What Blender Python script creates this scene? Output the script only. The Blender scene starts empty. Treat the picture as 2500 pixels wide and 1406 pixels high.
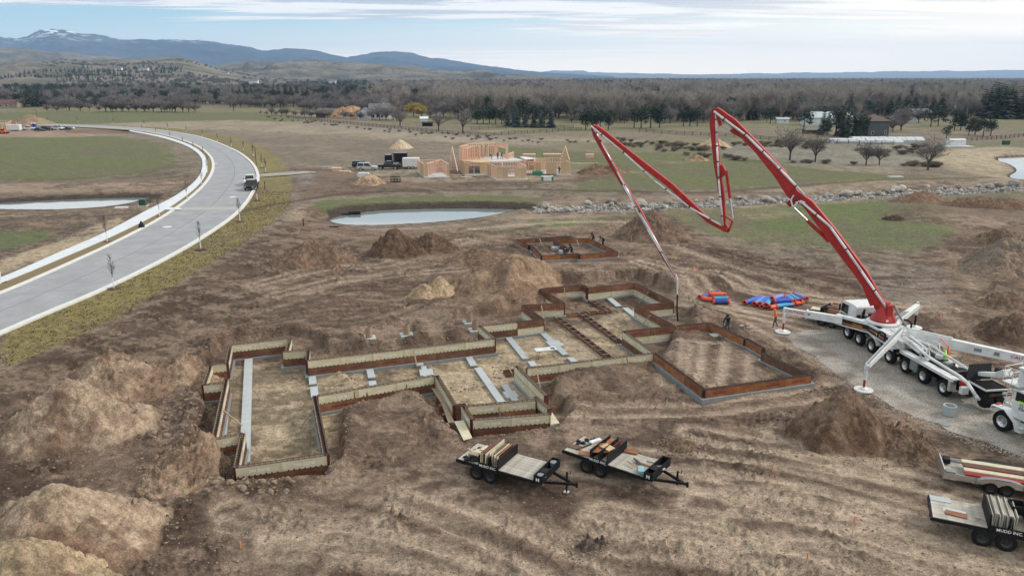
import bpy, bmesh, math, random
import numpy as np
from mathutils import Vector, Matrix

random.seed(7)
SC = bpy.context.scene
COL = SC.collection
# ------------------------------------------------------------------ camera
F, CH, HOR = 1850.0, 22.0, 185.0
PITCH = math.atan((703 - HOR) / F)
cam_d = bpy.data.cameras.new('camera'); cam = bpy.data.objects.new('camera', cam_d); COL.objects.link(cam)
cam_d.sensor_width = 36.0; cam_d.lens = 36.0 * F / 2500.0
cam_d.clip_start = 0.5; cam_d.clip_end = 60000
cam.location = (0, 0, CH); cam.rotation_euler = (math.pi / 2 - PITCH, 0, 0)
SC.camera = cam
# ------------------------------------------------------------------ world
SUN_EL, SUN_AZ = math.radians(36), math.radians(78)      # azimuth clockwise from +Y
world = bpy.data.worlds.new("World"); SC.world = world; world.use_nodes = True
nt = world.node_tree; N = nt.nodes; L = nt.links; N.clear()
out = N.new('ShaderNodeOutputWorld'); bg = N.new('ShaderNodeBackground'); bg.inputs[1].default_value = 0.075
sky = N.new('ShaderNodeTexSky'); sky.sky_type = 'NISHITA'; sky.sun_disc = False
sky.sun_elevation = SUN_EL; sky.sun_rotation = SUN_AZ; sky.air_density = 1.0; sky.dust_density = 1.5; sky.altitude = 800

def nmath(op, a, b=None, c=None, clamp=False):
    n = nt.nodes.new('ShaderNodeMath'); n.operation = op; n.use_clamp = clamp
    for i, v in enumerate((a, b, c)):
        if v is None: continue
        if isinstance(v, (int, float)): n.inputs[i].default_value = v
        else: nt.links.new(v, n.inputs[i])
    return n.outputs[0]
def nmix(fac, a, b):
    n = nt.nodes.new('ShaderNodeMix'); n.data_type = 'RGBA'
    for k, v in ((0, fac), (6, a), (7, b)):
        if isinstance(v, (int, float)): n.inputs[k].default_value = v
        elif isinstance(v, tuple): n.inputs[k].default_value = (*v[:3], 1)
        else: nt.links.new(v, n.inputs[k])
    return n.outputs[2]
def nsmooth(v, lo, hi):
    n = nt.nodes.new('ShaderNodeMapRange'); n.interpolation_type = 'SMOOTHSTEP'
    nt.links.new(v, n.inputs[0]); n.inputs[1].default_value = lo; n.inputs[2].default_value = hi
    return n.outputs[0]
tc = N.new('ShaderNodeTexCoord'); sp = N.new('ShaderNodeSeparateXYZ'); L.new(tc.outputs['Generated'], sp.inputs[0])
X, Y, Z = sp.outputs
zc = nmath('ADD', nmath('MAXIMUM', Z, 0.0), 0.035)
cb = N.new('ShaderNodeCombineXYZ')
L.new(nmath('MULTIPLY', nmath('DIVIDE', X, zc), 0.30), cb.inputs[0]); L.new(nmath('DIVIDE', Y, zc), cb.inputs[1])
def noise(vec, scale, detail=5, rough=.55, dist=0.0):
    n = N.new('ShaderNodeTexNoise'); n.inputs['Scale'].default_value = scale; n.inputs['Detail'].default_value = detail
    n.inputs['Roughness'].default_value = rough; n.inputs['Distortion'].default_value = dist
    L.new(vec, n.inputs['Vector']); return n.outputs[0]
n1 = noise(cb.outputs[0], 0.42, 6, .6, .6)
n2 = noise(cb.outputs[0], 1.3, 5, .6, .3)
# more cover to the right and high up, clearer low on the left
side = nmath('MULTIPLY', X, 0.20)
band = nmath('SUBTRACT', nsmooth(Z, .055, .085), nmath('MULTIPLY', nsmooth(Z, .0, .05), .35))
cov = nmath('ADD', nmath('ADD', nmath('MULTIPLY', n1, .75), nmath('MULTIPLY', n2, .35)), nmath('ADD', side, nmath('MULTIPLY', band, .24)))
mask = nsmooth(cov, .475, .565)
hz = nsmooth(nmath('MULTIPLY', nmath('ADD', Z, nmath('MULTIPLY', X, -0.055)), 1.0), .095, -.01)
n3 = noise(cb.outputs[0], 1.1, 5, .6, .4)
cloudc = nmix(nsmooth(n3, .43, .54), (9.6, 10.4, 11.2), (17.5, 17.2, 16.4))
blue = nmix(nsmooth(Z, .0, .12), (12.4, 15.6, 16.0), (5.6, 11.6, 14.0))
skyc = nmix(.2, blue, sky.outputs[0])
c1 = nmix(mask, skyc, cloudc)
c2 = nmix(nmath('MULTIPLY', hz, .92), c1, (32., 27.2, 20.4))
L.new(c2, bg.inputs[0]); L.new(bg.outputs[0], out.inputs[0])
# ------------------------------------------------------------------ sun
sd = bpy.data.lights.new('sun', 'SUN'); sun = bpy.data.objects.new('sun', sd); COL.objects.link(sun)
sd.energy = 2.8; sd.angle = math.radians(10); sd.color = (1, .955, .89)
sv = Vector((math.sin(SUN_AZ) * math.cos(SUN_EL), math.cos(SUN_AZ) * math.cos(SUN_EL), math.sin(SUN_EL)))
sun.rotation_euler = (-sv).to_track_quat('-Z', 'Y').to_euler(); sun.location = (40, 40, 80)
# ------------------------------------------------------------------ exposure
SC.view_settings.view_transform = 'Standard'; SC.view_settings.look = 'None'
SC.view_settings.exposure = -0.08; SC.view_settings.gamma = 1; SC.view_settings.use_curve_mapping = False
SC.render.engine = 'CYCLES'
SC.cycles.max_bounces = 6; SC.cycles.volume_bounces = 1

# ================================================================== helpers
def ray(px, py):
    dx = (px - 1250) / F; dy = -(py - 703) / F
    return np.array([dx, math.cos(PITCH) + dy * math.sin(PITCH), -math.sin(PITCH) + dy * math.cos(PITCH)])
def G(px, py, z=0.0):
    d = ray(px, py); t = (z - CH) / d[2]
    return np.array([d[0] * t, d[1] * t])
def GP(pts, z=0.0): return np.array([G(x, y, z) for x, y in pts])
_T = np.random.RandomState(3).rand(256, 256)
def vn(x, y, s=0):
    x = x + s * 13.7; y = y + s * 7.3
    xi = np.floor(x).astype(int); yi = np.floor(y).astype(int); fx = x - xi; fy = y - yi
    fx = fx * fx * (3 - 2 * fx); fy = fy * fy * (3 - 2 * fy)
    a = _T[xi & 255, yi & 255]; b = _T[(xi + 1) & 255, yi & 255]; c = _T[xi & 255, (yi + 1) & 255]; d = _T[(xi + 1) & 255, (yi + 1) & 255]
    return (a * (1 - fx) + b * fx) * (1 - fy) + (c * (1 - fx) + d * fx) * fy
def fbm(x, y, o=4, s=0, g=.5):
    r = 0; a = 1; t = 0
    for k in range(o):
        r = r + a * vn(x * 2 ** k, y * 2 ** k, s + k * 3); t += a; a *= g
    return r / t
def sstep(v, lo, hi):
    t = np.clip((v - lo) / (hi - lo), 0, 1); return t * t * (3 - 2 * t)
def seg_dist(x, y, P, closed=False):
    n = len(P); D = np.full(x.shape, 1e18)
    for i in range(n if closed else n - 1):
        a = P[i]; b = P[(i + 1) % n]; ab = b - a; l2 = max(float(ab @ ab), 1e-9)
        t = np.clip(((x - a[0]) * ab[0] + (y - a[1]) * ab[1]) / l2, 0, 1)
        D = np.minimum(D, (x - a[0] - t * ab[0]) ** 2 + (y - a[1] - t * ab[1]) ** 2)
    return np.sqrt(D)
def poly_sd(x, y, P):
    """signed distance, negative inside"""
    inside = np.zeros(x.shape, bool); n = len(P)
    for i in range(n):
        a = P[i]; b = P[(i + 1) % n]
        if a[1] == b[1]: continue
        c = ((a[1] > y) != (b[1] > y)) & (x < (b[0] - a[0]) * (y - a[1]) / (b[1] - a[1]) + a[0])
        inside ^= c
    return np.where(inside, -1, 1) * seg_dist(x, y, P, True)
def catmull(P, m=8):
    P = [np.array(p, float) for p in P]; Q = [2 * P[0] - P[1]] + P + [2 * P[-1] - P[-2]]; R = []
    for i in range(1, len(Q) - 2):
        for k in range(m):
            t = k / m; a, b, c, d = Q[i - 1:i + 3]
            R.append(.5 * (2 * b + (c - a) * t + (2 * a - 5 * b + 4 * c - d) * t * t + (3 * b - a - 3 * c + d) * t ** 3))
    R.append(P[-1]); return np.array(R)
def resample(P, n):
    d = np.r_[0, np.cumsum(np.linalg.norm(np.diff(P, axis=0), axis=1))]; t = np.linspace(0, d[-1], n)
    return np.stack([np.interp(t, d, P[:, 0]), np.interp(t, d, P[:, 1])], 1)

# ---- object helpers
def tag(o, label=None, cat=None, group=None, kind=None):
    if label: o['label'] = label
    if cat: o['category'] = cat
    if group: o['group'] = group
    if kind: o['kind'] = kind
    return o
def empty(name, loc, rz=0, label=None, cat=None, group=None, kind=None):
    o = bpy.data.objects.new(name, None); COL.objects.link(o); o.location = loc; o.rotation_euler = (0, 0, rz)
    o.empty_display_size = .3
    return tag(o, label, cat, group, kind)
def children(o): return [c for c in COL.objects if c.parent == o]
_kids = {}
def link(o, parent=None):
    COL.objects.link(o)
    if parent is not None:
        o.parent = parent; _kids.setdefault(parent.name, []).append(o)
    return o
def copy_tree(o, parent=None):
    c = o.copy(); link(c, parent)
    for ch in _kids.get(o.name, []): copy_tree(ch, c)
    return c
class MB:
    def __init__(s): s.v = []; s.f = []; s.m = []
    def add(s, v, f, mi=0):
        b = len(s.v); s.v += [tuple(map(float, p)) for p in v]; s.f += [tuple(b + i for i in q) for q in f]; s.m += [mi] * len(f); return s
    def box(s, c, d, rz=0, mi=0, M=None):
        x, y, z = d[0] / 2, d[1] / 2, d[2] / 2
        v = [(-x, -y, -z), (x, -y, -z), (x, y, -z), (-x, y, -z), (-x, -y, z), (x, -y, z), (x, y, z), (-x, y, z)]
        R = M if M is not None else Matrix.Rotation(rz, 3, 'Z')
        v = [R @ Vector(p) + Vector(c) for p in v]
        return s.add(v, [(0, 3, 2, 1), (4, 5, 6, 7), (0, 1, 5, 4), (1, 2, 6, 5), (2, 3, 7, 6), (3, 0, 4, 7)], mi)
    def bar(s, a, b, w, h, mi=0, w1=None, h1=None, up=(0, 0, 1)):
        a = Vector(a); b = Vector(b); d = (b - a).normalized(); up = Vector(up)
        if abs(d.dot(up)) > .98: up = Vector((0, 1, 0))
        sx = d.cross(up).normalized(); sz = sx.cross(d).normalized(); w1 = w if w1 is None else w1; h1 = h if h1 is None else h1; v = []
        for p, ww, hh in ((a, w, h), (b, w1, h1)):
            for i, j in ((-1, -1), (1, -1), (1, 1), (-1, 1)): v.append(p + sx * i * ww / 2 + sz * j * hh / 2)
        return s.add(v, [(0, 1, 2, 3), (7, 6, 5, 4), (0, 4, 5, 1), (1, 5, 6, 2), (2, 6, 7, 3), (3, 7, 4, 0)], mi)
    def tube(s, a, b, r0, r1=None, n=10, mi=0, cap=True):
        a = Vector(a); b = Vector(b); d = (b - a).normalized(); r1 = r0 if r1 is None else r1
        u = d.orthogonal().normalized(); w = d.cross(u); v = []
        for p, r in ((a, r0), (b, r1)):
            for k in range(n):
                t = 2 * math.pi * k / n; v.append(p + (u * math.cos(t) + w * math.sin(t)) * r)
        f = [(k, (k + 1) % n, n + (k + 1) % n, n + k) for k in range(n)]
        if cap: f += [tuple(range(n - 1, -1, -1)), tuple(range(n, 2 * n))]
        return s.add(v, f, mi)
    def path(s, pts, r, n=8, mi=0):
        for a, b in zip(pts[:-1], pts[1:]):
            if (Vector(a) - Vector(b)).length > 1e-4: s.tube(a, b, r, r, n, mi)
        return s
    def lathe(s, prof, n=20, mi=0, axis='Z', c=(0, 0, 0)):
        v = []; m = len(prof)
        for k in range(n):
            t = 2 * math.pi * k / n
            for r, z in prof:
                p = (r * math.cos(t), r * math.sin(t), z)
                if axis == 'X': p = (z, p[0], p[1])
                if axis == 'Y': p = (p[0], z, p[1])
                v.append((p[0] + c[0], p[1] + c[1], p[2] + c[2]))
        f = [(k * m + j, k * m + j + 1, ((k + 1) % n) * m + j + 1, ((k + 1) % n) * m + j) for k in range(n) for j in range(m - 1)]
        return s.add(v, f, mi)
    def prism(s, poly, y0, y1, mi=0, plane='XZ'):
        n = len(poly)
        if plane == 'XZ': v = [(x, y0, z) for x, z in poly] + [(x, y1, z) for x, z in poly]
        else: v = [(x, z, y0) for x, z in poly] + [(x, z, y1) for x, z in poly]
        f = [tuple(range(n)), tuple(range(2 * n - 1, n - 1, -1))] + [(i, n + i, n + (i + 1) % n, (i + 1) % n) for i in range(n)]
        return s.add(v, f, mi)
    def mesh(s, name, mats, smooth=False):
        me = bpy.data.meshes.new(name); me.from_pydata(s.v, [], s.f)
        for m in (mats if isinstance(mats, (list, tuple)) else [mats]): me.materials.append(m)
        if any(s.m): me.polygons.foreach_set('material_index', s.m)
        bm = bmesh.new(); bm.from_mesh(me); bmesh.ops.recalc_face_normals(bm, faces=bm.faces); bm.to_mesh(me); bm.free()
        if smooth: me.polygons.foreach_set('use_smooth', [True] * len(me.polygons))
        me.update(); return me
    def build(s, name, mats, parent=None, loc=None, smooth=False, bevel=0):
        o = bpy.data.objects.new(name, s.mesh(name, mats, smooth)); link(o, parent)
        if loc is not None: o.location = loc
        if bevel:
            b = o.modifiers.new('bevel', 'BEVEL'); b.width = bevel; b.segments = 2; b.limit_method = 'ANGLE'
        return o
def inst(o, loc=None, rot=None, parent=None, scale=None):
    c = o.copy(); link(c, parent)
    if loc is not None: c.location = loc
    if rot is not None: c.rotation_euler = rot
    if scale is not None: c.scale = scale
    return c
def np_mesh(name, V, Fq, mat, smooth=True):
    me = bpy.data.meshes.new(name); V = np.asarray(V, np.float32); Fq = np.asarray(Fq, np.int32); k = Fq.shape[1]
    me.vertices.add(len(V)); me.vertices.foreach_set('co', V.ravel())
    me.loops.add(Fq.size); me.loops.foreach_set('vertex_index', Fq.ravel())
    me.polygons.add(len(Fq)); me.polygons.foreach_set('loop_start', np.arange(0, Fq.size, k, dtype=np.int32))
    me.polygons.foreach_set('loop_total', np.full(len(Fq), k, np.int32))
    if smooth: me.polygons.foreach_set('use_smooth', np.ones(len(Fq), bool))
    me.materials.append(mat); me.update(calc_edges=True); return me
def set_col(me, C, name='Col'):
    a = me.color_attributes.new(name, 'FLOAT_COLOR', 'POINT')
    if C.shape[1] == 3: C = np.c_[C, np.ones(len(C))]
    a.data.foreach_set('color', C.astype(np.float32).ravel())

# ---- materials
def mat(name, col, rough=.7, metal=0.0, var=.12, scale=6.0, bump=0.0, bscale=20.0, col2=None, emit=0, spec=None, stretch=None, randobj=0.0):
    m = bpy.data.materials.new(name); m.use_nodes = True; t = m.node_tree; n = t.nodes; l = t.links
    b = n['Principled BSDF']; b.inputs['Roughness'].default_value = rough; b.inputs['Metallic'].default_value = metal
    if spec is not None: b.inputs['Specular IOR Level'].default_value = spec
    co = n.new('ShaderNodeTexCoord'); vec = co.outputs['Object']
    if stretch:
        mp = n.new('ShaderNodeMapping'); mp.inputs['Scale'].default_value = stretch; l.new(vec, mp.inputs[0]); vec = mp.outputs[0]
    nz = n.new('ShaderNodeTexNoise'); nz.inputs['Scale'].default_value = scale; nz.inputs['Detail'].default_value = 6; nz.inputs['Roughness'].default_value = .62
    l.new(vec, nz.inputs['Vector'])
    cr = n.new('ShaderNodeValToRGB'); l.new(nz.outputs[0], cr.inputs[0])
    c2 = col2 if col2 else tuple(min(1, c * (1 + var)) for c in col)
    c1 = col if col2 else tuple(c * (1 - var) for c in col)
    cr.color_ramp.elements[0].position = .34; cr.color_ramp.elements[1].position = .66
    cr.color_ramp.elements[0].color = (*c1, 1); cr.color_ramp.elements[1].color = (*c2, 1)
    o = cr.outputs[0]
    if randobj:
        oi = n.new('ShaderNodeObjectInfo'); hs = n.new('ShaderNodeHueSaturation'); mr = n.new('ShaderNodeMapRange')
        mr.inputs[3].default_value = 1 - randobj; mr.inputs[4].default_value = 1 + randobj
        l.new(oi.outputs['Random'], mr.inputs[0]); l.new(mr.outputs[0], hs.inputs['Value']); l.new(o, hs.inputs['Color']); o = hs.outputs[0]
    l.new(o, b.inputs['Base Color'])
    if bump:
        bz = n.new('ShaderNodeTexNoise'); bz.inputs['Scale'].default_value = bscale; bz.inputs['Detail'].default_value = 5; l.new(vec, bz.inputs['Vector'])
        bp = n.new('ShaderNodeBump'); bp.inputs['Strength'].default_value = bump; bp.inputs['Distance'].default_value = .05
        l.new(bz.outputs[0], bp.inputs['Height']); l.new(bp.outputs[0], b.inputs['Normal'])
    return m
# ================================================================== terrain
PIT_Z = -0.6
def S(p, z=0.0): return GP(p, z)
PITS = [  # polygon (pixels of the photograph put on the ground), floor level, softness
 (S([(540,838),(560,822),(722,806),(786,822),(806,852),(1000,840),(1120,822),(1150,812),(1150,838),(1205,850),(1230,900),(1070,960),(1010,972),(900,990),(840,1004),(838,1050),(842,1120),(815,1150),(790,1180),(560,1196),(534,1180),(530,1110),(478,1100),(492,1000),(460,960),(478,890),(508,870)], -.3), -0.6, .38),
 (S([(1096,772),(1246,748),(1262,722),(1300,700),(1330,688),(1560,672),(1688,735),(1700,790),(1640,812),(1640,868),(1590,895),(1400,918),(1352,935),(1356,975),(1404,1016),(1362,1052),(1230,1072),(1150,1094),(1098,1062),(1040,990),(1010,972),(900,960),(840,900),(1150,838),(1105,800)], -.3), -0.6, .36),
 (S([(868,800),(920,788),(1010,786),(1032,806),(1020,826),(940,838),(880,832)], 0), -0.45, .8),
]
GARAGE_IN = S([(1560,824),(1722,800),(1936,918),(1728,950),(1640,890)], 0)
GAR_TRENCH = S([(1520,815),(1735,786),(1990,912),(1985,925),(1712,985),(1590,890)], 0)
# ponds: water outline, level, bank slope
POND_C = catmull(S([(803,539),(825,529),(880,519),(960,513),(1060,510),(1180,510),(1276,514),(1230,523),(1150,533),(1080,540),(990,546),(900,549),(835,547),(803,539)], -1.0), 5)
POND_L = catmull(S([(-160,502),(0,496),(120,490),(250,485),(340,483),(372,486),(340,492),(290,500),(200,508),(110,511),(0,510),(-160,508),(-160,502)], -.9), 5)
POND_R = catmull(S([(2437,386),(2480,383),(2600,380),(2680,392),(2620,436),(2500,438),(2466,431),(2484,416),(2466,402),(2440,394),(2437,386)], -.8), 5)
PONDS = [(POND_C, -1.0, .42), (POND_L, -.9, .30), (POND_R, -.8, .3)]
MUD = (.062, .048, .038)
FLATS = [(1240,1145,4.5),(1480,1132,4.5),(2400,1262,5.5),(2440,1160,5.0),(2010,765,4.5),(1730,730,3.0),(1880,742,5.5),(1892,799,1.5),(1215,430,24),(950,412,9),(110,318,30),(2450,1030,5)]
# road edges
RD_R = catmull(S([(-260,925),(0,809),(110,762),(250,703),(400,630),(500,572),(575,518),(612,470),(626,428),(606,392),(560,362),(480,333),(380,317),(290,310),(200,306),(100,303),(-100,299)]), 10)
RD_L = catmull(S([(-260,820),(0,718),(100,676),(200,631),(300,584),(400,530),(468,482),(508,442),(523,408),(514,380),(482,356),(430,337),(372,324),(320,317),(240,312),(120,307),(-100,303)]), 10)
SW_U = catmull(S([(-260,775),(0,680),(130,624),(260,567),(360,514),(430,478),(478,441),(494,408),(487,380),(455,357),(400,338),(345,326),(315,321)]), 10)
SW_D = catmull(S([(-260,796),(0,694),(150,632),(270,580),(380,526),(445,486),(492,444),(507,408),(497,378),(462,354),(405,335),(348,324),(318,319)]), 10)
VERGE = np.r_[S([(0,902),(200,820),(400,710),(560,612),(660,545),(700,500),(712,460),(708,425),(690,392),(640,358),(580,335),(500,322),(420,312)]), RD_R[::-1][15:150]]
ROADPOLY = np.r_[RD_R, SW_U[::-1]]
GRAVEL = S([(1925,815),(1985,806),(2050,806),(2140,826),(2250,858),(2330,880),(2430,930),(2560,1000),(2700,1080),(2700,1190),(2500,1116),(2330,1056),(2200,1000),(2080,935),(1990,872),(1945,842)])
ROCKP = S([(1290,507),(1400,500),(1500,492),(1700,488),(1900,480),(2100,467),(2300,458),(2500,446),(2650,436),(2650,456),(2500,464),(2200,480),(1900,494),(1750,500),(1500,514),(1310,518)])
TRACKS = [  # wheel tracks: polyline, width, depth, lightness
 ([(1000,1230),(1180,1290),(1420,1390),(1500,1430)], .5, .03, .5), ([(960,1270),(1120,1330),(1290,1420)], .5, .03, .5),
 ([(1480,1250),(1700,1300),(1950,1385),(2100,1430)], .6, .03, .4), ([(1700,1230),(1900,1250),(2250,1290),(2420,1360)], .6, .03, .35),
 ([(1900,1060),(2100,1130),(2300,1190)], .5, .03, .3), ([(1350,1010),(1700,1000),(1950,968),(2080,940)], .7, .05, .35),
 ([(1560,640),(1680,690),(1800,760),(1920,830),(2060,900),(2110,930)], .7, .05, .45), ([(1520,560),(1700,620),(1900,690),(2050,735)], 1., .05, .25),
 ([(590,515),(700,492),(860,472),(1100,464),(1400,464),(1700,470),(1900,458),(2150,440),(2500,432)], 2.2, .05, .15),
 ([(700,690),(820,640),(960,648),(1160,590),(1330,560),(1500,548)], 1.6, .06, .1), ([(650,760),(800,700),(960,660),(1100,640)], 1., .04, .2),
 ([(560,720),(700,700),(900,730),(1080,770)], .8, .04, .15), ([(1150,560),(1330,545),(1500,540),(1600,560)], 1.2, .04, .35),
 ([(740,1406),(860,1290),(1000,1210),(1100,1180)], .6, .03, .2), ([(500,1300),(640,1400)], .8, .04, .1), ([(1160,1250),(1300,1290),(1600,1330),(1900,1406)], 1.2, .02, .2),
 ([(1950,880),(2030,905),(2100,925)], .5, .08, -.2), ([(1660,850),(1652,900),(1640,930)], .4, .02, .4), ([(1740,850),(1735,900),(1725,935)], .4, .02, .4), ([(1690,845),(1685,900),(1670,950)], .4, .02, .35), ([(1800,840),(1800,900),(1790,940)], .4, .02, .3),
 ([(2330,620),(2420,760),(2560,850)], 1.2, .06, .15), ([(2230,700),(2340,790),(2520,900)], 1., .05, .1),
 ([(1020,455),(1200,446),(1380,440),(1440,420),(1480,405)], 1.2, .05, -.1), ([(870,430),(1000,452),(1100,470)], 1., .04, .1),
]
_rt = random.Random(5)
for k in range(9): y0 = 1075 + 34 * k + _rt.uniform(-14, 14); x0 = 1500 + _rt.uniform(-200, 330); TRACKS.append(([(x0, y0 - 20), (x0 + 260, y0 + 22 + _rt.uniform(-16, 16)), (x0 + 560, y0 + 85 + _rt.uniform(-20, 20)), (x0 + 900, y0 + 190)], .5, .03, _rt.choice([.45, .35, -.3, .5])))
for k in range(6): y0 = 1215 + 30 * k; x0 = 560 + _rt.uniform(0, 260); TRACKS.append(([(x0, y0), (x0 + 240, y0 + 40 + _rt.uniform(-10, 20)), (x0 + 520, y0 + 120), (x0 + 760, y0 + 230)], .5, .03, _rt.choice([.4, .3, -.25])))
for k in range(7): y0 = 610 + 26 * k; x0 = 620 + _rt.uniform(-60, 100); TRACKS.append(([(x0, y0 + 60), (x0 + 160, y0 + 20), (x0 + 330, y0 + _rt.uniform(-10, 20)), (x0 + 520, y0 - 30 + _rt.uniform(-20, 20))], .7, .04, _rt.choice([.3, -.3, .35])))
for k in range(7): y0 = 590 + 24 * k; x0 = 1560 + _rt.uniform(-60, 200); TRACKS.append(([(x0, y0), (x0 + 200, y0 + 50 + _rt.uniform(-10, 10)), (x0 + 420, y0 + 90), (x0 + 640, y0 + 105 + _rt.uniform(-20, 20))], .7, .04, _rt.choice([.3, -.3, .4])))
TRACKS[8] = (TRACKS[8][0], 1.5, .05, -.35)
TRACKS = [(catmull(S(a), 5), b, c, d) for a, b, c, d in TRACKS]
SITE = S([(-900,1500),(-300,980),(0,900),(240,800),(420,700),(600,600),(700,540),(760,500),(900,560),(1200,565),(1480,540),(1600,505),(1750,600),(2000,650),(2200,640),(2350,560),(2500,540),(3300,620),(4200,1500)])

def terrain(x, y, full=True):
    """height of the ground; x, y arrays"""
    x = np.asarray(x, float); y = np.asarray(y, float); r = np.hypot(x, y)
    site = sstep(-poly_sd(x, y, SITE), -3, 3)
    h = (fbm(x * .09, y * .09, 3, 1) - .5) * .5 + (fbm(x * .5, y * .5, 3, 4) - .5) * .22 * (.4 + .6 * site)
    h += (fbm(x * 2.2, y * 2.2, 3, 9) - .5) * .16 * (.3 + .7 * site)
    clod = np.clip(fbm(x * 4.3, y * 4.3, 2, 21) - .56, 0, 1) * 1.1 * np.clip(fbm(x * .35, y * .35, 2, 33) * 2.4 - .8, 0, 1)
    h += clod * site * (r < 130)
    h *= sstep(r, 2500, 800) * .999 + .001
    for P, w, dp, li in TRACKS:
        lo = P.min(0) - 3; hi = P.max(0) + 3
        m = (x > lo[0]) & (x < hi[0]) & (y > lo[1]) & (y < hi[1])
        if m.any():
            d = seg_dist(x[m], y[m], P)
            for off in ((-w * .0), ):
                h[m] -= (2.2 * dp * (np.exp(-((d - .85) / .26) ** 2) - .45 * np.exp(-((d - 1.35) / .2) ** 2)) if w <= .72 else dp * np.exp(-(d / w) ** 2) * 1.5)
    sw = lambda c, rad, hh: hh * np.exp(-(((x - c[0]) / rad[0]) ** 2 + ((y - c[1]) / rad[1]) ** 2))
    h += sw(G(1790, 690), (7, 4), .9) + sw(G(1660, 700), (5, 3), .6) + sw(G(1700, 760), (4, 2.2), .5) + sw(G(940, 1040), (2.4, 2.0), .25) + sw(G(470, 1050), (2.2, 6), .35)
    # pits: fraction of depth by signed distance with ragged edges
    rag = (fbm(x * 1.1, y * 1.1, 3, 15) - .5) * .9
    gi = poly_sd(x, y, GARAGE_IN); gt = poly_sd(x, y, GAR_TRENCH)
    tr = sstep(-gt, -.5, .5) * sstep(gi, -.4, .5)
    h = h * (1 - .6 * tr) - .28 * tr
    h = np.where(gi < 0, h * .6 + .12, h)
    for P, z, so in PITS:
        lo = P.min(0) - 3; hi = P.max(0) + 3
        m = (x > lo[0]) & (x < hi[0]) & (y > lo[1]) & (y < hi[1])
        if not m.any(): continue
        d = poly_sd(x[m], y[m], P) + rag[m] * .6
        k = sstep(-d, -.05, so); hm = h[m]
        rim = .30 * np.exp(-((d - .5) / .6) ** 2)
        h[m] = (hm + rim) * (1 - k) + (z + (hm - .0) * .10) * k
    # ponds
    for P, z, sl in PONDS:
        lo = P.min(0) - 18; hi = P.max(0) + 18
        m = (x > lo[0]) & (x < hi[0]) & (y > lo[1]) & (y < hi[1])
        if not m.any(): continue
        d = poly_sd(x[m], y[m], P); dd = d + (fbm(x[m] * .4, y[m] * .4, 2, 5) - .5) * .8 * np.clip(d, 0, 1)
        near = sstep(P[:, 1].mean() - y[m], -1.0, 3.0); slv = sl * (1 - near) + .095 * near; b = z + np.where(dd > 0, dd * slv, dd * .5); b = np.maximum(b, z - .8)
        t = sstep(b, -.5, .15); h[m] = b * (1 - t) + np.minimum(b, h[m]) * t
        h[m] = np.where(b > .1, np.maximum(h[m], h[m] * 0 + np.minimum(b, .1) * 0 + h[m]), h[m])
    for fx, fy, fr in FLATS:
        c = G(fx, fy); k = sstep(np.hypot(x - c[0], y - c[1]), fr + 2.5, fr * .8); h = h * (1 - .9 * k)
    # road corridor and gravel sheet lie on flattened ground
    rd = poly_sd(x, y, ROADPOLY); k = sstep(-rd, -1.4, -.1); h = h * (1 - k) - .06 * k
    vd = poly_sd(x, y, VERGE); k = sstep(-vd, -2.5, 1.5); h = h * (1 - .6 * k) - .12 * k
    k = sstep(-rd, -1.0, -.1); h = h * (1 - k) - .06 * k
    gd = poly_sd(x, y, GRAVEL); k = sstep(-gd, -1.2, .1); h = h * (1 - k) - .03 * k
    rk = poly_sd(x, y, ROCKP); k = sstep(-rk, -1.5, .6); h = h * (1 - k) - .5 * k
    return h
def th(x, y): return float(terrain(np.array([x]), np.array([y]))[0])
def GT(px, py):
    """where the photograph's pixel meets the ground"""
    z = 0.0
    for _ in range(5):
        p = G(px, py, z); z = th(p[0], p[1])
    return Vector((p[0], p[1], z))
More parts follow.
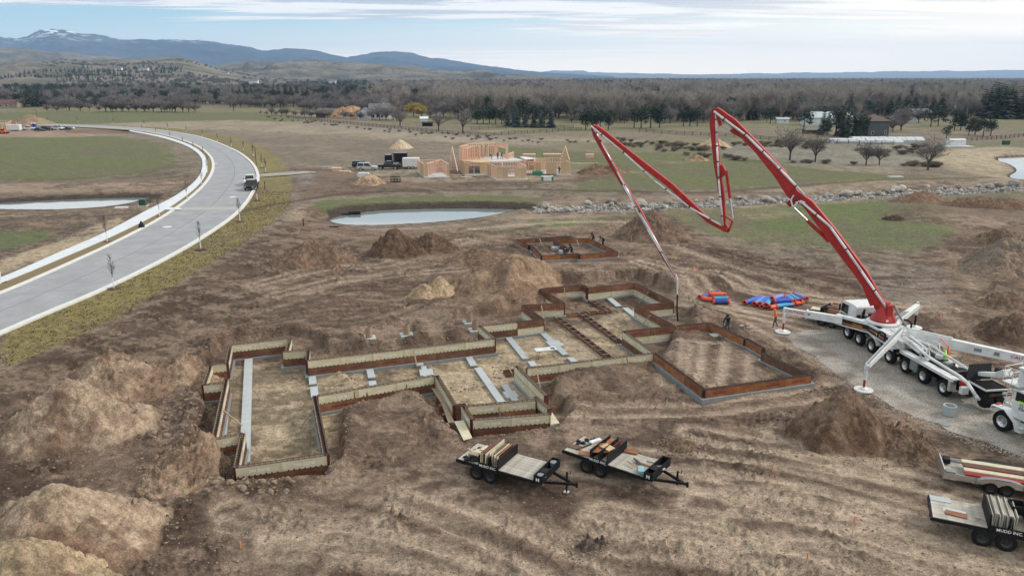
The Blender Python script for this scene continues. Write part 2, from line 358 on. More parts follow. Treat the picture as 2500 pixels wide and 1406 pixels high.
# --- colours of the ground (albedo)
def srgb(r, g, b):
    c = np.array([r, g, b]) / 255.; return tuple(np.where(c < .04045, c / 12.92, ((c + .055) / 1.055) ** 2.4))
BROWN = (.148, .099, .072); TAN = (.295, .217, .158); DARK = (.070, .045, .031); SAND = (.43, .345, .23)
TRK = (.42, .325, .24)
GREEN = (.108, .125, .052); GREEN2 = (.085, .135, .038); OLIVE = (.165, .155, .09); STUB = (.28, .232, .17); FIELD = (.19, .155, .115)
GREY = (.22, .195, .168); DRY = (.20, .165, .07)
ZONES = [ # colour, strength, edge softness (m), polygon
 (FIELD, 1, 20, [(-900,262),(3400,262),(3400,600),(-900,600)]),
 (OLIVE, .9, 20, [(-900,262),(3400,262),(3400,318),(1700,318),(1400,330),(1040,306),(850,294),(640,272),(-900,278)]),
 (DRY, .35, 10, [(90,262),(600,262),(640,270),(600,272),(90,270)]),
 ((.25,.20,.10), .8, 4, [(1160,317),(1230,320),(1340,318),(1330,323),(1180,326)]),
 (GREEN, .9, 10, [(-900,274),(640,274),(760,292),(700,299),(240,303),(-900,306)]),
 (STUB, .85, 8, [(240,303),(560,293),(760,300),(1000,320),(1360,344),(1420,356),(1100,352),(760,340),(500,326),(330,312)]),
 (FIELD, .9, 6, [(350,314),(600,318),(800,330),(1120,350),(1100,400),(940,420),(780,425),(700,400),(640,360),(560,338)]),
 (GREY, .6, 5, [(780,300),(1450,345),(1470,352),(1100,332),(780,312)]),
 (OLIVE, .8, 5, [(1300,345),(1500,340),(1900,330),(2300,350),(2280,410),(1800,400),(1500,375)]),
 (STUB, .8, 4, [(1300,332),(1480,336),(1580,345),(1560,352),(1330,345)]),
 (GREY, .7, 4, [(1750,345),(2300,350),(2290,385),(2200,410),(1900,400),(1750,372)]),
 (GREEN, .85, 4, [(1130,350),(1450,372),(1600,372),(1850,390),(2130,420),(2250,430),(2400,432),(2100,450),(1800,462),(1500,470),(1380,466),(1420,440),(1400,400),(1140,372)]),
 (STUB, .7, 2.5, [(1880,398),(2150,405),(2240,420),(2180,428),(1980,412)]), (STUB, .6, 2, [(1440,412),(1600,420),(1560,424),(1440,420)]), (TAN, .5, 2, [(1600,392),(1700,396),(1640,400)]),
 (GREEN, .5, 5, [(2250,352),(2500,342),(2900,350),(2900,362),(2500,366),(2300,362)]),
 (GREEN, .85, 4, [(-900,338),(0,335),(240,330),(360,342),(425,365),(440,395),(420,415),(330,428),(150,440),(-900,448)]),
 (DARK, .35, 4, [(-900,440),(150,436),(330,424),(430,400),(452,380),(470,400),(450,440),(380,452),(-900,462)]),
 (TAN, .85, 3, [(-900,318),(0,312),(170,316),(290,322),(320,330),(150,336),(-900,340)]),
 (BROWN, .8, 3, [(150,318),(300,314),(340,322),(300,328),(170,326)]),
 (BROWN, .6, 2, [(-900,462),(380,450),(470,430),(478,445),(430,475),(370,500),(200,515),(-900,520)]),
 (TAN, .75, 2, [(-900,456),(350,444),(465,432),(470,440),(400,470),(372,476),(300,468),(-900,475)]),
 (MUD, .9, 1.2, [(-900,488),(0,482),(150,474),(350,470),(400,478),(372,490),(250,484),(0,494),(-900,500)]),
 (TAN, .7, 1.5, [(-900,512),(100,512),(300,504),(400,488),(410,500),(330,520),(100,530),(-900,534)]),
 (DARK, .6, 1.5, [(-900,530),(100,530),(330,520),(400,508),(360,530),(250,560),(130,610),(0,650),(-900,1020),(-900,700)]),
 (GREEN2, .9, 1.2, [(-900,566),(0,562),(120,560),(130,575),(60,600),(0,612),(-900,700)]),
 (BROWN, .8, 1.5, [(-900,540),(0,540),(130,536),(200,540),(100,560),(0,562),(-900,566)]),
 (SAND, .75, .8, [(-200,700),(0,636),(100,605),(200,560),(290,530),(312,540),(280,555),(180,600),(0,668),(-200,745)]),
 # banks and rim of the centre pond
 (GREEN, .85, 2, [(745,500),(800,486),(1000,478),(1250,476),(1330,488),(1330,500),(1290,505),(1270,498),(1000,494),(850,506),(800,520),(810,545),(770,530)]),
 (GREEN2, .6, 1.2, [(748,505),(775,494),(820,498),(790,515),(790,535),(768,530)]),
 (DARK, .5, .8, [(786,522),(840,500),(960,494),(1150,490),(1290,494),(1330,506),(1290,514),(1180,510),(1000,512),(880,518),(810,532),(800,545)]),
 (TAN, .85, 1.2, [(790,540),(830,549),(930,552),(1060,544),(1180,532),(1290,518),(1500,516),(1700,506),(1900,498),(2150,486),(2150,492),(1900,506),(1700,520),(1500,528),(1300,535),(1200,545),(1000,560),(830,562),(740,552),(700,520),(735,500),(770,530)]),
 (GREEN2, .85, 1.2, [(865,605),(930,575),(1060,570),(1250,560),(1400,542),(1480,545),(1400,556),(1250,576),(1080,584),(920,596),(880,612)]),
 (GREEN2, .75, 1.2, [(1290,545),(1400,534),(1560,524),(1520,540),(1400,552)]),
 (GREEN, .7, 1.5, [(1490,520),(1700,508),(1900,500),(2170,486),(2350,478),(2500,470),(2500,482),(2300,500),(2350,560),(2345,600),(2250,615),(2080,608),(1900,600),(1760,580),(1620,545)]),
 (GREEN2, .55, 1.5, [(1800,525),(2000,500),(2170,496),(2200,520),(2350,570),(2330,600),(2150,600),(1950,570),(1850,560)]),
 (TAN, .45, 2, [(1800,520),(1900,512),(1960,520),(1900,535),(1820,540)]),
 (BROWN, .7, 2, [(2150,520),(2300,500),(2500,490),(2900,500),(2900,640),(2500,600),(2360,590),(2300,550),(2200,540)]),
 (TAN, .5, 2, [(2260,520),(2500,530),(2500,570),(2360,560)]),
 (GREEN2, .4, 1, [(2290,680),(2400,690),(2500,710),(2500,722),(2380,706)]),
 (SAND, .6, 4, [(2268,385),(2330,362),(2440,358),(2600,362),(2600,380),(2500,380),(2440,384),(2470,402),(2490,418),(2470,433),(2400,430),(2300,412)]),
 (TAN, .6, 3, [(2000,445),(2250,434),(2500,430),(2500,446),(2250,456),(2000,470),(1850,480),(1840,470)]),
 (BROWN, .5, 3, [(1250,480),(1500,470),(1800,464),(1840,470),(1800,482),(1500,490),(1330,500)]),
 (TAN, .45, 3, [(1380,476),(1700,478),(1800,474),(1700,486),(1500,490),(1400,494)]),
 (STUB, .8, 3, [(780,405),(900,400),(1030,400),(1020,420),(1000,450),(870,440),(780,425)]),
 (BROWN, .8, 2.5, [(700,400),(820,412),(900,425),(1000,440),(1400,430),(1500,400),(1540,410),(1480,440),(1300,452),(1000,470),(850,478),(720,490),(705,450)]),
 (STUB, .7, 1.5, [(1000,425),(1400,425),(1410,436),(1300,444),(1010,446)]),
 (GREY, .8, 1.2, [(628,425),(720,416),(760,418),(770,450),(740,452),(720,430),(632,432)]),
 (DRY, .9, .6, None),
 # the site
 (BROWN, .85, 1.5, None),
 (SAND, .9, .7, [(548,880),(700,862),(810,880),(1330,800),(1560,735),(1640,780),(1570,850),(1300,920),(1330,1000),(1180,1040),(1060,960),(820,990),(810,1140),(590,1140),(550,1080)]),
 (TAN, .7, 1.2, [(530,1190),(900,1150),(1150,1100),(1400,1020),(1600,1040),(1300,1120),(1100,1200),(760,1220)]),
 (BROWN, .5, 1.0, [(835,1010),(1030,985),(1060,1070),(1000,1090),(850,1110)]),
 (DARK, .55, 1.2, [(-900,960),(0,900),(250,810),(430,705),(560,620),(640,560),(700,580),(640,660),(560,740),(450,830),(200,920),(0,1000),(-900,1300)]),
 (DARK, .75, .8, [(-600,1080),(0,1075),(110,1125),(180,1190),(60,1230),(0,1270),(-600,1300)]),
 (DARK, .6, 1.2, [(420,1270),(560,1230),(700,1240),(680,1290),(540,1330),(440,1330)]),
 (DARK, .8, .9, [(690,1330),(860,1280),(1060,1300),(1160,1370),(1100,1420),(760,1420)]),
 (DARK, .6, .8, [(1380,1310),(1470,1300),(1500,1340),(1440,1360),(1380,1345)]),
 (DARK, .55, .8, [(850,1130),(1010,1120),(1080,1180),(980,1210),(880,1180)]),
 (TAN, .45, 1.5, [(600,1200),(1000,1210),(1400,1330),(1500,1406),(1200,1406),(900,1260),(620,1250)]),
 (TAN, .5, 1.5, [(1900,1250),(2300,1300),(2500,1350),(2500,1440),(2000,1440),(1800,1330)]),
 (TAN, .5, 1.5, [(2180,1020),(2330,1070),(2480,1130),(2420,1150),(2250,1100),(2150,1060)]),
 (DARK, .35, 1.2, [(660,620),(860,600),(1100,640),(1150,700),(1000,740),(760,720),(660,660)]),
 (TAN, .5, 1, [(860,795),(960,760),(1100,780),(1080,830),(900,840)]),
 (TAN, .55, 1.2, [(1300,640),(1560,640),(1900,780),(2000,900),(1900,870),(1760,760),(1560,680),(1400,670)]),
 (DARK, .35, 1.2, [(1600,600),(1800,620),(2100,690),(2050,730),(1850,740),(1700,700)]),
 (DARK, .45, .5, [(1590,850),(1640,860),(1720,920),(1760,950),(1720,960),(1640,900)]), (DARK, .5, .6, [(1850,830),(1980,890),(2020,930),(1960,930),(1870,870)]),
 (DARK, .4, 1.5, [(2330,740),(2500,720),(2900,760),(2900,900),(2500,860),(2400,800)]),
 (GREY, .6, 1.2, [(2050,640),(2300,650),(2330,740),(2250,760),(2150,720)]),
]
def ground_colour(x, y):
    r = np.hypot(x, y)
    C = np.tile(np.array(FIELD) * .8, (len(x), 1)); grass = np.zeros(len(x))
    nb = fbm(x * .12, y * .12, 3, 40); ns = fbm(x * .7, y * .7, 4, 50); nstr = fbm(x * .5 + y * .9, (y - x * .35) * .1, 4, 60); nf = fbm(x * 2.5, y * 2.5, 3, 70)
    for i, (col, st, so, P) in enumerate(ZONES):
        if P is None: P = VERGE if col == DRY else SITE
        else: P = S(P)
        lo = P.min(0) - so * 2; hi = P.max(0) + so * 2
        m = (x > lo[0]) & (x < hi[0]) & (y > lo[1]) & (y < hi[1])
        if not m.any(): continue
        d = poly_sd(x[m], y[m], P) + (ns[m] - .5) * so * 3.2
        a = sstep(-d, -so * .6, so * .6) * st * (1 if st >= .84 else np.clip(.35 + 1.3 * ns[m], 0, 1))
        C[m] = C[m] * (1 - a)[:, None] + np.array(col) * a[:, None]
        g = 1.0 if col in (GREEN, GREEN2, DRY) else (.6 if col == OLIVE else 0.)
        grass[m] = grass[m] * (1 - a) + g * a
    soil = (1 - grass)
    k = (sstep(nb * .45 + ns * .55, .36, .64) - .5) * soil * sstep(r, 900, 200)
    C *= (1 + k * .32)[:, None]
    k2 = sstep(nstr * .35 + nf * .35 + ns * .3, .51, .57) * .48 * soil * (r < 140)
    C = C * (1 - k2)[:, None] + np.array(TAN) * k2[:, None]
    k3 = sstep(ns * .4 + nf * .3 + nb * .3, .455, .405) * .5 * soil * (r < 200)
    C = C * (1 - k3)[:, None] + np.array(DARK) * k3[:, None]
    for (P, z, sl), wd in zip(PONDS, (1.7, 1.4, .3)):
        m = (np.abs(x - P[:, 0].mean()) < 60) & (np.abs(y - P[:, 1].mean()) < 40)
        d = poly_sd(x[m], y[m], P); far = sstep(y[m] - P[:, 1].mean(), -2.0, 1.0); ww = .35 + wd * far; a = sstep(d, ww + .6 + (ns[m] - .5) * 1.5, ww) ; C[m] = C[m] * (1 - a)[:, None] + np.array(MUD) * a[:, None]; grass[m] *= 1 - a
    for P, w, dp, li in TRACKS:
        lo = P.min(0) - 4; hi = P.max(0) + 4
        m = (x > lo[0]) & (x < hi[0]) & (y > lo[1]) & (y < hi[1])
        if not m.any(): continue
        d = seg_dist(x[m], y[m], P); a = (np.exp(-((d - .85) / .36) ** 2) if w <= .72 else np.exp(-(d / (w * .8)) ** 2)) * np.minimum(.85, abs(li) * 2.0 * (.7 + .6 * ns[m]))
        C[m] = C[m] * (1 - a)[:, None] + np.array(TRK if li > 0 else DARK) * a[:, None]
        grass[m] *= 1 - np.minimum(1, a * 2.5)
    k = grass * sstep(ns * .5 + nb * .5, .56, .42) * .5; C = C * (1 - k)[:, None] + np.array(FIELD) * .8 * k[:, None]
    g = grass * sstep(nf * .5 + nb * .5, .3, .7)
    C = C * (1 - .35 * g)[:, None] + (C * np.array([1.25, 1.22, .9])) * (.35 * g)[:, None]
    return np.clip(C, .01, 1), grass
# --- the ground, one sheet from under the camera to the horizon
rr = [8.0]
while rr[-1] < 21: rr.append(rr[-1] * 1.05)
while rr[-1] < 130: rr.append(rr[-1] * 1.0048)
while rr[-1] < 560: rr.append(rr[-1] * 1.0062)
while rr[-1] < 21000: rr.append(rr[-1] * 1.035)
rr = np.array(rr)
az = np.radians(np.r_[np.arange(-180, -41, 4), np.arange(-40, 40.001, .11), np.arange(42, 180, 4)])
RR, AZ = np.meshgrid(rr, az, indexing='ij'); gx = (RR * np.sin(AZ)).ravel(); gy = (RR * np.cos(AZ)).ravel()
gz = terrain(gx, gy); gz = np.where(np.hypot(gx, gy) > 700, gz - .0, gz)
nR, nA = len(rr), len(az)
idx = np.arange(nR * nA).reshape(nR, nA)
nxt = np.roll(idx, -1, axis=1)
quads = np.stack([idx[:-1], nxt[:-1], nxt[1:], idx[1:]], -1).reshape(-1, 4)[:, ::-1]
V = np.stack([gx, gy, gz], 1)
# close the hole beneath the camera
cidx = len(V); V = np.r_[V, [[0, 0, 0]]]
tri = np.stack([idx[0], nxt[0], np.full(nA, cidx), np.full(nA, cidx)], -1)
def ground_material():
    m = bpy.data.materials.new('ground'); m.use_nodes = True; t = m.node_tree; n = t.nodes; l = t.links
    b = n['Principled BSDF']; b.inputs['Roughness'].default_value = .95; b.inputs['Specular IOR Level'].default_value = .15
    at = n.new('ShaderNodeAttribute'); at.attribute_name = 'Col'
    co = n.new('ShaderNodeTexCoord')
    def nz(sc, de, ro=.65, st=None):
        v = co.outputs['Object']
        if st:
            mp = n.new('ShaderNodeMapping'); mp.inputs['Scale'].default_value = st[0]; mp.inputs['Rotation'].default_value = (0, 0, st[1]); l.new(v, mp.inputs[0]); v = mp.outputs[0]
        q = n.new('ShaderNodeTexNoise'); q.inputs['Scale'].default_value = sc; q.inputs['Detail'].default_value = de; q.inputs['Roughness'].default_value = ro
        l.new(v, q.inputs['Vector']); return q.outputs[0]
    def mr(v, a, b_, lo, hi):
        q = n.new('ShaderNodeMapRange'); l.new(v, q.inputs[0]); q.inputs[1].default_value = a; q.inputs[2].default_value = b_; q.inputs[3].default_value = lo; q.inputs[4].default_value = hi; return q.outputs[0]
    def mul(a, c):
        q = n.new('ShaderNodeMath'); q.operation = 'MULTIPLY'; l.new(a, q.inputs[0])
        if isinstance(c, float): q.inputs[1].default_value = c
        else: l.new(c, q.inputs[1])
        return q.outputs[0]
    f1 = mr(nz(2.6, 10, .80), .42, .57, .74, 1.26); f2 = mr(nz(11, 8, .85), .40, .60, .62, 1.32)
    f3 = mr(nz(.9, 9, .78, ((.5, 1.3, 1), .30)), .40, .60, .82, 1.20)
    f = mul(mul(f1, f2), f3)
    vm = n.new('ShaderNodeVectorMath'); vm.operation = 'SCALE'; l.new(at.outputs['Color'], vm.inputs[0]); l.new(f, vm.inputs['Scale'])
    l.new(vm.outputs[0], b.inputs['Base Color'])
    bz1 = nz(3.0, 8, .7); bz2 = nz(14, 5, .7)
    ad = n.new('ShaderNodeMath'); ad.operation = 'MULTIPLY_ADD'; l.new(bz2, ad.inputs[0]); ad.inputs[1].default_value = .35; l.new(bz1, ad.inputs[2])
    bp = n.new('ShaderNodeBump'); bp.inputs['Strength'].default_value = 1.0; bp.inputs['Distance'].default_value = .16; l.new(ad.outputs[0], bp.inputs['Height']); l.new(bp.outputs[0], b.inputs['Normal'])
    return m
M_GROUND = ground_material()
me = np_mesh('ground', V, np.r_[quads, tri[:, [0, 1, 2, 3]]], M_GROUND)
me.validate()
gc, gg = ground_colour(V[:, 0], V[:, 1]); set_col(me, gc)
_GZ = V[:-1, 2].reshape(nR, nA)
def th(x, y):
    r = math.hypot(x, y); a = math.atan2(x, y); i = int(np.clip(np.searchsorted(rr, r) - 1, 0, nR - 2)); j = int(np.clip(np.searchsorted(az, a) - 1, 0, nA - 2))
    u = min(max((r - rr[i]) / (rr[i + 1] - rr[i]), 0), 1); v = min(max((a - az[j]) / (az[j + 1] - az[j]), 0), 1)
    return float((_GZ[i, j] * (1 - v) + _GZ[i, j + 1] * v) * (1 - u) + (_GZ[i + 1, j] * (1 - v) + _GZ[i + 1, j + 1] * v) * u)
ground = bpy.data.objects.new('ground', me); COL.objects.link(ground); tag(ground, 'bare graded earth of the building site running out into green and stubble fields', None, None, 'structure')
# --- road, kerbs, footpath
M_ASPH = mat('asphalt', (.29,.292,.298), .9, var=.12, scale=.35, bump=.3, bscale=9, stretch=(1, 1, 1))
M_CONC = mat('kerb_concrete', (.62,.61,.58), .85, var=.08, scale=1.5, bump=.2, bscale=12)
M_WALK = mat('footpath_concrete', (.60,.62,.64), .85, var=.07, scale=.8)
M_STRIP = mat('planting_strip_soil', (.20,.13,.075), .95, scale=1.2, bump=.6, bscale=8, col2=(.17,.14,.05))
def strip(name, A, B, z, m, thick=0.0, n=260, label=None):
    A = resample(A, n); B = resample(B, n); v = []; f = []
    for a, b in zip(A, B): v += [(a[0], a[1], z), (b[0], b[1], z)]
    f = [(2 * i, 2 * i + 1, 2 * i + 3, 2 * i + 2) for i in range(n - 1)]
    if thick:
        k = len(v); v += [(x, y, z - thick) for x, y, _ in v]
        f += [(2 * i, 2 * i + 2, k + 2 * i + 2, k + 2 * i) for i in range(n - 1)] + [(2 * i + 1, k + 2 * i + 1, k + 2 * i + 3, 2 * i + 3) for i in range(n - 1)]
    mb = MB(); mb.v = v; mb.f = f; mb.m = [0] * len(f)
    return tag(mb.build(name, m), label, None, None, 'structure')
def offset(P, d):
    T = np.gradient(P, axis=0); T /= np.linalg.norm(T, axis=1)[:, None] + 1e-9; return P + np.stack([-T[:, 1], T[:, 0]], 1) * d
RR_ = resample(RD_R, 300); RL_ = resample(RD_L, 300)
strip('road', offset(RL_, .15), offset(RR_, .15), 0.0, M_ASPH, n=300, label='new grey asphalt road curving away to the left')
strip('kerb', RR_, offset(RR_, -.65), .09, M_CONC, .2, n=300, label='pale concrete kerb along the outer edge of the curved road')
strip('kerb', offset(RL_, .55), offset(RL_, -.1), .09, M_CONC, .2, n=300, label='pale concrete kerb along the inner edge of the curved road')
strip('footpath', resample(SW_U, 260), resample(SW_D, 260), .12, M_WALK, .25, n=260, label='white concrete footpath along the inner side of the curved road')
strip('planting_strip', resample(SW_D, 260), resample(offset(RL_[:265], .55), 260), .04, M_STRIP, n=260, label='narrow strip of brown mulch and dry turf between kerb and footpath')
a = G(452, 509); 
mb = MB(); mid_ = (RL_ + RR_) / 2; strip('road_joint', mid_ - .03, mid_ + .04, .005, mat('tar_joint', (.12, .12, .125), .9), n=300, label='thin dark tar joint down the middle of the road')
c0, c1, c2_, c3 = GP([(395,508),(436,508),(446,514),(405,514)]); mb.add([(*c0, .125), (*c1, .125), (*c2_, .125), (*c3, .125)], [(0, 1, 2, 3)])
tag(mb.build('footpath_crossing', M_WALK), 'short concrete ramp across the planting strip to the road', None, None, 'structure')
mb = MB(); q = GP([(440,507),(590,506),(594,512),(430,513)]); mb.add([(*p, .006) for p in q], [(0, 1, 2, 3)])
tag(mb.build('road_crossing', mat('pale_band', (.36,.355,.33), .9, scale=2)), 'pale concrete band laid across the asphalt road', None, None, 'structure')
for px, py in ((408,554), (568,481), (526,400)):
    c = G(px, py); mb = MB(); mb.lathe([(.0, .012), (.62, .012), (.64, .0)], 24, c=(c[0], c[1], 0)); tag(mb.build('manhole_collar', M_WALK), {408: 'round pale concrete manhole patch in the near stretch of road', 568: 'round pale manhole patch in the road below the pickups', 526: 'small pale manhole patch at the inside of the bend'}[px], 'manhole')
# gravel yard, dirt path
def sheet(name, P, z, m, label, jit=.25, step=1.0):
    Q = []
    for i in range(len(P)):
        a = P[i]; b = P[(i + 1) % len(P)]; k = max(1, int(np.linalg.norm(b - a) / step))
        for j in range(k): Q.append(a + (b - a) * j / k + np.random.RandomState(i * 97 + j).uniform(-jit, jit, 2))
    bm = bmesh.new(); vs = [bm.verts.new((q[0], q[1], z)) for q in Q]; es = [bm.edges.new((vs[i], vs[(i + 1) % len(vs)])) for i in range(len(vs))]
    bmesh.ops.triangle_fill(bm, edges=es, use_beauty=True); me = bpy.data.meshes.new(name)
    for f_ in bm.faces:
        if f_.normal.z < 0: f_.normal_flip()
    bm.to_mesh(me); bm.free(); me.materials.append(m); o = bpy.data.objects.new(name, me); COL.objects.link(o); return tag(o, label, None, None, 'structure')
M_GRAV = mat('gravel', (.17,.15,.13), .95, scale=8, bump=1.0, bscale=16, col2=(.50,.465,.41))
_t = M_GRAV.node_tree; _b = _t.nodes['Principled BSDF']; _src = _b.inputs['Base Color'].links[0].from_socket; _n = _t.nodes.new('ShaderNodeTexNoise'); _n.inputs['Scale'].default_value = .45; _n.inputs['Detail'].default_value = 8; _n.inputs['Roughness'].default_value = .7
_c = _t.nodes.new('ShaderNodeTexCoord'); _t.links.new(_c.outputs['Object'], _n.inputs['Vector']); _r = _t.nodes.new('ShaderNodeMapRange'); _r.inputs[1].default_value = .46; _r.inputs[2].default_value = .60; _r.inputs[4].default_value = .75; _t.links.new(_n.outputs[0], _r.inputs[0])
_m = _t.nodes.new('ShaderNodeMix'); _m.data_type = 'RGBA'; _t.links.new(_r.outputs[0], _m.inputs[0]); _t.links.new(_src, _m.inputs[6]); _m.inputs[7].default_value = (.20, .155, .115, 1); _t.links.new(_m.outputs[2], _b.inputs['Base Color'])
sheet('gravel_track', GRAVEL, -.005, M_GRAV, 'light crushed gravel track under the pump truck and mixer')
def water_mat():
    m = bpy.data.materials.new('water'); m.use_nodes = True; n = m.node_tree.nodes; b = n['Principled BSDF']
    b.inputs['Base Color'].default_value = (.20,.25,.24, 1); b.inputs['Roughness'].default_value = .06; b.inputs['IOR'].default_value = 1.33; b.inputs['Specular IOR Level'].default_value = 1.0
    b.inputs['Coat Weight'].default_value = .5; b.inputs['Coat Roughness'].default_value = .03
    z = n.new('ShaderNodeTexNoise'); z.inputs['Scale'].default_value = 1.2; bp = n.new('ShaderNodeBump'); bp.inputs['Strength'].default_value = .05; bp.inputs['Distance'].default_value = .02
    m.node_tree.links.new(z.outputs[0], bp.inputs['Height']); m.node_tree.links.new(bp.outputs[0], b.inputs['Normal']); return m
M_WATER = water_mat()
for (P, z, sl), lb in zip(PONDS, ('still pale pond water in the middle of the site', 'long narrow pond water left of the curved road', 'pond water at the right edge beyond the rock channel')):
    c = P.mean(0); sheet('pond_water', (P - c) * 1.06 + c, z, M_WATER, lb, jit=0, step=6)
# ================================================================== hills and mountains
def hill_mesh(name, curve, R, R0, R1, relief, mats, label, seed, nd=46, mat_=None, base=-3, scale=1.0, nx=620, rough=.5):
    cx = np.array([c[0] for c in curve], float); cy = np.array([c[1] for c in curve], float)
    pxs = np.linspace(cx[0], cx[-1], nx); pys = np.interp(pxs, cx, cy)
    V = []; t = np.r_[np.linspace(0, 1, nd), 1 + np.linspace(.05, .6, 8)]
    Yd = R0 + (R - R0) * t; H0 = []; SL = []
    for px, py in zip(pxs, pys):
        d = ray(px, py); s = d[0] / d[1]; H0.append(CH + d[2] / d[1] * R); SL.append(s)
    H0 = np.array(H0); SL = np.array(SL); YY, SS = np.meshgrid(Yd, SL, indexing='ij'); X_ = YY * SS
    T = np.meshgrid(t, SL, indexing='ij')[0]; prof = np.where(T <= 1, np.power(np.clip(T, 0, 1), 1.15) * (1.0 - .0 * T), np.clip(1 - (T - 1) * 1.6, 0, 1))
    k = 1 / (R * .035 * scale)
    n = fbm(X_ * k, YY * k, 6, seed, .55); rid = 1 - np.abs(2 * fbm(X_ * k * .8, YY * k * .8, 4, seed + 5) - 1) * 2
    env = np.clip(prof * (1.25 - prof) * 2.2, 0, 1) * sstep(np.arange(nx), nx - 1, nx - nx // 4)[None, :]
    Zh = base + (H0[None, :] - base) * prof + ((n - .5) * 1.2 + (rid - .5) * .35)  * relief * env
    Zh += (fbm(X_ * k * 7, YY * k * 7, 3, seed + 2) - .5) * relief * .16 * prof
    edge = np.minimum(sstep(np.arange(nx), 0, 12), 1)[None, :] if curve[0][0] > -500 else 1
    V = np.stack([X_, YY, base + (Zh - base) * edge], -1).reshape(-1, 3)
    idx = np.arange(V.shape[0]).reshape(len(t), nx); q = np.stack([idx[:-1, :-1], idx[:-1, 1:], idx[1:, 1:], idx[1:, :-1]], -1).reshape(-1, 4)
    o = bpy.data.objects.new(name, np_mesh(name, V, q, mat_)); COL.objects.link(o); tag(o, label, None, None, 'structure')
    def hz_(x, y):
        s = x / y; j = np.interp(s, SL, np.arange(nx)); i = np.interp(y, Yd, np.arange(len(t))); Z2 = V[:, 2].reshape(len(t), nx)
        return float(Z2[int(round(i)), int(round(j))])
    return o, hz_
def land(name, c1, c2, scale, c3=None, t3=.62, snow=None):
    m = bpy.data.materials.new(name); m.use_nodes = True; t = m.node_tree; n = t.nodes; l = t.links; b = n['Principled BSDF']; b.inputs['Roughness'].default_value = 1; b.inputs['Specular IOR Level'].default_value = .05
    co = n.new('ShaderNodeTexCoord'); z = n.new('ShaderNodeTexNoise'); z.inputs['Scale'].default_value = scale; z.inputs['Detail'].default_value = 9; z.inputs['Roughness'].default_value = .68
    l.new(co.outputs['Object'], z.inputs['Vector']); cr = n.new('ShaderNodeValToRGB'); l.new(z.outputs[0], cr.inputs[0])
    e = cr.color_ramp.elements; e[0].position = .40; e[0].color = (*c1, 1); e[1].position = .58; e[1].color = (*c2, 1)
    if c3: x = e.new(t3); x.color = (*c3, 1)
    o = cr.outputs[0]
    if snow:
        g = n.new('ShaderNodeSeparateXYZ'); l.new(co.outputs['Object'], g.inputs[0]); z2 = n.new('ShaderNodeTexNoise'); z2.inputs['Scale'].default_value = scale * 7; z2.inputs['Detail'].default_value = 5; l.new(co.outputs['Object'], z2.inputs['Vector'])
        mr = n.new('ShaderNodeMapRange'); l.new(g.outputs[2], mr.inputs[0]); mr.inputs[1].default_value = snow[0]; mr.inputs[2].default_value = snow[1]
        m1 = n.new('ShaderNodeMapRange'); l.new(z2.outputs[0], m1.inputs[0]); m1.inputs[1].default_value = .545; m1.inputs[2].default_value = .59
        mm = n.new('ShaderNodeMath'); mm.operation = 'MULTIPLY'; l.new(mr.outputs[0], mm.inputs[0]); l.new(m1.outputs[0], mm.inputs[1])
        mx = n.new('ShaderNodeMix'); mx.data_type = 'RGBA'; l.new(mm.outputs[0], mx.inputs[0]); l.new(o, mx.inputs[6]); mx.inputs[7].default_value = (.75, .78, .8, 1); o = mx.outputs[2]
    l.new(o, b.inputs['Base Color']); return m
hill_mesh('mountain_range', [(-1400,120),(-600,100),(-200,96),(0,90),(45,96),(70,88),(95,76),(125,70),(160,74),(190,80),(260,88),(300,96),(420,97),(500,103),(600,115),(640,125),(700,120),(740,119),(800,131),(850,140),(885,133),(930,127),(1000,129),(1060,141),(1140,153),(1200,163),(1270,172),(1340,178),(1430,183),(1500,187)], 9000, 5200, 9600, 80, None, 'blue mountain range with snow patches on its highest dome', 3, mat_=land('mountain_forest_haze', (.028,.046,.075), (.065,.085,.11), .0012, snow=(330, 500)), nd=70)  # forest colour with some of the distant haze's blue painted into it
hill_mesh('mesa', [(1200,190),(1300,179),(1350,174),(1425,173),(1440,178),(1600,181),(1750,182),(2000,178),(2250,174),(2500,171),(3200,170),(4200,176)], 16000, 13000, 17000, 60, None, 'low blue tableland along the right horizon', 8, mat_=land('mesa_land', (.10,.10,.10), (.16,.15,.14), .0012), nd=20)
HILL_A = hill_mesh('hill', [(-1600,120),(-300,112),(0,113),(60,118),(150,128),(250,140),(350,150),(450,152),(520,170),(600,187)], 4600, 3000, 5200, 60, None, 'dark brown hill at the far left below the mountains', 11, mat_=land('hill_dark', (.09,.085,.07), (.20,.175,.14), .004))
HILL_C = hill_mesh('hill', [(440,188),(500,170),(560,158),(640,152),(760,148),(900,155),(1000,162),(1100,175),(1200,178),(1300,184),(1400,190)], 3600, 2300, 4200, 45, None, 'long grey brown hill in the middle distance left of centre', 17, mat_=land('hill_grey', (.07,.068,.055), (.19,.165,.13), .006))
HILL_B = hill_mesh('hill', [(-1500,158),(-300,152),(0,150),(100,146),(200,150),(300,148),(400,141),(440,141),(480,152),(530,168),(600,182),(640,192)], 2600, 1250, 3000, 32, None, 'near rolling foothill with houses and dark trees on its slope', 23, mat_=land('hill_near', (.085,.085,.06), (.20,.17,.13), .009))
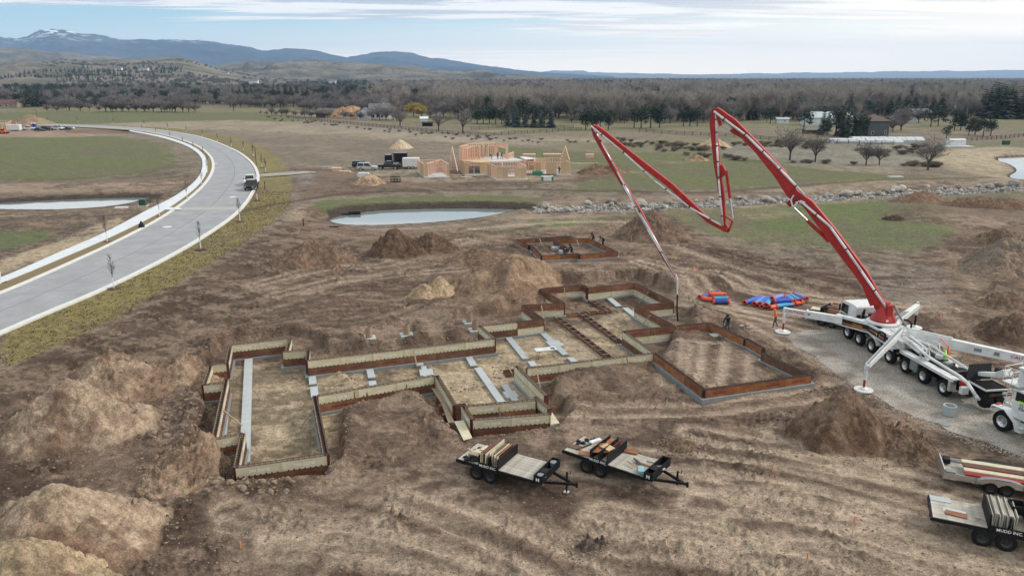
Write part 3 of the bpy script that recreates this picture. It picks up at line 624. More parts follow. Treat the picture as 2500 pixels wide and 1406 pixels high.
# air
hb = MB(); hb.box((0, 0, 349.5), (36400, 34400, 703)); haze = hb.build('haze', [], None); tag(haze, 'thin blue haze over the whole valley', None, None, 'stuff')
hm = bpy.data.materials.new('haze'); hm.use_nodes = True; hn = hm.node_tree.nodes; hn.clear(); ho = hn.new('ShaderNodeOutputMaterial'); hp = hn.new('ShaderNodeVolumePrincipled')
hp.inputs['Color'].default_value = (.46, .68, 1.0, 1); hp.inputs['Density'].default_value = 7.0e-5; hp.inputs['Anisotropy'].default_value = .1
hm.node_tree.links.new(hp.outputs[0], ho.inputs['Volume']); haze.data.materials.append(hm)
# ================================================================== common materials
M_CREAM = mat('cream_form_plywood', (.50,.44,.29), .6, scale=1.3, randobj=.08, col2=(.66,.60,.43))
M_BRN = mat('rust_brown_form_plywood', (.125,.052,.030), .6, scale=2.2, col2=(.24,.115,.062), randobj=.35)
M_RUST = mat('orange_rust_form', (.20,.062,.022), .65, scale=2.5, col2=(.34,.14,.05), randobj=.3)
M_REDF = mat('dark_red_steel', (.11,.026,.020), .5, var=.3, scale=9)
M_BLK = mat('black_paint', (.010,.010,.011), .6, var=.3, scale=5, spec=.2)
M_BLKM = mat('black_rubber', (.012,.012,.012), .9, spec=.2, var=.2, scale=9, bump=.2, bscale=40)
M_STEEL = mat('dark_steel', (.040,.035,.032), .6, .2, scale=8)
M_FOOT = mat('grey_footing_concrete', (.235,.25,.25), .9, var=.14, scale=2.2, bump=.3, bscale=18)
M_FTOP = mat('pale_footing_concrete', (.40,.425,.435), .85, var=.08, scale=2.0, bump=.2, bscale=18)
M_WOOD = mat('fresh_timber', (.70,.46,.335), .75, var=.12, scale=4, stretch=(1, 1, 6), randobj=.12)
M_WOODG = mat('grey_brace_timber', (.32,.24,.165), .8, var=.2, scale=5)
M_DECK = mat('weathered_deck_boards', (.30,.265,.215), .85, scale=3.0, col2=(.50,.47,.41), stretch=(1, 1, 1), randobj=.10, bump=.2)
M_WHITE = mat('white_paint', (.58,.58,.56), .45, scale=1.8, col2=(.74,.76,.76))
M_WHITED = mat('dusty_white_paint', (.60,.60,.58), .5, var=.12, scale=3)
M_RED = mat('red_paint', (.30,.009,.007), .5, scale=1.6, col2=(.47,.018,.012))
M_REDD = mat('deep_red_paint', (.30,.014,.012), .45, var=.14, scale=1.2)
M_ORG = mat('safety_orange', (.85,.12,.02), .7, var=.1, scale=9)
M_GLASS = mat('dark_window_glass', (.015,.018,.02), .08, scale=2)
M_CHROME = mat('brushed_aluminium', (.62,.63,.64), .3, .9, var=.08, scale=8)
M_GRY = mat('grey_metal', (.22,.23,.235), .5, .3, var=.15, scale=5)
M_TXTW = mat('white_lettering', (.80,.80,.78), .6, var=.02)
M_TXTR = mat('red_lettering', (.50,.03,.02), .6, var=.02)
M_TXTB = mat('dark_red_lettering', (.20,.02,.015), .6, var=.02)
M_OSB = mat('strand_board', (.45,.31,.185), .8, scale=7, col2=(.60,.44,.28), randobj=.1)
M_SLAB = mat('fresh_slab', (.52,.52,.50), .85, var=.06, scale=1)
_txt = {}
def text_mesh(s, size, m, bold=.012):
    k = (s, size, m.name)
    if k not in _txt:
        cu = bpy.data.curves.new('lettering', 'FONT'); cu.body = s; cu.size = size; cu.align_x = 'CENTER'; cu.align_y = 'CENTER'; cu.offset = bold * size; cu.extrude = .004; cu.resolution_u = 2
        o = bpy.data.objects.new('lettering', cu); COL.objects.link(o); dg = bpy.context.evaluated_depsgraph_get(); me = bpy.data.meshes.new_from_object(o.evaluated_get(dg))
        bpy.data.objects.remove(o); me.materials.clear(); me.materials.append(m); me.name = 'lettering'; _txt[k] = me
    return _txt[k]
def lettering(s, size, m, parent, origin, xdir, up, name='lettering', flip=False):
    """text with its reading direction xdir and its top towards up, facing xdir x up"""
    o = bpy.data.objects.new(name, text_mesh(s, size, m)); link(o, parent)
    x = Vector(xdir).normalized(); z = Vector(up); z = (z - x * z.dot(x)).normalized(); nrm = x.cross(z)
    if flip: x = -x; z = -z
    o.matrix_local = Matrix(((x.x, z.x, nrm.x, origin[0]), (x.y, z.y, nrm.y, origin[1]), (x.z, z.z, nrm.z, origin[2]), (0, 0, 0, 1))); return o
# ================================================================== concrete forms
def formwork(name, segs, ctr, ztop, hgt, label, textp=.8, thick=.26, rows=2):
    """segs: (pixel a, pixel b, look); C cream over brown, B brown over cream, R all rust, D all cream"""
    cx, cy = ctr; root = empty(name, (cx, cy, ztop - hgt), 0, label, 'formwork'); ties = MB(); cap = MB(); cache = {}
    rh = hgt / rows
    for si, (pa, pb, look) in enumerate(segs):
        a = G(*pa, ztop) - np.array(ctr); b = G(*pb, ztop) - np.array(ctr); Ls = float(np.linalg.norm(b - a)); d = (b - a) / Ls; n = np.array([-d[1], d[0]]); ang = math.atan2(d[1], d[0])
        k = max(1, int(round(Ls / 2.44))); pl = Ls / k
        for side in (-1, 1):
            for i in range(k):
                for r in range(rows):
                    top = (r == rows - 1)
                    mk = {'C': M_CREAM if top else M_BRN, 'B': M_BRN if top else M_CREAM, 'R': M_RUST if (si * 7 + i * 3) % 3 else M_BRN, 'D': M_CREAM}[look]
                    key = (round(pl, 2), mk.name)
                    if key not in cache:
                        mb = MB(); mb.box((0, 0, 0), (pl - .012, .03, rh - .01)); 
                        for e in (-1, 1): mb.box((e * (pl / 2 - .03), .022, 0), (.05, .03, rh - .01)); 
                        cache[key] = mb.mesh('form_panel', mk)
                    o = bpy.data.objects.new('form_panel', cache[key]); link(o, root)
                    p = a + d * (i + .5) * pl + n * side * thick / 2; o.location = (p[0], p[1], rh * (r + .5)); o.rotation_euler = (0, 0, ang if side > 0 else ang + math.pi)
                    rs = random.random()
                    if rs < textp and pl > 1.1 and (mk in (M_CREAM, M_BRN, M_RUST)):
                        nn = n * side
                        if nn[1] < .3:   # the side that can be seen from outside or over the wall
                            xd = (-d if side > 0 else d); w = 'MUDD INC' if pl > 1.9 else 'MUDD'
                            q = p + nn * .022 + (np.array([0, 0]))
                            t_ = lettering(w, .23, M_TXTW if mk is M_CREAM else M_TXTB, root, (q[0], q[1], rh * (r + .5)), (xd[0], xd[1], 0), (0, 0, 1), 'stencil', flip=True)
        # ties across the top, slots between the rows, steel edge rails
        nt_ = int(Ls / .305)
        for j in range(nt_ + 1):
            p = a + d * min(Ls, j * .305 + .08)
            ties.box((p[0], p[1], hgt + .012), (.035, thick + .09, .03), ang)
            if rows == 2:
                for side in (-1, 1):
                    q = p + n * side * (thick / 2 + .018); ties.box((q[0], q[1], rh + (.02 if j % 5 else .05)), (.09, .02, .085), ang)
        for side in (-1, 1):
            q0 = a + n * side * thick / 2; q1 = b + n * side * thick / 2; cap.bar((q0[0], q0[1], hgt + .006), (q1[0], q1[1], hgt + .006), .045, .02)
        for e, s_ in ((a, -1), (b, 1)):
            q = e + d * s_ * .02; cap.box((q[0], q[1], hgt / 2), (.03, thick + .08, hgt), ang)
    tag(ties.build('form_tie', M_STEEL, root), kind='stuff'); cap.build('steel_edge', M_REDF if rows == 2 else M_STEEL, root)
    return root
HOUSE = [((555,843),(710,826),'C'), ((562,843),(553,888),'C'), ((514,891),(552,887),'C'), ((514,891),(498,938),'C'), ((497,939),(545,934),'C'),
 ((552,925),(521,1071),'C'), ((521,1072),(592,1058),'C'), ((592,1058),(576,1139),'C'), ((575,1140),(797,1109),'C'), ((797,1108),(768,966),'C'), ((776,966),(1058,917),'C'),
 ((1066,916),(1110,988),'D'), ((1112,989),(1136,986),'R'), ((1131,990),(1153,1023),'D'), ((1154,1024),(1341,1010),'C'), ((1142,991),(1306,976),'C'), ((1306,968),(1341,996),'C'),
 ((1260,893),(1333,965),'D'), ((1286,899),(1596,862),'C'), ((1597,861),(1524,810),'C'), ((1522,809),(1647,796),'B'), ((1647,796),(1553,747),'B'), ((1555,747),(1642,738),'B'),
 ((1642,737),(1551,692),'B'), ((1550,691),(1435,703),'B'), ((1434,703),(1425,696),'B'), ((1424,695),(1322,705),'B'), ((1320,705),(1376,740),'B'), ((1376,741),(1279,745),'B'), ((1277,745),(1325,779),'B'),
 ((1326,779),(1262,787),'B'), ((1262,787),(1172,796),'C'), ((1171,796),(1206,826),'C'), ((1206,827),(751,880),'C'), ((752,855),(750,877),'C'), ((691,859),(751,854),'C'), ((708,827),(700,856),'C')]
HZ = .82
hc = G(1100, 930, HZ)
house = formwork('house_formwork', HOUSE, hc, HZ, 1.22, 'long cream and brown plywood wall forms set on footings in the excavation')
GARAGE = [((1647,796),(1731,788),'R'), ((1731,788),(1819,827),'R'), ((1822,826),(1864,850),'R'), ((1863,862),(1976,915),'R'), ((1977,915),(1720,951),'R'), ((1719,951),(1600,864),'R')]
gcn = G(1780, 870, HZ)
garage = formwork('garage_formwork', GARAGE, gcn, HZ, .61, 'low rust brown wall forms round the square garage, filled with earth', rows=1, textp=.5)
def P6(x, y): return (1250 + x / 9.26, 560 + y / 9.26)
SMALL = [(P6(110,235),P6(1290,152),'R'), (P6(1295,150),P6(1370,212),'R'), (P6(1000,238),P6(1715,202),'R'), (P6(960,255),P6(1260,425),'R'), (P6(1720,200),P6(2365,505),'R'),
 (P6(2370,515),P6(1535,570),'R'), (P6(1530,570),P6(1480,545),'R'), (P6(1480,545),P6(675,598),'R'), (P6(670,600),P6(430,350),'R'), (P6(430,352),P6(380,360),'R'), (P6(380,360),P6(112,237),'R')]
scn = G(1385, 600, .85)
small = formwork('outbuilding_formwork', SMALL, scn, .85, .61, 'small rust brown wall forms beyond the spoil heap with crew working round them', rows=1, textp=.2)
# footings under every wall, and the strip footings inside
def footing(segs, ctr, ztop, hgt, width, name, label, pxz, m=M_FOOT, top=None):
    root = empty(name, (ctr[0], ctr[1], ztop - hgt), 0, label, 'concrete footing')
    for k, (pa, pb) in enumerate(segs):
        a = G(*pa, pxz) - np.array(ctr); b = G(*pb, pxz) - np.array(ctr); d = (b - a) / np.linalg.norm(b - a)
        a = a - d * (width / 2 - .01 * (k % 3)); b = b + d * (width / 2 - .012 * (k % 2)); dz = (k % 4) * .004
        mb = MB(); mb.bar((a[0], a[1], hgt / 2 - .15 + dz), (b[0], b[1], hgt / 2 - .15 + dz), width, hgt + .3); mb.build('footing', m, root)
    return root
footing([(a, b) for a, b, _ in HOUSE], hc, -.40, .2, .56, 'house_footing', 'grey concrete footing running beneath the cream and brown wall forms', HZ)
footing([(a, b) for a, b, _ in GARAGE], gcn, .21, .26, .6, 'garage_footing', 'grey concrete footing beneath the low garage forms', HZ)
footing([(a, b) for a, b, _ in SMALL], scn, .24, .2, .6, 'outbuilding_footing', 'grey concrete footing beneath the small far forms', .85)
def strip_footing(pts, w, label, pad=None, zt=-.40, grp='pale strip footings inside the house forms'):
    a = G(*pts[0], zt); b = G(*pts[1], zt); mb = MB(); n = 5; c = a
    mb.bar((0, 0, .06), (*(b - a), .06), w, .28)
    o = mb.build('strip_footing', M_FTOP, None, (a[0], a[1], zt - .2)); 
    if pad:
        p = G(*pad[0], zt) - a; d = b - a; mp = MB(); mp.box((p[0], p[1], .062), (pad[1], pad[1] * .8, .29), math.atan2(d[1], d[0])); mp.build('pad', M_FTOP, o)
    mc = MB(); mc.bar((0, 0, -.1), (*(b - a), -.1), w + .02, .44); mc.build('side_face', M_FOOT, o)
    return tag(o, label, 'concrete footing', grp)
for P, w, lb, pd in [
 (((607,872),(597,1128)), .62, 'longest pale strip footing running down the left wing', None),
 (((901,895),(908,921)), .55, 'short pale footing crossing the corridor beside the upper long wall', None), (((909,929),(911,946)), .55, 'short pale footing behind the lower corridor wall', None),
 (((1022,884),(1026,891)), .6, 'tiny square pale footing against the long upper wall', None), (((1034,893),(1042,925)), .42, 'pale footing with a broad square pad left of the central room', ((1041,908), 1.3)),
 (((762,915),(764,937)), .55, 'short pale footing at the doorway of the left wing', None), (((766,943),(769,968)), .55, 'short pale footing just below the left wing doorway', None),
 (((1143,868),(1157,892)), .55, 'short pale footing left of the folding table', None), (((1166,897),(1227,984)), .56, 'long pale footing crossing the central room', None),
 (((1239,820),(1284,875)), .56, 'long pale footing behind the folding table', None), (((1296,881),(1304,893)), .56, 'short pale footing between table and long front wall', None),
 (((1326,813),(1381,865)), .56, 'pale footing with a square pad right of the folding table', ((1354,838), 1.5)), (((1391,872),(1403,882)), .56, 'short pale footing near the front wall right of the table', None),
 (((1231,938),(1260,979)), .5, 'cross shaped pale footing near the front bay', ((1247,962), 1.15)),
 (((1485,725),(1511,747)), .6, 'pale footing in the rear right room', None), (((1526,751),(1554,773)), .6, 'pale footing below the one in the rear right room', None),
 (((556,966),(547,1060)), .3, 'narrow pale footing along the left wall of the left wing', None), (((773,985),(790,1100)), .34, 'narrow pale footing inside the right wall of the left wing', None)]:
    strip_footing(P, w, lb, pd)
mb = MB(); p = G(1740, 815, .2); q = G(1752, 822, .2); mb.bar((0, 0, 0), (*(q - p), 0), .8, .2); tag(mb.build('footing_pad', M_FTOP, None, (p[0], p[1], .15)), 'small pale concrete pad inside the far corner of the garage forms', 'concrete footing')
for i, (x, y, lb) in enumerate(((1377,613,'pale square slab block inside the small far forms'),(1359,604,'grey block behind the pale slab in the small far forms'))):
    p = G(x, y + 4, .1); mb = MB(); mb.box((0, 0, .2), (1.3, .9, .4), .3); o = mb.build('concrete_block', M_FTOP, None, (p[0], p[1], .0), bevel=.02); tag(o, lb, 'concrete block')
# low twin board forms for the interior footings
def lowform(pa, pb, label, w=.5, h=.28, z=-.6, grp='low board forms for interior footings'):
    a = G(*pa, z + h); b = G(*pb, z + h); d = b - a; Ls = float(np.linalg.norm(d)); d /= Ls; n = np.array([-d[1], d[0]]); root = empty('board_form', (a[0], a[1], z), 0, label, 'formwork', grp)
    for s in (-1, 1):
        k = max(1, int(round(Ls / 1.8)))
        for i in range(k):
            p = d * (i * Ls / k + .01) + n * s * w / 2; q = d * ((i + 1) * Ls / k - .01) + n * s * w / 2; mb = MB(); mb.bar((*p, h / 2 + .02), (*q, h / 2 + .02), .05, h); mb.build('board', M_BRN, root)
    k = int(Ls / 1.1)
    for i in range(k + 1):
        p = d * (i + .5) * Ls / (k + 1); mb = MB(); mb.bar((*(p - n * (w / 2 + .08)), h + .05), (*(p + n * (w / 2 + .08)), h + .05), .07, .05)
        for s in (-1, 1): q = p + n * s * (w / 2 + .06); mb.box((q[0], q[1], h / 2), (.05, .05, h + .1))
        mb.build('spreader', M_GRY if i % 2 else M_WOODG, root)
    mb = MB(); mb.bar((0, 0, .03), (*(d * Ls), .03), w - .06, .05); mb.build('trench_bottom', M_STEEL, root)
lowform((1358,772), (1487,871), 'longest low board form crossing the middle room'); lowform((1422,766), (1512,832), 'low board form right of the longest one')
lowform((1379,768), (1491,757), 'low board form running across the top of the two long ones'); lowform((1442,732), (1485,756), 'short low board form in the rear room')
lowform((1231,908), (1262,905), 'small open board box beside the double wall', w=.8, h=.32)
# braces leaning on forms
def brace(pa, za, pb, zb, label, w=.09):
    a = G(*pa, za); b = G(*pb, zb); mb = MB(); mb.bar((0, 0, 0), (b[0] - a[0], b[1] - a[1], zb - za), w, .05)
    tag(mb.build('timber_brace', M_WOODG, None, (a[0], a[1], za)), label, 'timber brace', 'timber braces leaning on wall forms')
for a in [((543,1000),.62,(590,1037),-.36,'brace leaning across the narrow bay of the left wing'), ((734,997),-.55,(769,988),.5,'short brace inside the right wall of the left wing'), ((733,1044),-.55,(769,992),.5,'longer brace inside the right wall of the left wing'),
 ((1583,712),.85,(1560,741),-.4,'upper brace in the rear right room'), ((1590,768),.85,(1560,800),-.4,'lower brace at the right wall of the rear rooms'), ((1377,702),.9,(1381,733),-.4,'upright brace at the rear left wall'),
 ((1322,746),.85,(1330,790),-.2,'brace hanging at the step of the rear left wall'), ((1009,852),.9,(1018,893),-.35,'brace on the long upper wall'), ((1308,898),.95,(1320,950),-.3,'brace on the front wall beside the double wall'),
 ((1530,873),.9,(1536,898),-.1,'brace on the front wall left of the garage'), ((1650,795),.9,(1655,815),.1,'brace inside the garage back wall'), ((865,955),.95,(866,985),-.2,'first brace on the lower corridor wall'),
 ((992,938),.95,(995,960),-.2,'second brace on the lower corridor wall'), ((1217,993),.95,(1222,1020),-.1,'brace across the front bay'), ((896,958),.95,(895,975),-.1,'third brace on the lower corridor wall'), ((1642,722),.8,(1617,735),.1,'brace outside the rear right corner'), ((1332,740),.8,(1323,742),-.3,'tiny prop at the rear left corner')]: brace(*a)
for a in [(P6(625,205),.9,P6(670,340),.2,'brace in the left room of the small far forms'), (P6(1465,235),.9,P6(1510,375),.2,'brace in the right room of the small far forms'), (P6(1120,330),.9,P6(1000,480),.2,'brace at the middle wall of the small far forms'), (P6(1260,425),.9,P6(1210,470),.3,'short brace by the kneeling worker at the small far forms')]: brace(*a)
# walkway planks, loose form sheets by the bay
def slab_px(name, pts, z, th_, m, label, cat, group=None):
    P = [G(x, y, zz) for (x, y), zz in zip(pts, z if isinstance(z, (list, tuple)) else [z] * len(pts))]; zs = z if isinstance(z, (list, tuple)) else [z] * len(pts); o0 = P[0]
    v = [(p[0] - o0[0], p[1] - o0[1], zz - zs[0]) for p, zz in zip(P, zs)]; n = len(v); mb = MB(); mb.add(v + [(a, b, c - th_) for a, b, c in v], [tuple(range(n)), tuple(range(2 * n - 1, n - 1, -1))] + [(i, (i + 1) % n, n + (i + 1) % n, n + i) for i in range(n)])
    return tag(mb.build(name, m, None, (o0[0], o0[1], zs[0])), label, cat, group)
slab_px('scaffold_plank', [(1054,947),(1062,948),(1085,981),(1076,982)], .1, .05, M_WOODG, 'upper brown plank of the walkway along the double wall', 'plank', 'walkway planks')
slab_px('scaffold_plank', [(1077,983),(1086,982),(1110,1030),(1095,1032)], .1, .05, M_WOODG, 'lower brown plank of the walkway along the double wall', 'plank', 'walkway planks')
for i, (x, y) in enumerate(((1070,985),(1078,1005),(1086,1028),(1098,1050))):
    p = G(x, y, -.5); mb = MB(); mb.box((0, 0, .3), (.35, .3, .62), .3); mb.box((0, 0, .0), (.5, .45, .06), .3)
    tag(mb.build('plank_support', M_BRN, None, (p[0], p[1], -.58)), ('topmost', 'second', 'third', 'lowest')[i] + ' brown trestle under the walkway beside the double wall', 'trestle', 'walkway trestles')
slab_px('loose_form_panel', [(1109,1028),(1132,1025),(1153,1068),(1132,1074)], .25, .04, M_CREAM, 'loose cream form panel lying tilted at the lower left of the front bay', 'form panel')
slab_px('loose_form_panel', [(1344,1004),(1346,1004),(1366,1032),(1344,1036)], .3, .04, M_CREAM, 'loose cream form panel jutting at the right of the front bay', 'form panel')
# sonotube piers on square pads
M_TUBE = mat('brown_card_tube', (.28,.20,.135), .8, scale=4, col2=(.36,.27,.19), bump=.2)
for x, y, lb in ((1246,738,'farthest card tube pier beside the stepped rear wall'), (1264,756,'second card tube pier beside the stepped rear wall'), (1146,790,'third card tube pier against the dug bank'), (1160,809,'nearest card tube pier of the four beside the wall'), (901,828,'left card tube pier in the shallow pit behind the long wall'), (993,821,'right card tube pier in the shallow pit behind the long wall')):
    g = GT(x, y); r = empty('tube_pier', (g.x, g.y, g.z - .02), .3, lb, 'concrete pier', 'card tube piers on square pads')
    mb = MB(); mb.box((0, 0, .05), (1.15, 1.15, .34)); mb.build('pad', M_FTOP, r, bevel=.02)
    mb = MB(); mb.lathe([(.29, .2), (.29, 1.15), (.26, 1.15), (.26, .8), (0, .8)], 20); mb.build('tube', M_TUBE, r, smooth=False)
# folding table
g = G(1332, 872, -.6); t = empty('folding_table', (g[0], g[1], -.6), math.radians(14), 'white folding table standing in the middle of the house floor', 'table')
mb = MB(); mb.box((0, 0, .73), (1.83, .76, .045)); mb.build('tabletop', M_WHITE, t, bevel=.015)
for s in (-1, 1):
    mb = MB(); x = s * .62
    for yy in (-.28, .28): mb.tube((x, yy, .71), (x + s * .06, yy, 0), .016); 
    mb.tube((x + s * .06, -.3, .012), (x + s * .06, .3, .012), .018); mb.tube((x, -.28, .4), (x, .28, .4), .012); mb.tube((x + s * .02, 0, .4), (0, 0, .7), .012); mb.build('leg', M_STEEL, t)
mb = MB(); mb.box((.55, .1, .77), (.3, .2, .03), .4); mb.box((.7, -.05, .765), (.12, .16, .02), -.3); tag(mb.build('tool_tray', M_BLK, None, (g[0], g[1], -.6)), 'small dark papers and tools on the folding table', 'tools')
# ================================================================== dirt piles and clods
def pile_material():
    m = M_GROUND.copy(); m.name = 'spoil'; return m
M_PILE = pile_material()
def pile(base, rx, ry, hgt, col, label, rot=0.0, peaks=None, seed=0, rough=.18, col2=None, flat=1.0, cat='dirt pile', rill=0):
    rx *= .92; ry *= .92; g = GT(*base); n1, n2 = 96, 46; V = []; th_ = np.linspace(0, 2 * np.pi, n1, endpoint=False); rs = np.linspace(0, 1.12, n2)
    R_, T_ = np.meshgrid(rs, th_, indexing='ij'); lx = (R_ * rx * np.cos(T_)).ravel(); ly = (R_ * ry * np.sin(T_)).ravel()
    c, s = math.cos(rot), math.sin(rot); wx = g.x + lx * c - ly * s; wy = g.y + lx * s + ly * c
    pk = peaks or [(0, 0, 1, 1)]; hh = np.zeros(len(lx)); edge = 1 + (fbm(np.cos(T_).ravel() * 1.7 + seed, np.sin(T_).ravel() * 1.7, 3, seed) - .5) * .5
    for ax, ay, ah, ar in pk:
        d = np.hypot(lx / rx - ax, ly / ry - ay) / ar / edge
        q = np.clip(1 - d, 0, 1); q = q / (1 + np.exp((q - .82) * 16) * .0 ) ; q = np.where(q > .78, .78 + (q - .78) * .55, q); hh = np.maximum(hh, ah * (q ** 1.06) * flat)
    fine = (fbm(wx * 1.3, wy * 1.3, 5, seed + 2, .6) - .5) * rough * 2.8 + (fbm(wx * 3.2, wy * 3.2, 3, seed + 8) - .5) * rough * 1.1
    cl = np.clip(fbm(wx * 6, wy * 6, 2, seed + 12) - .57, 0, 1) * rough * 5 * (hh < .55)
    h = hh * hgt * 1.5 + (fine + cl) * np.clip(hh * 5, 0, 1)
    if rill: h += np.sin(lx * rill + fbm(wx, wy, 2, 4) * 2) * .16 * np.clip(hh * 2.5, 0, 1)
    gz_ = terrain(wx, wy); z = np.where(R_.ravel() > 1.05, gz_ - .5, gz_ - .10 + h)
    idx = np.arange(len(z)).reshape(n2, n1); nx_ = np.roll(idx, -1, 1); q = np.stack([idx[:-1], idx[1:], nx_[1:], nx_[:-1]], -1).reshape(-1, 4)
    me = np_mesh('dirt_pile', np.stack([wx - g.x, wy - g.y, z - g.z], 1), q, M_PILE); me.validate()
    a = sstep(fbm(wx * .5, wy * .5, 3, seed + 6) * .6 + fbm(wx * 2, wy * 2, 2, seed) * .4, .40, .62)[:, None]; C = np.array(col) * (1 - a) + np.array(col2 or tuple(v * .66 for v in col)) * a
    C = C * np.array([1.42, 1.30, 1.20]) * (.85 + .3 * vn(wx * 5, wy * 5, 3))[:, None]
    gcol, _ = ground_colour(wx, wy); e = sstep(hh, .10, .0)[:, None]; C = C * (1 - e) + gcol * e
    set_col(me, C); o = bpy.data.objects.new('dirt_pile', me); link(o); o.location = g; tag(o, label, cat, 'spoil heaps around the site'); return o, g
PB = (.215,.165,.12); PD = (.105,.075,.056); PT = (.31,.25,.175); PM = (.155,.112,.083)
PILES = [
 pile((205,1052), 5.4, 4.2, 2.75, (.265,.215,.165), 'tall pale brown soil heap at the left edge', 0.2, [(-.12,.05,1,1),(.35,.35,.45,.6)], 1, .2, PM),
 pile((275,955), 4.9, 4.2, 2.2, (.245,.197,.15), 'pale soil heap just behind the tallest left one', .1, [(0,.1,1,1),(.5,-.1,.5,.6),(-.5,.1,.35,.6)], 2, .2, PM),
 pile((450,905), 3.6, 3.4, 1.1, (.22,.172,.128), 'low soil bank between the left heaps and the left wing', .4, [(0,0,1,1),(.4,-.5,.8,.6)], 3, .2, PM),
 pile((160,1335), 5.4, 4.4, 2.4, (.28,.227,.173), 'broad tan soil heap at the lower left', .1, [(-.1,.1,1,1),(-.5,.3,.6,.6)], 4, .16, PM),
 pile((70,1440), 4.6, 3.0, 2.0, (.30,.245,.17), 'sandy heap cut off by the lower left corner', 0, None, 5, .12, PB),
 pile((455,1140), 2.6, 3.6, .8, (.225,.175,.13), 'low clumpy soil bank left of the left wing forms', 0, [(0,0,1,1),(.2,.5,.9,.6),(-.2,-.4,.7,.7)], 6, .26, PM),
 pile((970,618), 4.6, 3.2, 2.4, (.078,.054,.04), 'dark brown clumpy heap below the centre pond', 0, [(-.05,0,1,1)], 7, .3, (.11,.078,.057)),
 pile((1055,612), 4.2, 2.8, 1.9, (.083,.058,.044), 'lower dark heap beside the dark clumpy one', 0, [(0,0,1,1)], 8, .3, (.115,.082,.06)),
 pile((765,638), 5.6, 4.4, 2.1, (.10,.073,.056), 'brown heap between the road verge and the dark heaps', 0, [(0,0,1,1),(.45,-.1,.5,.6),(-.5,-.2,.5,.6)], 9, .22, PM),
 pile((1075,716), 2.2, 1.9, 1.5, (.31,.25,.175), 'light tan conical heap in the middle of the site', 0, None, 10, .1, PB),
 pile((1036,724), 2.3, 1.7, 1.1, (.28,.22,.155), 'smaller light tan heap leaning on the conical one', 0, None, 11, .16, PB),
 pile((1240,695), 7.6, 8.6, 2.3, (.140,.100,.072), 'large tracked soil mound behind the piers', .12, [(0,-.1,1,1.0),(.25,.35,.9,.8),(-.35,-.25,.75,.6)], 12, .15, (.21,.16,.115), rill=1.5),
 pile((1165,638), 5.0, 4.0, 1.3, (.11,.08,.06), 'low dark brown mound left of the small far forms', .3, [(0,0,1,1)], 13, .14, PM),
 pile((1600,578), 5.8, 5.5, 2.9, (.105,.078,.06), 'tall brown heap behind the falling boom hose', 0, [(-.15,0,1,.95),(.4,-.1,.5,.6)], 14, .22, PM),
 pile((2065,1068), 3.8, 3.2, 2.5, (.088,.058,.040), 'round gravelly brown heap near the outrigger foot', 0, [(-.08,.0,1,1)], 15, .10, PM),
 pile((2175,1082), 2.8, 2.6, .9, (.10,.070,.052), 'low dark crumbly heap right of the round brown one', 0, None, 16, .28, (.13,.095,.07)),
 pile((2445,660), 6.0, 5.8, 3.0, (.185,.145,.112), 'tall brown heap at the right edge of the site', 0, [(.1,0,1,1),(-.3,-.3,.5,.6)], 17, .2, (.14,.12,.10)),
 pile((2470,740), 4.2, 3.0, 1.0, (.13,.11,.095), 'low grey stony heap at the right edge', 0, None, 18, .3, PM),
 pile((2480,820), 4.0, 3.6, 1.6, (.09,.065,.05), 'dark heap at the right edge behind the mixer', 0, None, 19, .3, PM),
 pile((2255,492), 6.5, 3.5, 1.5, (.14,.098,.072), 'brown heap beside the rock channel', 0, [(0,0,1,1),(-.5,0,.6,.5)], 20, .14, PM),
 pile((2430,506), 9.5, 3.6, 1.5, (.12,.083,.062), 'long brown ridge beside the rock channel at the right', -.25, [(-.3,0,1,.8),(.2,0,.9,.8),(.6,0,.7,.5)], 21, .2, PM),
 pile((2180,537), 2.2, 1.4, .6, (.08,.057,.044), 'small dark clump on the right green field', 0, None, 22, .3),
 pile((2440,590), 4.5, 3.5, 1.4, (.12,.09,.066), 'clumpy mound above the tall right heap', 0, None, 23, .3, PM),
 pile((978,363), 4.8, 5, 2.2, (.36,.32,.25), 'pale grey sand heap in the field left of the framed house', 0, None, 24, .1, PT),
 pile((905,448), 4.2, 4.5, 1.6, (.17,.125,.092), 'brown mound left of the framed house', 0, [(0,0,1,1),(.4,0,.6,.5)], 25, .2, PT),
 pile((1475,422), 6.5, 6, 1.6, (.095,.066,.05), 'dark earth heap right of the framed house', 0, [(-.3,0,1,.8),(.3,0,.9,.7)], 26, .2, PM),
 pile((1742,360), 6.5, 7, 2.4, (.33,.26,.17), 'straw coloured heap in the brush behind the boom', 0, None, 27, .2, PT),
 pile((862,288), 15, 14, 5.0, (.30,.20,.12), 'huge tan compost mound between barn and white house', 0, [(0,0,1,1),(-.4,0,.9,.7)], 28, .3, (.20,.13,.08)),
 pile((1700,392), 4.5, 4, 1.4, (.28,.22,.15), 'small tan mound in the brush field', 0, None, 29, .2, PM),
 pile((70,318), 16, 9, 2.5, (.19,.145,.105), 'long brown bank beside the left parked cars', 0, None, 30, .2, PM) if False else pile((75,303), 12, 12, 3.2, (.20,.17,.12), 'olive mound in the far left field', 0, None, 30, .2, PM),
 pile((1660,1090), 1.5, 1.1, .28, (.11,.08,.058), 'tiny dark dirt mound right of the second trailer', 0, None, 31, .08, PM),
 pile((1440,1335), 1.1, .8, .35, (.07,.055,.05), 'small dark clod heap in the lower middle', 0, None, 32, .10, (.10,.08,.07)),
 pile((430,712), 4.5, 2.2, .5, (.10,.075,.055), 'low dirt bank along the verge', .5, None, 33, .15) if False else None,
]
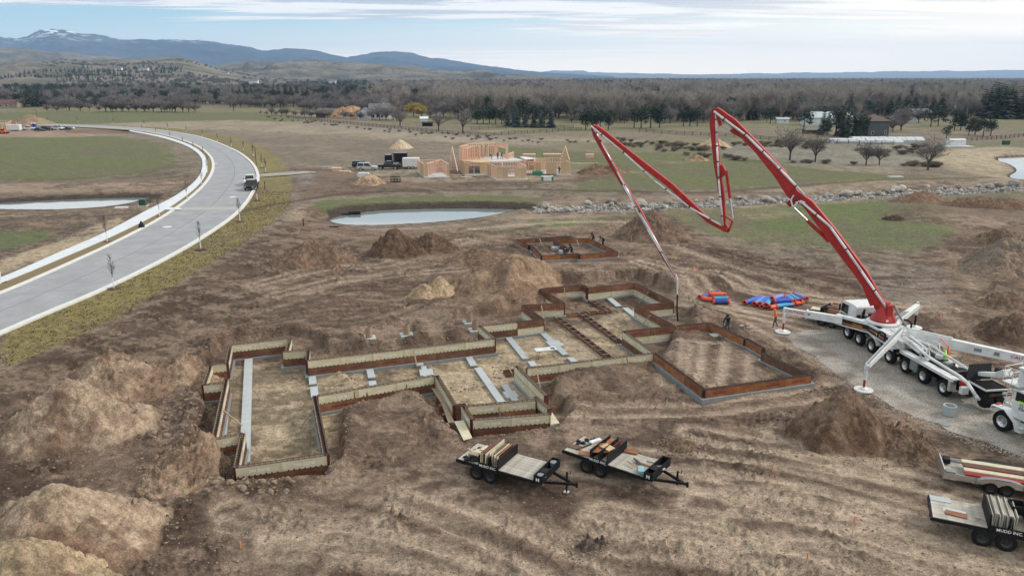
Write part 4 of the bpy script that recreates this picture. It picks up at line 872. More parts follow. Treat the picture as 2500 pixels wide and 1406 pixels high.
# clods: countless small lumps, one object
M_CLOD = mat('clods', (.15,.105,.075), .95, scale=.6, col2=(.29,.215,.155))
def lumps(name, pts, sizes, mat_, label, zf=None, flat=.7, seed=5):
    rs = np.random.RandomState(seed); phi = (1 + 5 ** .5) / 2
    ico = np.array([(-1,phi,0),(1,phi,0),(-1,-phi,0),(1,-phi,0),(0,-1,phi),(0,1,phi),(0,-1,-phi),(0,1,-phi),(phi,0,-1),(phi,0,1),(-phi,0,-1),(-phi,0,1)]) / 1.9
    fc = np.array([(0,11,5),(0,5,1),(0,1,7),(0,7,10),(0,10,11),(1,5,9),(5,11,4),(11,10,2),(10,7,6),(7,1,8),(3,9,4),(3,4,2),(3,2,6),(3,6,8),(3,8,9),(4,9,5),(2,4,11),(6,2,10),(8,6,7),(9,8,1)])
    n = len(pts); A = rs.rand(n) * 6.28; v = ico[None] * (1 + (rs.rand(n, 12, 1) - .5) * .5) * (.7 + .6 * rs.rand(n, 1, 3)); v[..., 2] *= flat
    c, s = np.cos(A)[:, None], np.sin(A)[:, None]; x = v[..., 0] * c - v[..., 1] * s; y = v[..., 0] * s + v[..., 1] * c; v = np.stack([x, y, v[..., 2]], -1) * sizes[:, None, None] * .5
    z = (terrain(pts[:, 0], pts[:, 1]) if zf is None else zf); v += np.stack([pts[:, 0], pts[:, 1], z + sizes * .08], 1)[:, None, :]
    q = (fc[None] + (np.arange(n) * 12)[:, None, None]).reshape(-1, 3); me = np_mesh(name, v.reshape(-1, 3), q, mat_, smooth=False); o = bpy.data.objects.new(name, me); link(o); return tag(o, label, None, None, 'stuff')
rs = np.random.RandomState(19); q = []
for i in range(len(GRAVEL)):
    a = GRAVEL[i]; b = GRAVEL[(i + 1) % len(GRAVEL)]; k = int(np.linalg.norm(b - a) * 60); q.append(a + (b - a) * rs.rand(k, 1) + rs.randn(k, 2) * .35)
q.append(np.stack([rs.uniform(20, 45, 26000), rs.uniform(30, 66, 26000)], 1)); q = np.concatenate(q); q = q[(poly_sd(q[:, 0], q[:, 1], GRAVEL) < .9) & (np.hypot(q[:, 0], q[:, 1]) > 20)]
lumps('gravel_stones', q, .045 + .07 * rs.rand(len(q)) ** 2, mat('gravel_stone', (.24, .21, .175), .95, scale=1.5, col2=(.55, .51, .44)), 'loose crushed gravel strewn over the track', seed=8)
rs = np.random.RandomState(11); pts = []; sz = []
for pr in PILES:
    if pr is None: continue
    o, g = pr; rx = max(v.co.x for v in list(o.data.vertices)[-96:])
    if g.length > 140: continue
    k = int(160 + 34 * rx)
    a = rs.rand(k) * 6.28; r = rx * (.92 + .16 * rs.randn(k)); pts.append(np.stack([g.x + np.cos(a) * r, g.y + np.sin(a) * r * .82], 1)); sz.append(.05 + .16 * rs.rand(k) ** 3)
for P, z, so in PITS:
    for i in range(len(P)):
        a = P[i]; b = P[(i + 1) % len(P)]; k = int(np.linalg.norm(b - a) * 16); t_ = rs.rand(k, 1); pts.append(a + (b - a) * t_ + rs.randn(k, 2) * .4); sz.append(.05 + .2 * rs.rand(k) ** 4)
for (x0, y0, x1, y1, k, s0) in ((340,900,560,1200,900,.26), (500,1172,720,1212,150,.45), (330,1000,420,1090,160,.4), (0,1060,340,1200,300,.2), (860,640,1100,740,200,.2), (1850,940,2300,1120,900,.16), (0,1200,2500,1406,4200,.12), (600,620,2400,1200,5200,.12), (1940,940,2110,975,120,.25)):
    q = np.stack([rs.uniform(x0, x1, k), rs.uniform(y0, y1, k)], 1); q = np.array([G(*p) for p in q]); pts.append(q); sz.append(.03 + s0 * rs.rand(k) ** 3.4)
pts = np.concatenate(pts); sz = np.concatenate(sz)
dist = np.hypot(pts[:, 0], pts[:, 1]); m = (dist > 20) & (poly_sd(pts[:, 0], pts[:, 1], GRAVEL) > .2) & (poly_sd(pts[:, 0], pts[:, 1], ROADPOLY) > .5); pts = pts[m]; sz = sz[m]
lumps('dirt_clods', pts, sz, M_CLOD, 'loose dirt clods strewn over the disturbed earth')
# rock lined channel: countless small stones, and the boulders one can tell apart
M_ROCK = mat('pale_rock', (.20,.185,.165), .9, scale=.4, col2=(.48,.465,.44)); M_ROCKD = mat('brown_grey_boulder', (.20,.165,.135), .9, scale=1.2, col2=(.46,.43,.39), randobj=.3)
n = 16000; q = np.stack([rs.uniform(1285, 2640, n), rs.uniform(436, 520, n)], 1); q = np.array([G(*p, -.4) for p in q]); m = poly_sd(q[:, 0], q[:, 1], ROCKP) < -.1; q = q[m]
lumps('channel_stones', q, .22 + .5 * rs.rand(len(q)) ** 2, M_ROCK, 'pale broken stone lining the drainage channel', zf=np.full(len(q), -.42))
bmesh_rocks = []
for k in range(3):
    bm = bmesh.new(); bmesh.ops.create_icosphere(bm, subdivisions=2, radius=.5)
    for v in bm.verts: f_ = .75 + .5 * float(vn(np.array([v.co.x * 2 + k * 5]), np.array([v.co.y * 2 + v.co.z * 3]), k)[0]); v.co *= f_; v.co.z *= .75
    me = bpy.data.meshes.new('boulder'); bm.to_mesh(me); bm.free(); me.materials.append(M_ROCKD); bmesh_rocks.append(me)
BL = []
for i in range(54):
    px = rs.uniform(1300, 2500); up = np.interp(px, [1290,1500,1900,2100,2300,2500], [507,492,480,467,458,446]); lo = np.interp(px, [1310,1500,1750,1900,2200,2500], [518,514,500,494,480,464]); py = up + rs.choice([.0, .15, .3, .5, .95]) * (lo - up) + rs.randn() * .8
    BL.append((px, py, .7 + 1.3 * rs.rand() ** 2))
BL += [(1630,497,1.9), (1562,503,2.6), (1540,507,1.7), (2065,478,2.6), (2090,476,2.2), (2180,468,2.4), (1868,489,2.0), (1895,488,1.8), (1345,512,1.3), (2475,452,2.4), (2440,455,2.2), (2415,458,2.0)]
for i, (px, py, s) in enumerate(BL):
    g = G(px, py, -.2); o = bpy.data.objects.new('boulder', bmesh_rocks[i % 3]); link(o); o.location = (g[0], g[1], -.25 + s * .15); o.scale = (s, s * rs.uniform(.7, 1), s * rs.uniform(.7, .95)); o.rotation_euler = (rs.rand() * .4, rs.rand() * .4, rs.rand() * 6)
    tag(o, 'rough pale boulder lying in or beside the stone lined drainage channel', 'boulder', 'boulders along the stone channel')
ORD = ['first','second','third','fourth','fifth','sixth','seventh','eighth','ninth','tenth','eleventh','twelfth','thirteenth','fourteenth']
# ================================================================== wheels
_wh = {}
def wheel(parent, loc, r=.55, w=.32, axis='X', rim=None, face=-1):
    """tyre mesh with its rim as a child; face -1: outer side towards -axis"""
    rim = rim or M_CHROME; key = (r, w, rim.name)
    if key not in _wh:
        mb = MB(); h = w / 2; mb.lathe([(r * .56, -h * .9), (r * .80, -h), (r * .95, -h * .93), (r, -h * .6), (r, h * .6), (r * .95, h * .93), (r * .80, h), (r * .56, h * .9), (r * .56, -h * .9)], 28, axis='X')
        mr = MB(); mr.lathe([(0, -h * .55), (r * .13, -h * .62), (r * .15, -h * .3), (r * .30, -h * .25), (r * .40, -h * .5), (r * .50, -h * .82), (r * .575, -h * .88), (r * .575, h * .85), (0, h * .85)], 24, axis='X')
        for k in range(8):
            t = k * math.pi / 4; mr.tube((-h * .32, r * .22 * math.cos(t), r * .22 * math.sin(t)), (-h * .5, r * .22 * math.cos(t), r * .22 * math.sin(t)), r * .03, n=6, mi=1)
            t += .39; mr.tube((-h * .36, r * .36 * math.cos(t), r * .36 * math.sin(t)), (-h * .50, r * .40 * math.cos(t), r * .40 * math.sin(t)), r * .055, n=7, mi=1)
        _wh[key] = (mb.mesh('wheel', M_BLKM, True), mr.mesh('rim', [rim, M_BLK]))
    o = bpy.data.objects.new('wheel', _wh[key][0]); link(o, parent); o.location = loc
    a = 0 if face < 0 else math.pi; o.rotation_euler = (0, 0, a + (math.pi / 2 if axis == 'Y' else 0))
    q = bpy.data.objects.new('rim', _wh[key][1]); link(q, o); return o
# ================================================================== concrete pump truck
TR = math.radians(7.6); TO = Vector((30.29, 62.41, 0.03))
pump = empty('pump_truck', TO, TR, 'huge white concrete pump truck with red folding boom and spread outriggers', 'pump truck')
TMI = (Matrix.Translation(TO) @ Matrix.Rotation(TR, 4, 'Z')).inverted()
def W(p): return TMI @ Vector(p)
def PL(px, py, z): g = G(px, py, z); return W((g[0], g[1], z))
# chassis
mb = MB()
for s in (-.45, .45): mb.box((s, -6.6, 1.02), (.16, 16.2, .34))
for y in range(0, -15, -2): mb.box((0, y, 1.0), (.8, .14, .25))
for y in (0, -1.74, -3.55, -5.95, -7.96, -10.06, -12.29): mb.box((0, y, .60), (2.1, .18, .2)); mb.box((0, y, .62), (.5, .5, .4))
mb.box((0, 1.2, .85), (2.3, .5, .5)); mb.build('chassis', M_BLK, pump)
mb = MB(); mb.box((0, -3.4, 1.28), (1.6, 7.4, .5)); mb.box((0, -9.8, 1.3), (1.3, 6.2, .2)); mb.build('subframe', M_STEEL, pump)
for y in (0, -1.74, -3.55, -5.95, -7.96, -10.06, -12.29):
    wheel(pump, (-1.08, y, .60), .60, .40, 'X', M_CHROME, -1); wheel(pump, (1.08, y, .60), .60, .40, 'X', M_CHROME, 1)
# cab
cab = MB(); prof = [(-.75, 1.25), (1.35, 1.25), (1.62, 1.45), (1.62, 2.1), (1.42, 2.98), (1.2, 3.12), (-.55, 3.12), (-.75, 3.0)]
v = []; n = len(prof)
for sx in (-1.2, 1.2): v += [(sx * (1 if z < 2.2 else .95), y, z) for y, z in prof]
cab.add(v, [tuple(range(n)), tuple(range(2 * n - 1, n - 1, -1))] + [(i, n + i, n + (i + 1) % n, (i + 1) % n) for i in range(n)]); cb_ = cab.build('cab', M_WHITE, pump, bevel=.05)
for s in (-1, 1):
    mb = MB(); mb.add([(s * 1.19, 1.45, 2.15), (s * 1.155, 1.33, 2.85), (s * 1.155, .35, 2.85), (s * 1.19, .35, 2.05)], [(0, 1, 2, 3)]); 
    mb.box((s * 1.185, .9, 1.72), (.012, 1.05, .5), mi=0); mb.build('side_window', M_GLASS, pump).location = (s * .012, 0, 0)
    mb = MB(); mb.box((s * 1.36, 1.35, 2.45), (.10, .12, .55)); mb.tube((s * 1.2, 1.4, 2.9), (s * 1.36, 1.35, 2.7), .02); mb.build('mirror', M_BLK, pump)
mb = MB(); mb.add([(-1.05, 1.60, 2.2), (1.05, 1.60, 2.2), (1.0, 1.47, 2.9), (-1.0, 1.47, 2.9)], [(0, 1, 2, 3)]); mb.build('windscreen', M_GLASS, pump).location = (0, .03, 0)
mb = MB(); mb.box((0, 1.66, 1.15), (2.4, .14, .5)); mb.build('bumper', M_WHITED, pump, bevel=.03)
for s in (-.85, .85): mb = MB(); mb.box((s, 1.75, 1.2), (.3, .05, .16)); mb.build('headlight', M_CHROME, pump)
mb = MB(); mb.box((-.5, -1.05, 1.9), (.7, .45, 1.1)); mb.build('equipment_case', M_GRY, pump, bevel=.04)
mb = MB(); mb.tube((-.75, -1.25, 1.4), (-.75, -1.25, 2.75), .13); mb.tube((-.75, -1.25, 2.72), (-.70, -1.25, 3.0), .09); mb.tube((-.4, -1.35, 1.4), (-.4, -1.35, 2.6), .16); mb.box((-.9, -.85, 1.9), (.24, .3, .9)); mb.box((.3, -1.1, 2.0), (.8, .5, 1.0)); mb.build('exhaust', M_BLK, pump)
mb = MB(); mb.box((-.62, -1.3, 2.55), (.25, .4, .14)); mb.box((-.55, -1.2, 2.35), (.3, .3, .12)); mb.build('air_box', M_CHROME, pump)
# central deck: slabs and ribs of the outrigger cross
mb = MB(); mb.box((0, -2.9, 2.18), (2.5, 2.6, .20)); mb.box((0, -5.6, 2.10), (2.2, 2.9, .22)); mb.box((0, -4.2, 1.7), (1.9, 5.6, .6)); mb.build('deck', M_WHITE, pump, bevel=.03)
for i in range(5): mb = MB(); mb.box((-.7 + i * .35, -5.6, 2.23), (.06, 2.4, .05)); mb.build('deck_rib', M_GRY if i % 2 else M_WHITED, pump)
# front left housing with the black decal, bent in two
A = PL(2040, 768, 2.3); B = PL(2124, 790, 2.3); C = PL(2172, 819, 2.3)
def wall_box(parent, name, a, b, z0, z1, th_, m, bev=.0):
    d = (b - a); d.z = 0; d.normalize(); nr = Vector((d.y, -d.x, 0)); nr = nr if nr.x > 0 else -nr; mb = MB(); c = (a + b) / 2 + nr * th_ / 2; mb.box((c.x, c.y, (z0 + z1) / 2), ((b - a).length, th_, z1 - z0), math.atan2(d.y, d.x)); return mb.build(name, m, parent, bevel=bev)
A.z = B.z = C.z = 0
wall_box(pump, 'outrigger_housing', A, B, 1.42, 2.3, .5, M_WHITE, .02); wall_box(pump, 'outrigger_housing', B, C, 1.35, 2.28, .45, M_WHITE, .02)
def decal(a, b, z0, z1, m, off=.012, name='decal'):
    d = (b - a).normalized(); nr = Vector((-d.y, d.x, 0)); nr = nr if nr.x < 0 else -nr; mb = MB(); p = a + nr * off; q = b + nr * off; mb.add([(p.x, p.y, z0), (q.x, q.y, z0), (q.x, q.y, z1), (p.x, p.y, z1)], [(0, 1, 2, 3)]); return mb.build(name, m, pump)
M_DECB = mat('black_decal', (.012, .008, .008), .35); M_DECO = mat('orange_decal', (.75, .20, .03), .5); M_DECR = mat('red_decal', (.42, .05, .03), .5); M_DECY = mat('yellow_decal', (.85, .50, .04), .5); M_DECS = mat('salmon_decal', (.62, .20, .12), .5)
dAB = (B - A).normalized(); LAB = (B - A).length; dBC = (C - B).normalized(); LBC = (C - B).length
decal(A + dAB * .12, B, 1.55, 2.08, M_DECB); decal(B + dBC * .04, C - dBC * .1, 1.52, 2.06, M_DECB)
decal(A + dAB * .2, A + dAB * .9, 1.70, 1.76, M_DECS, .018, 'stripe'); decal(A + dAB * .8, A + dAB * 2.3, 1.72, 1.745, M_DECY, .018, 'stripe'); decal(A + dAB * .9, A + dAB * 2.7, 1.66, 1.685, M_DECO, .018, 'stripe')
decal(A + dAB * 1.5, B - dAB * .1, 1.60, 1.62, M_DECY, .018, 'stripe'); decal(A + dAB * 1.0, A + dAB * 2.4, 1.57, 1.585, M_DECR, .018, 'stripe'); decal(A + dAB * 2.3, B - dAB * .1, 1.68, 1.70, M_WHITED, .018, 'stripe')
decal(B + dBC * .1, B + dBC * 1.2, 1.76, 1.83, M_DECS, .018, 'stripe'); decal(B + dBC * 1.15, B + dBC * 1.62, 1.64, 1.90, M_DECY, .02, 'stripe'); decal(B + dBC * 1.55, C - dBC * .25, 1.70, 1.77, M_DECS, .018, 'stripe')
q = A + dAB * (LAB * .66); lettering('Schwing', .26, M_DECO, pump, (q.x - .02 * 1, q.y - .02, 1.86), (dAB.x, dAB.y, 0), (dAB.x * -.3, dAB.y * -.3, 1), 'logo')
# outriggers
def beam(name, a, b, w, h, w1, h1, m=M_WHITE, parent=None): mb = MB(); mb.bar(a, b, w, h, 0, w1, h1); return mb.build(name, m, parent or pump, bevel=.015)
def foot(parent, top, base, zt, black=True):
    mb = MB(); mb.tube((top.x, top.y, top.z), (base.x, base.y, (top.z + base.z) / 2), .12, .12, 12); mb.build('jack_sleeve', M_WHITE, parent)
    mb = MB(); mb.tube((base.x, base.y, (top.z + base.z) / 2), (base.x, base.y, base.z + .18), .085, .085, 12); mb.build('jack_leg', M_REDD if black else M_BLK, parent)
    mb = MB(); mb.lathe([(0, .06), (.62, .06), (.66, .04), (.66, -.03), (0, -.03)], 24, c=(base.x, base.y, base.z)); mb.build('jack_mat', M_GRY if 0 else M_WHITED, parent)
    mb = MB(); mb.lathe([(0, .22), (.14, .22), (.30, .08), (0, .08)], 16, c=(base.x, base.y, base.z)); mb.build('jack_foot', M_WHITE, parent)
fl = PL(1913, 757, 1.95); flr = PL(2042, 779, 1.95); flb = W((*G(1911, 810, .08), .08))
fl.z = 1.93; d = (flr - fl).normalized(); mid = fl + (flr - fl) * .45
o1 = beam('outrigger_beam', fl, mid + d * .1, .30, .48, .30, .50); o2 = beam('outrigger_beam', mid, flr + d * .5, .40, .60, .42, .66)
mb = MB(); mb.bar(mid - d * .05, mid + d * .05, .48, .74); mb.build('beam_collar', M_WHITE, pump)
nr = Vector((d.y, -d.x, 0)); nr = nr if (Matrix.Rotation(TR, 3, 'Z') @ nr).y < 0 else -nr
t_ = fl + (flr - fl) * .22 + nr * .17; lettering('CAUTION', .34, M_TXTR, pump, (t_.x, t_.y, 1.95), (d.x, d.y, 0), (0, 0, 1), 'lettering')
for k, s_ in ((.395, .12), (.93, .2)): t_ = fl + (flr - fl) * k + nr * (.21 if k > .5 else .165); mb = MB(); mb.box((t_.x, t_.y, 1.88), (.3, .012, .035), math.atan2(d.y, d.x)); mb.build('arrow', M_TXTR, pump)
t_ = fl + (flr - fl) * .5 + nr * .215; mb = MB(); mb.box((t_.x, t_.y, 1.98), (.22, .012, .10), math.atan2(d.y, d.x)); mb.build('side_marker', M_BLK, pump)
foot(pump, Vector((flb.x, flb.y, 1.75)), flb, 1.7)
# rear left swing leg
ra = PL(2198, 812, 2.45); rb = PL(2119, 892, 2.05); rbb = W((*G(2108, 951, .08), .08)); rbm = Vector((rbb.x, rbb.y, 1.62))
mb = MB(); mb.bar(ra, rb, .36, .60, 0, .30, .36); mb.build('outrigger_beam', M_WHITE, pump, bevel=.015)
mb = MB(); mb.bar(ra + Vector((0, 0, .33)), rb + Vector((0, 0, .20)), .2, .02, 0, .16, .02); mb.build('grip_strip', M_GRY, pump)
mb = MB(); mb.bar(rb + Vector((0, 0, .1)), rbm, .28, .34, 0, .24, .24); mb.build('beam_knuckle', M_WHITE, pump)
for k in range(5): q = ra + (rb - ra) * (.15 + .16 * k); mb = MB(); mb.box((q.x - .16, q.y - .1, q.z - .05), (.12, .02, .12), .6); mb.build('lightening_hole', M_BLK, pump)
foot(pump, Vector((rbb.x, rbb.y, 1.62)), rbb, 1.6)
# front right and rear right
fa = PL(2178, 793, 2.35); fb = PL(2240, 747, 2.55); fbb = W((*G(2232, 799, .05), .05)); mb = MB(); mb.bar(fa, fb, .62, .5, 0, .40, .36); mb.build('outrigger_beam', M_WHITE, pump, bevel=.015)
mb = MB(); mb.bar(fa + (fb - fa) * .1 + Vector((-.16, 0, .27)), fa + (fb - fa) * .55 + Vector((-.16, 0, .25)), .16, .02); mb.bar(fa + (fb - fa) * .1 + Vector((.12, 0, .27)), fa + (fb - fa) * .55 + Vector((.12, 0, .25)), .16, .02); mb.build('grip_strip', M_GRY, pump)
foot(pump, Vector((fbb.x, fbb.y, 2.4)), fbb, 1.5, False)
sa = PL(2212, 816, 2.35); sb = PL(2560, 889, 2.05); sbb = Vector((sb.x, sb.y, .05)); mb = MB(); mb.bar(sa, sb, .5, .86, 0, .40, .62); mb.build('outrigger_beam', M_WHITE, pump, bevel=.02)
d = (sb - sa).normalized(); nr = Vector((d.y, -d.x, 0)); nr = nr if (Matrix.Rotation(TR, 3, 'Z') @ nr).y < 0 else -nr
q = sa + d * ((sb - sa).length * .84) + nr * .235; lettering('CAUTION', .36, M_TXTR, pump, (q.x, q.y, q.z + .05), (d.x, d.y, d.z), (0, 0, 1), 'lettering')
for k, w_ in ((.53, .5), (.66, .35)): q = sa + d * ((sb - sa).length * k) + nr * .245; mb = MB(); mb.box((q.x, q.y, q.z + .02), (w_, .012, .26), math.atan2(d.y, d.x)); mb.build('notice_plate', M_GRY, pump)
mb = MB(); mb.bar(sa + Vector((0, 0, .5)), sa + d * 3.2 + Vector((0, 0, .44)), .16, .14); mb.build('slew_cylinder', M_WHITED, pump)
foot(pump, Vector((sb.x, sb.y, 1.8)), sbb, 1.6)
# turret
mb = MB(); mb.lathe([(0, 2.30), (1.22, 2.30), (1.28, 2.36), (1.28, 2.46), (1.1, 2.54), (0, 2.54)], 36, c=(0, -2.85, 0)); mb.build('slewing_ring', M_WHITE, pump)
mb = MB(); mb.lathe([(1.0, 2.54), (1.02, 2.66), (.72, 3.15), (.45, 3.7), (.38, 4.1), (0, 4.1)], 30, c=(0, -2.85, 0)); mb.box((0, -2.85, 3.35), (.5, 1.5, 1.3), .0); mb.build('turret', M_RED, pump)
mb = MB(); mb.path([(.55, -3.2, 3.9), (.75, -3.6, 3.3), (.95, -3.9, 2.8), (1.25, -4.1, 2.5)], .09, 10); mb.build('delivery_pipe', M_GRY, pump)
mb = MB(); mb.box((-.3, -3.82, 2.78), (.2, .03, .16)); mb.build('notice_plate', M_WHITE, pump)
# ---- boom in a vertical plane through turret and hose
Tw = (pump.matrix_basis if False else (Matrix.Translation(TO) @ Matrix.Rotation(TR, 4, 'Z'))) @ Vector((0, -2.85, 4.0))
tipg = G(1652, 785, -.5); pn = np.array([Tw.y - tipg[1], -(Tw.x - tipg[0]), 0.]); pn /= np.linalg.norm(pn)
if pn[1] > 0: pn = -pn          # towards the camera
def BPT(px, py, off=0.0):
    d = ray(px, py); t = np.dot(np.array([Tw.x, Tw.y, Tw.z]) - np.array([0, 0, CH]), pn) / np.dot(d, pn); P = np.array([0, 0, CH]) + d * t + pn * off; return W(P)
npl = (Matrix.Rotation(-TR, 3, 'Z') @ Vector(pn))
def section(pts, hs, off, label=None, w=.42, m=M_RED):
    """box girder along picture points with depth hs (metres) in the plane"""
    P = [BPT(*p, off) for p in pts]; mb = MB(); V_ = []
    for i, p in enumerate(P):
        d = (P[min(i + 1, len(P) - 1)] - P[max(i - 1, 0)]).normalized(); u = npl.cross(d).normalized(); V_ += [p + u * hs[i] / 2 - npl * w / 2, p + u * hs[i] / 2 + npl * w / 2, p - u * hs[i] / 2 + npl * w / 2, p - u * hs[i] / 2 - npl * w / 2]
    k = len(P); f = [(0, 1, 2, 3), (4 * k - 1, 4 * k - 2, 4 * k - 3, 4 * k - 4)] + [(4 * i + j, 4 * i + (j + 1) % 4, 4 * i + 4 + (j + 1) % 4, 4 * i + 4 + j) for i in range(k - 1) for j in range(4)]
    mb.add(V_, f); o = mb.build('boom_section', m, pump, bevel=.03)
    if label: o['label'] = label
    return o
def pipe(parent, pts, off, r=.085, m=M_WHITE, nm='delivery_pipe', clamps=5):
    P = [BPT(*p, off) for p in pts]; mb = MB(); mb.path(P, r, 10); o = mb.build(nm, m, parent, smooth=True)
    for k in range(clamps):
        s = (k + .5) / clamps * (len(P) - 1); i = min(int(s), len(P) - 2); p = P[i] + (P[i + 1] - P[i]) * (s - i); d = (P[i + 1] - P[i]).normalized(); mc = MB(); mc.tube(p - d * .05, p + d * .05, r * 1.35, n=10); mc.bar(p, p - npl * .25, .05, .05); mc.build('pipe_clamp', M_BLK, o)
    return o
def ram(parent, a, b, split, off, r=.14):
    A_ = BPT(*a, off); B_ = BPT(*b, off); C_ = A_ + (B_ - A_) * split; mb = MB(); mb.tube(A_, C_, r, n=14); o = mb.build('hydraulic_cylinder', M_RED, parent, smooth=False)
    mb = MB(); mb.tube(C_, B_, r * .55, n=12); mb.build('piston_rod', M_CHROME, o)
def pin(parent, p, off, r=.22, w=.7, m=M_REDD):
    c = BPT(*p, off); mb = MB(); mb.tube(c - npl * w / 2, c + npl * w / 2, r, n=14); mb.build('boom_pin', m, parent)
s1 = section([(2158,752),(2106,672),(2030,570),(1975,500),(1940,470)], [.62,.95,1.0,.85,.55], 0.0, 'lowest and thickest red boom section', .5)
pipe(s1, [(2168,752),(2105,660),(2030,553),(1960,492),(1945,494)], .42, .10, clamps=4); ram(s1, (2128,722), (2152,780), .55, .0, .17); ram(s1, (2024,590), (1938,508), .62, -.05, .15)
mb = MB(); mb.bar(BPT(2108,690,0), BPT(2130,745,0), .3, .34); mb.build('ram_bracket', M_RED, s1)
mb = MB(); mb.path([BPT(1968,494,.42), BPT(1955,489,.45), BPT(1946,500,.5), BPT(1938,502,.5), BPT(1934,488,.45), BPT(1941,475,.42)], .085, 8); mb.build('pipe_elbow', M_CHROME, s1)
s2 = section([(1955,492),(1935,472),(1905,425),(1850,362),(1790,300),(1748,268)], [.45,.95,.95,.72,.66,.50], .0, 'second red boom section rising to the highest knuckle', .44)
pipe(s2, [(1965,474),(1900,405),(1830,335),(1746,272)], .36, .10, clamps=5); mb = MB(); mb.bar(BPT(1925,500,0), BPT(1955,478,0), .6, .5); mb.build('knuckle', M_REDD, s2); ram(s2, (1832,345), (1766,308), .72, -.02, .16)
mb = MB(); mb.bar(BPT(1752,276,0), BPT(1760,307,0), .3, .28); mb.build('link_arm', M_RED, s2)
s3 = section([(1742,268),(1738,300),(1747,400),(1760,480),(1764,545),(1772,562)], [.42,.60,.52,.46,.36,.3], -.42, 'third red boom section hanging straight down from the highest knuckle', .38)
pipe(s3, [(1747,276),(1749,350),(1754,440),(1764,552)], -.10, .085, clamps=7); mb = MB(); mb.bar(BPT(1756,405,-.42), BPT(1767,430,-.42), .4, .45); mb.build('ram_bracket', M_RED, s3)
ram(s3, (1770,418), (1786,535), .58, -.42, .14); mb = MB(); mb.bar(BPT(1770,530,-.42), BPT(1786,542,-.42), .3, .12); mb.bar(BPT(1786,540,-.42), BPT(1775,569,-.42), .3, .12); mb.bar(BPT(1775,569,-.42), BPT(1762,552,-.42), .3, .14); mb.build('link_arm', M_RED, s3)
s4 = section([(1774,565),(1730,538),(1640,455),(1540,378),(1470,322),(1452,308)], [.22,.42,.50,.52,.50,.34], .0, 'fourth red boom section climbing left to the second knuckle', .34)
pipe(s4, [(1762,549),(1685,505),(1600,440),(1525,372),(1446,308)], .26, .08, clamps=6)
s5 = section([(1443,306),(1450,330),(1500,420),(1560,520),(1620,635),(1646,676)], [.30,.50,.44,.36,.28,.16], -.36, 'last and thinnest red boom section reaching down over the house forms', .28)
pipe(s5, [(1449,316),(1465,345),(1505,420),(1560,518),(1645,668)], -.12, .07, M_CHROME, clamps=6); pipe(s5, [(1520,452),(1580,560),(1646,672)], -.08, .072, M_WHITE, 'delivery_pipe', 2)
for p, off, r in (((1942,482), 0, .26), ((1748,272), -.2, .25), ((1771,561), -.2, .16), ((1449,311), -.18, .18), ((2155,755), 0, .26)): pin(pump, p, off, r)
hp_ = [BPT(1648,672,-.2), BPT(1652,684,-.2), BPT(1652,720,-.2), BPT(1651,755,-.2), BPT(1653,785,-.2)]
mb = MB(); mb.path(hp_[:3], .085, 10); mb.build('hose_coupling', M_WHITED, pump); mb = MB(); mb.path(hp_[1:], .075, 10); mb.build('end_hose', M_BLKM, pump)
# rear body
mb = MB(); mb.box((-.98, -10.2, 1.52), (.62, 6.0, .06)); mb.box((-1.27, -10.2, 1.45), (.04, 6.0, .18)); mb.build('fender_deck', M_WHITE, pump)
mb = MB(); mb.box((.98, -10.2, 1.52), (.62, 6.0, .06)); mb.build('fender_deck', M_WHITE, pump)
for y in (-7.96, -10.06, -12.29):
    for s in (-1, 1): mb = MB(); mb.add([(s * .86, y + .72 * math.cos(t), .62 + .72 * math.sin(t)) for t in np.linspace(.2, 2.94, 9)] + [(s * 1.29, y + .72 * math.cos(t), .62 + .72 * math.sin(t)) for t in np.linspace(.2, 2.94, 9)], [(i, i + 1, i + 10, i + 9) for i in range(8)]); mb.build('mudguard', M_BLK, pump)
mb = MB(); mb.add([(-1.3, -3.55 + .76 * math.cos(t), .62 + .76 * math.sin(t)) for t in np.linspace(.3, 2.84, 9)] + [(-.86, -3.55 + .76 * math.cos(t), .62 + .76 * math.sin(t)) for t in np.linspace(.3, 2.84, 9)], [(i, i + 1, i + 10, i + 9) for i in range(8)]); mb.build('mudguard', M_WHITE, pump)
mb = MB(); mb.box((-1.08, -5.95, 1.36), (.5, .95, .06)); mb.box((-1.3, -5.95, 1.28), (.04, .95, .2)); mb.build('mudguard', M_WHITE, pump)
mb = MB(); mb.box((-1.15, -9.02, .95), (.35, .85, .7)); mb.build('tool_locker', M_GRY, pump, bevel=.02); mb = MB(); mb.box((-1.1, -12.95, 1.0), (.5, .25, .75)); mb.build('tool_locker', M_CHROME, pump, bevel=.02)
mb = MB()
for x in (-.32, .32): mb.tube((x, -7.2, 1.75), (x, -13.2, 1.45), .13, n=12)
for x in (-.1, .1, .55, -.55): mb.tube((x, -7.0, 1.95 - abs(x) * .3), (x * .8, -12.6, 1.55), .05, n=8)
for y in (-7.5, -9, -10.8, -12.3): mb.box((0, y, 1.62), (1.2, .25, .35), .05)
tag(mb.build('pumping_cell', M_STEEL, pump), kind='stuff')
for i, (x, y, z, a) in enumerate(((-.5, -7.3, 1.9, .3), (.4, -8.1, 2.0, -.2), (.2, -9.7, 1.9, .5), (-.1, -11.0, 1.8, .1), (.5, -11.7, 1.75, .9))): mb = MB(); mb.box((x, y, z), (.45, .5, .3), a); mb.build('valve_block', (M_GRY, M_CHROME, M_WHITED)[i % 3], pump, bevel=.02)
mb = MB(); mb.path([PL(2228,838,2.5), PL(2262,868,2.35), PL(2300,892,2.2), PL(2345,920,2.0), PL(2362,935,1.85), PL(2382,965,1.25), PL(2390,975,.95)], .115, 12); mb.build('delivery_pipe', M_WHITE, pump, smooth=True)
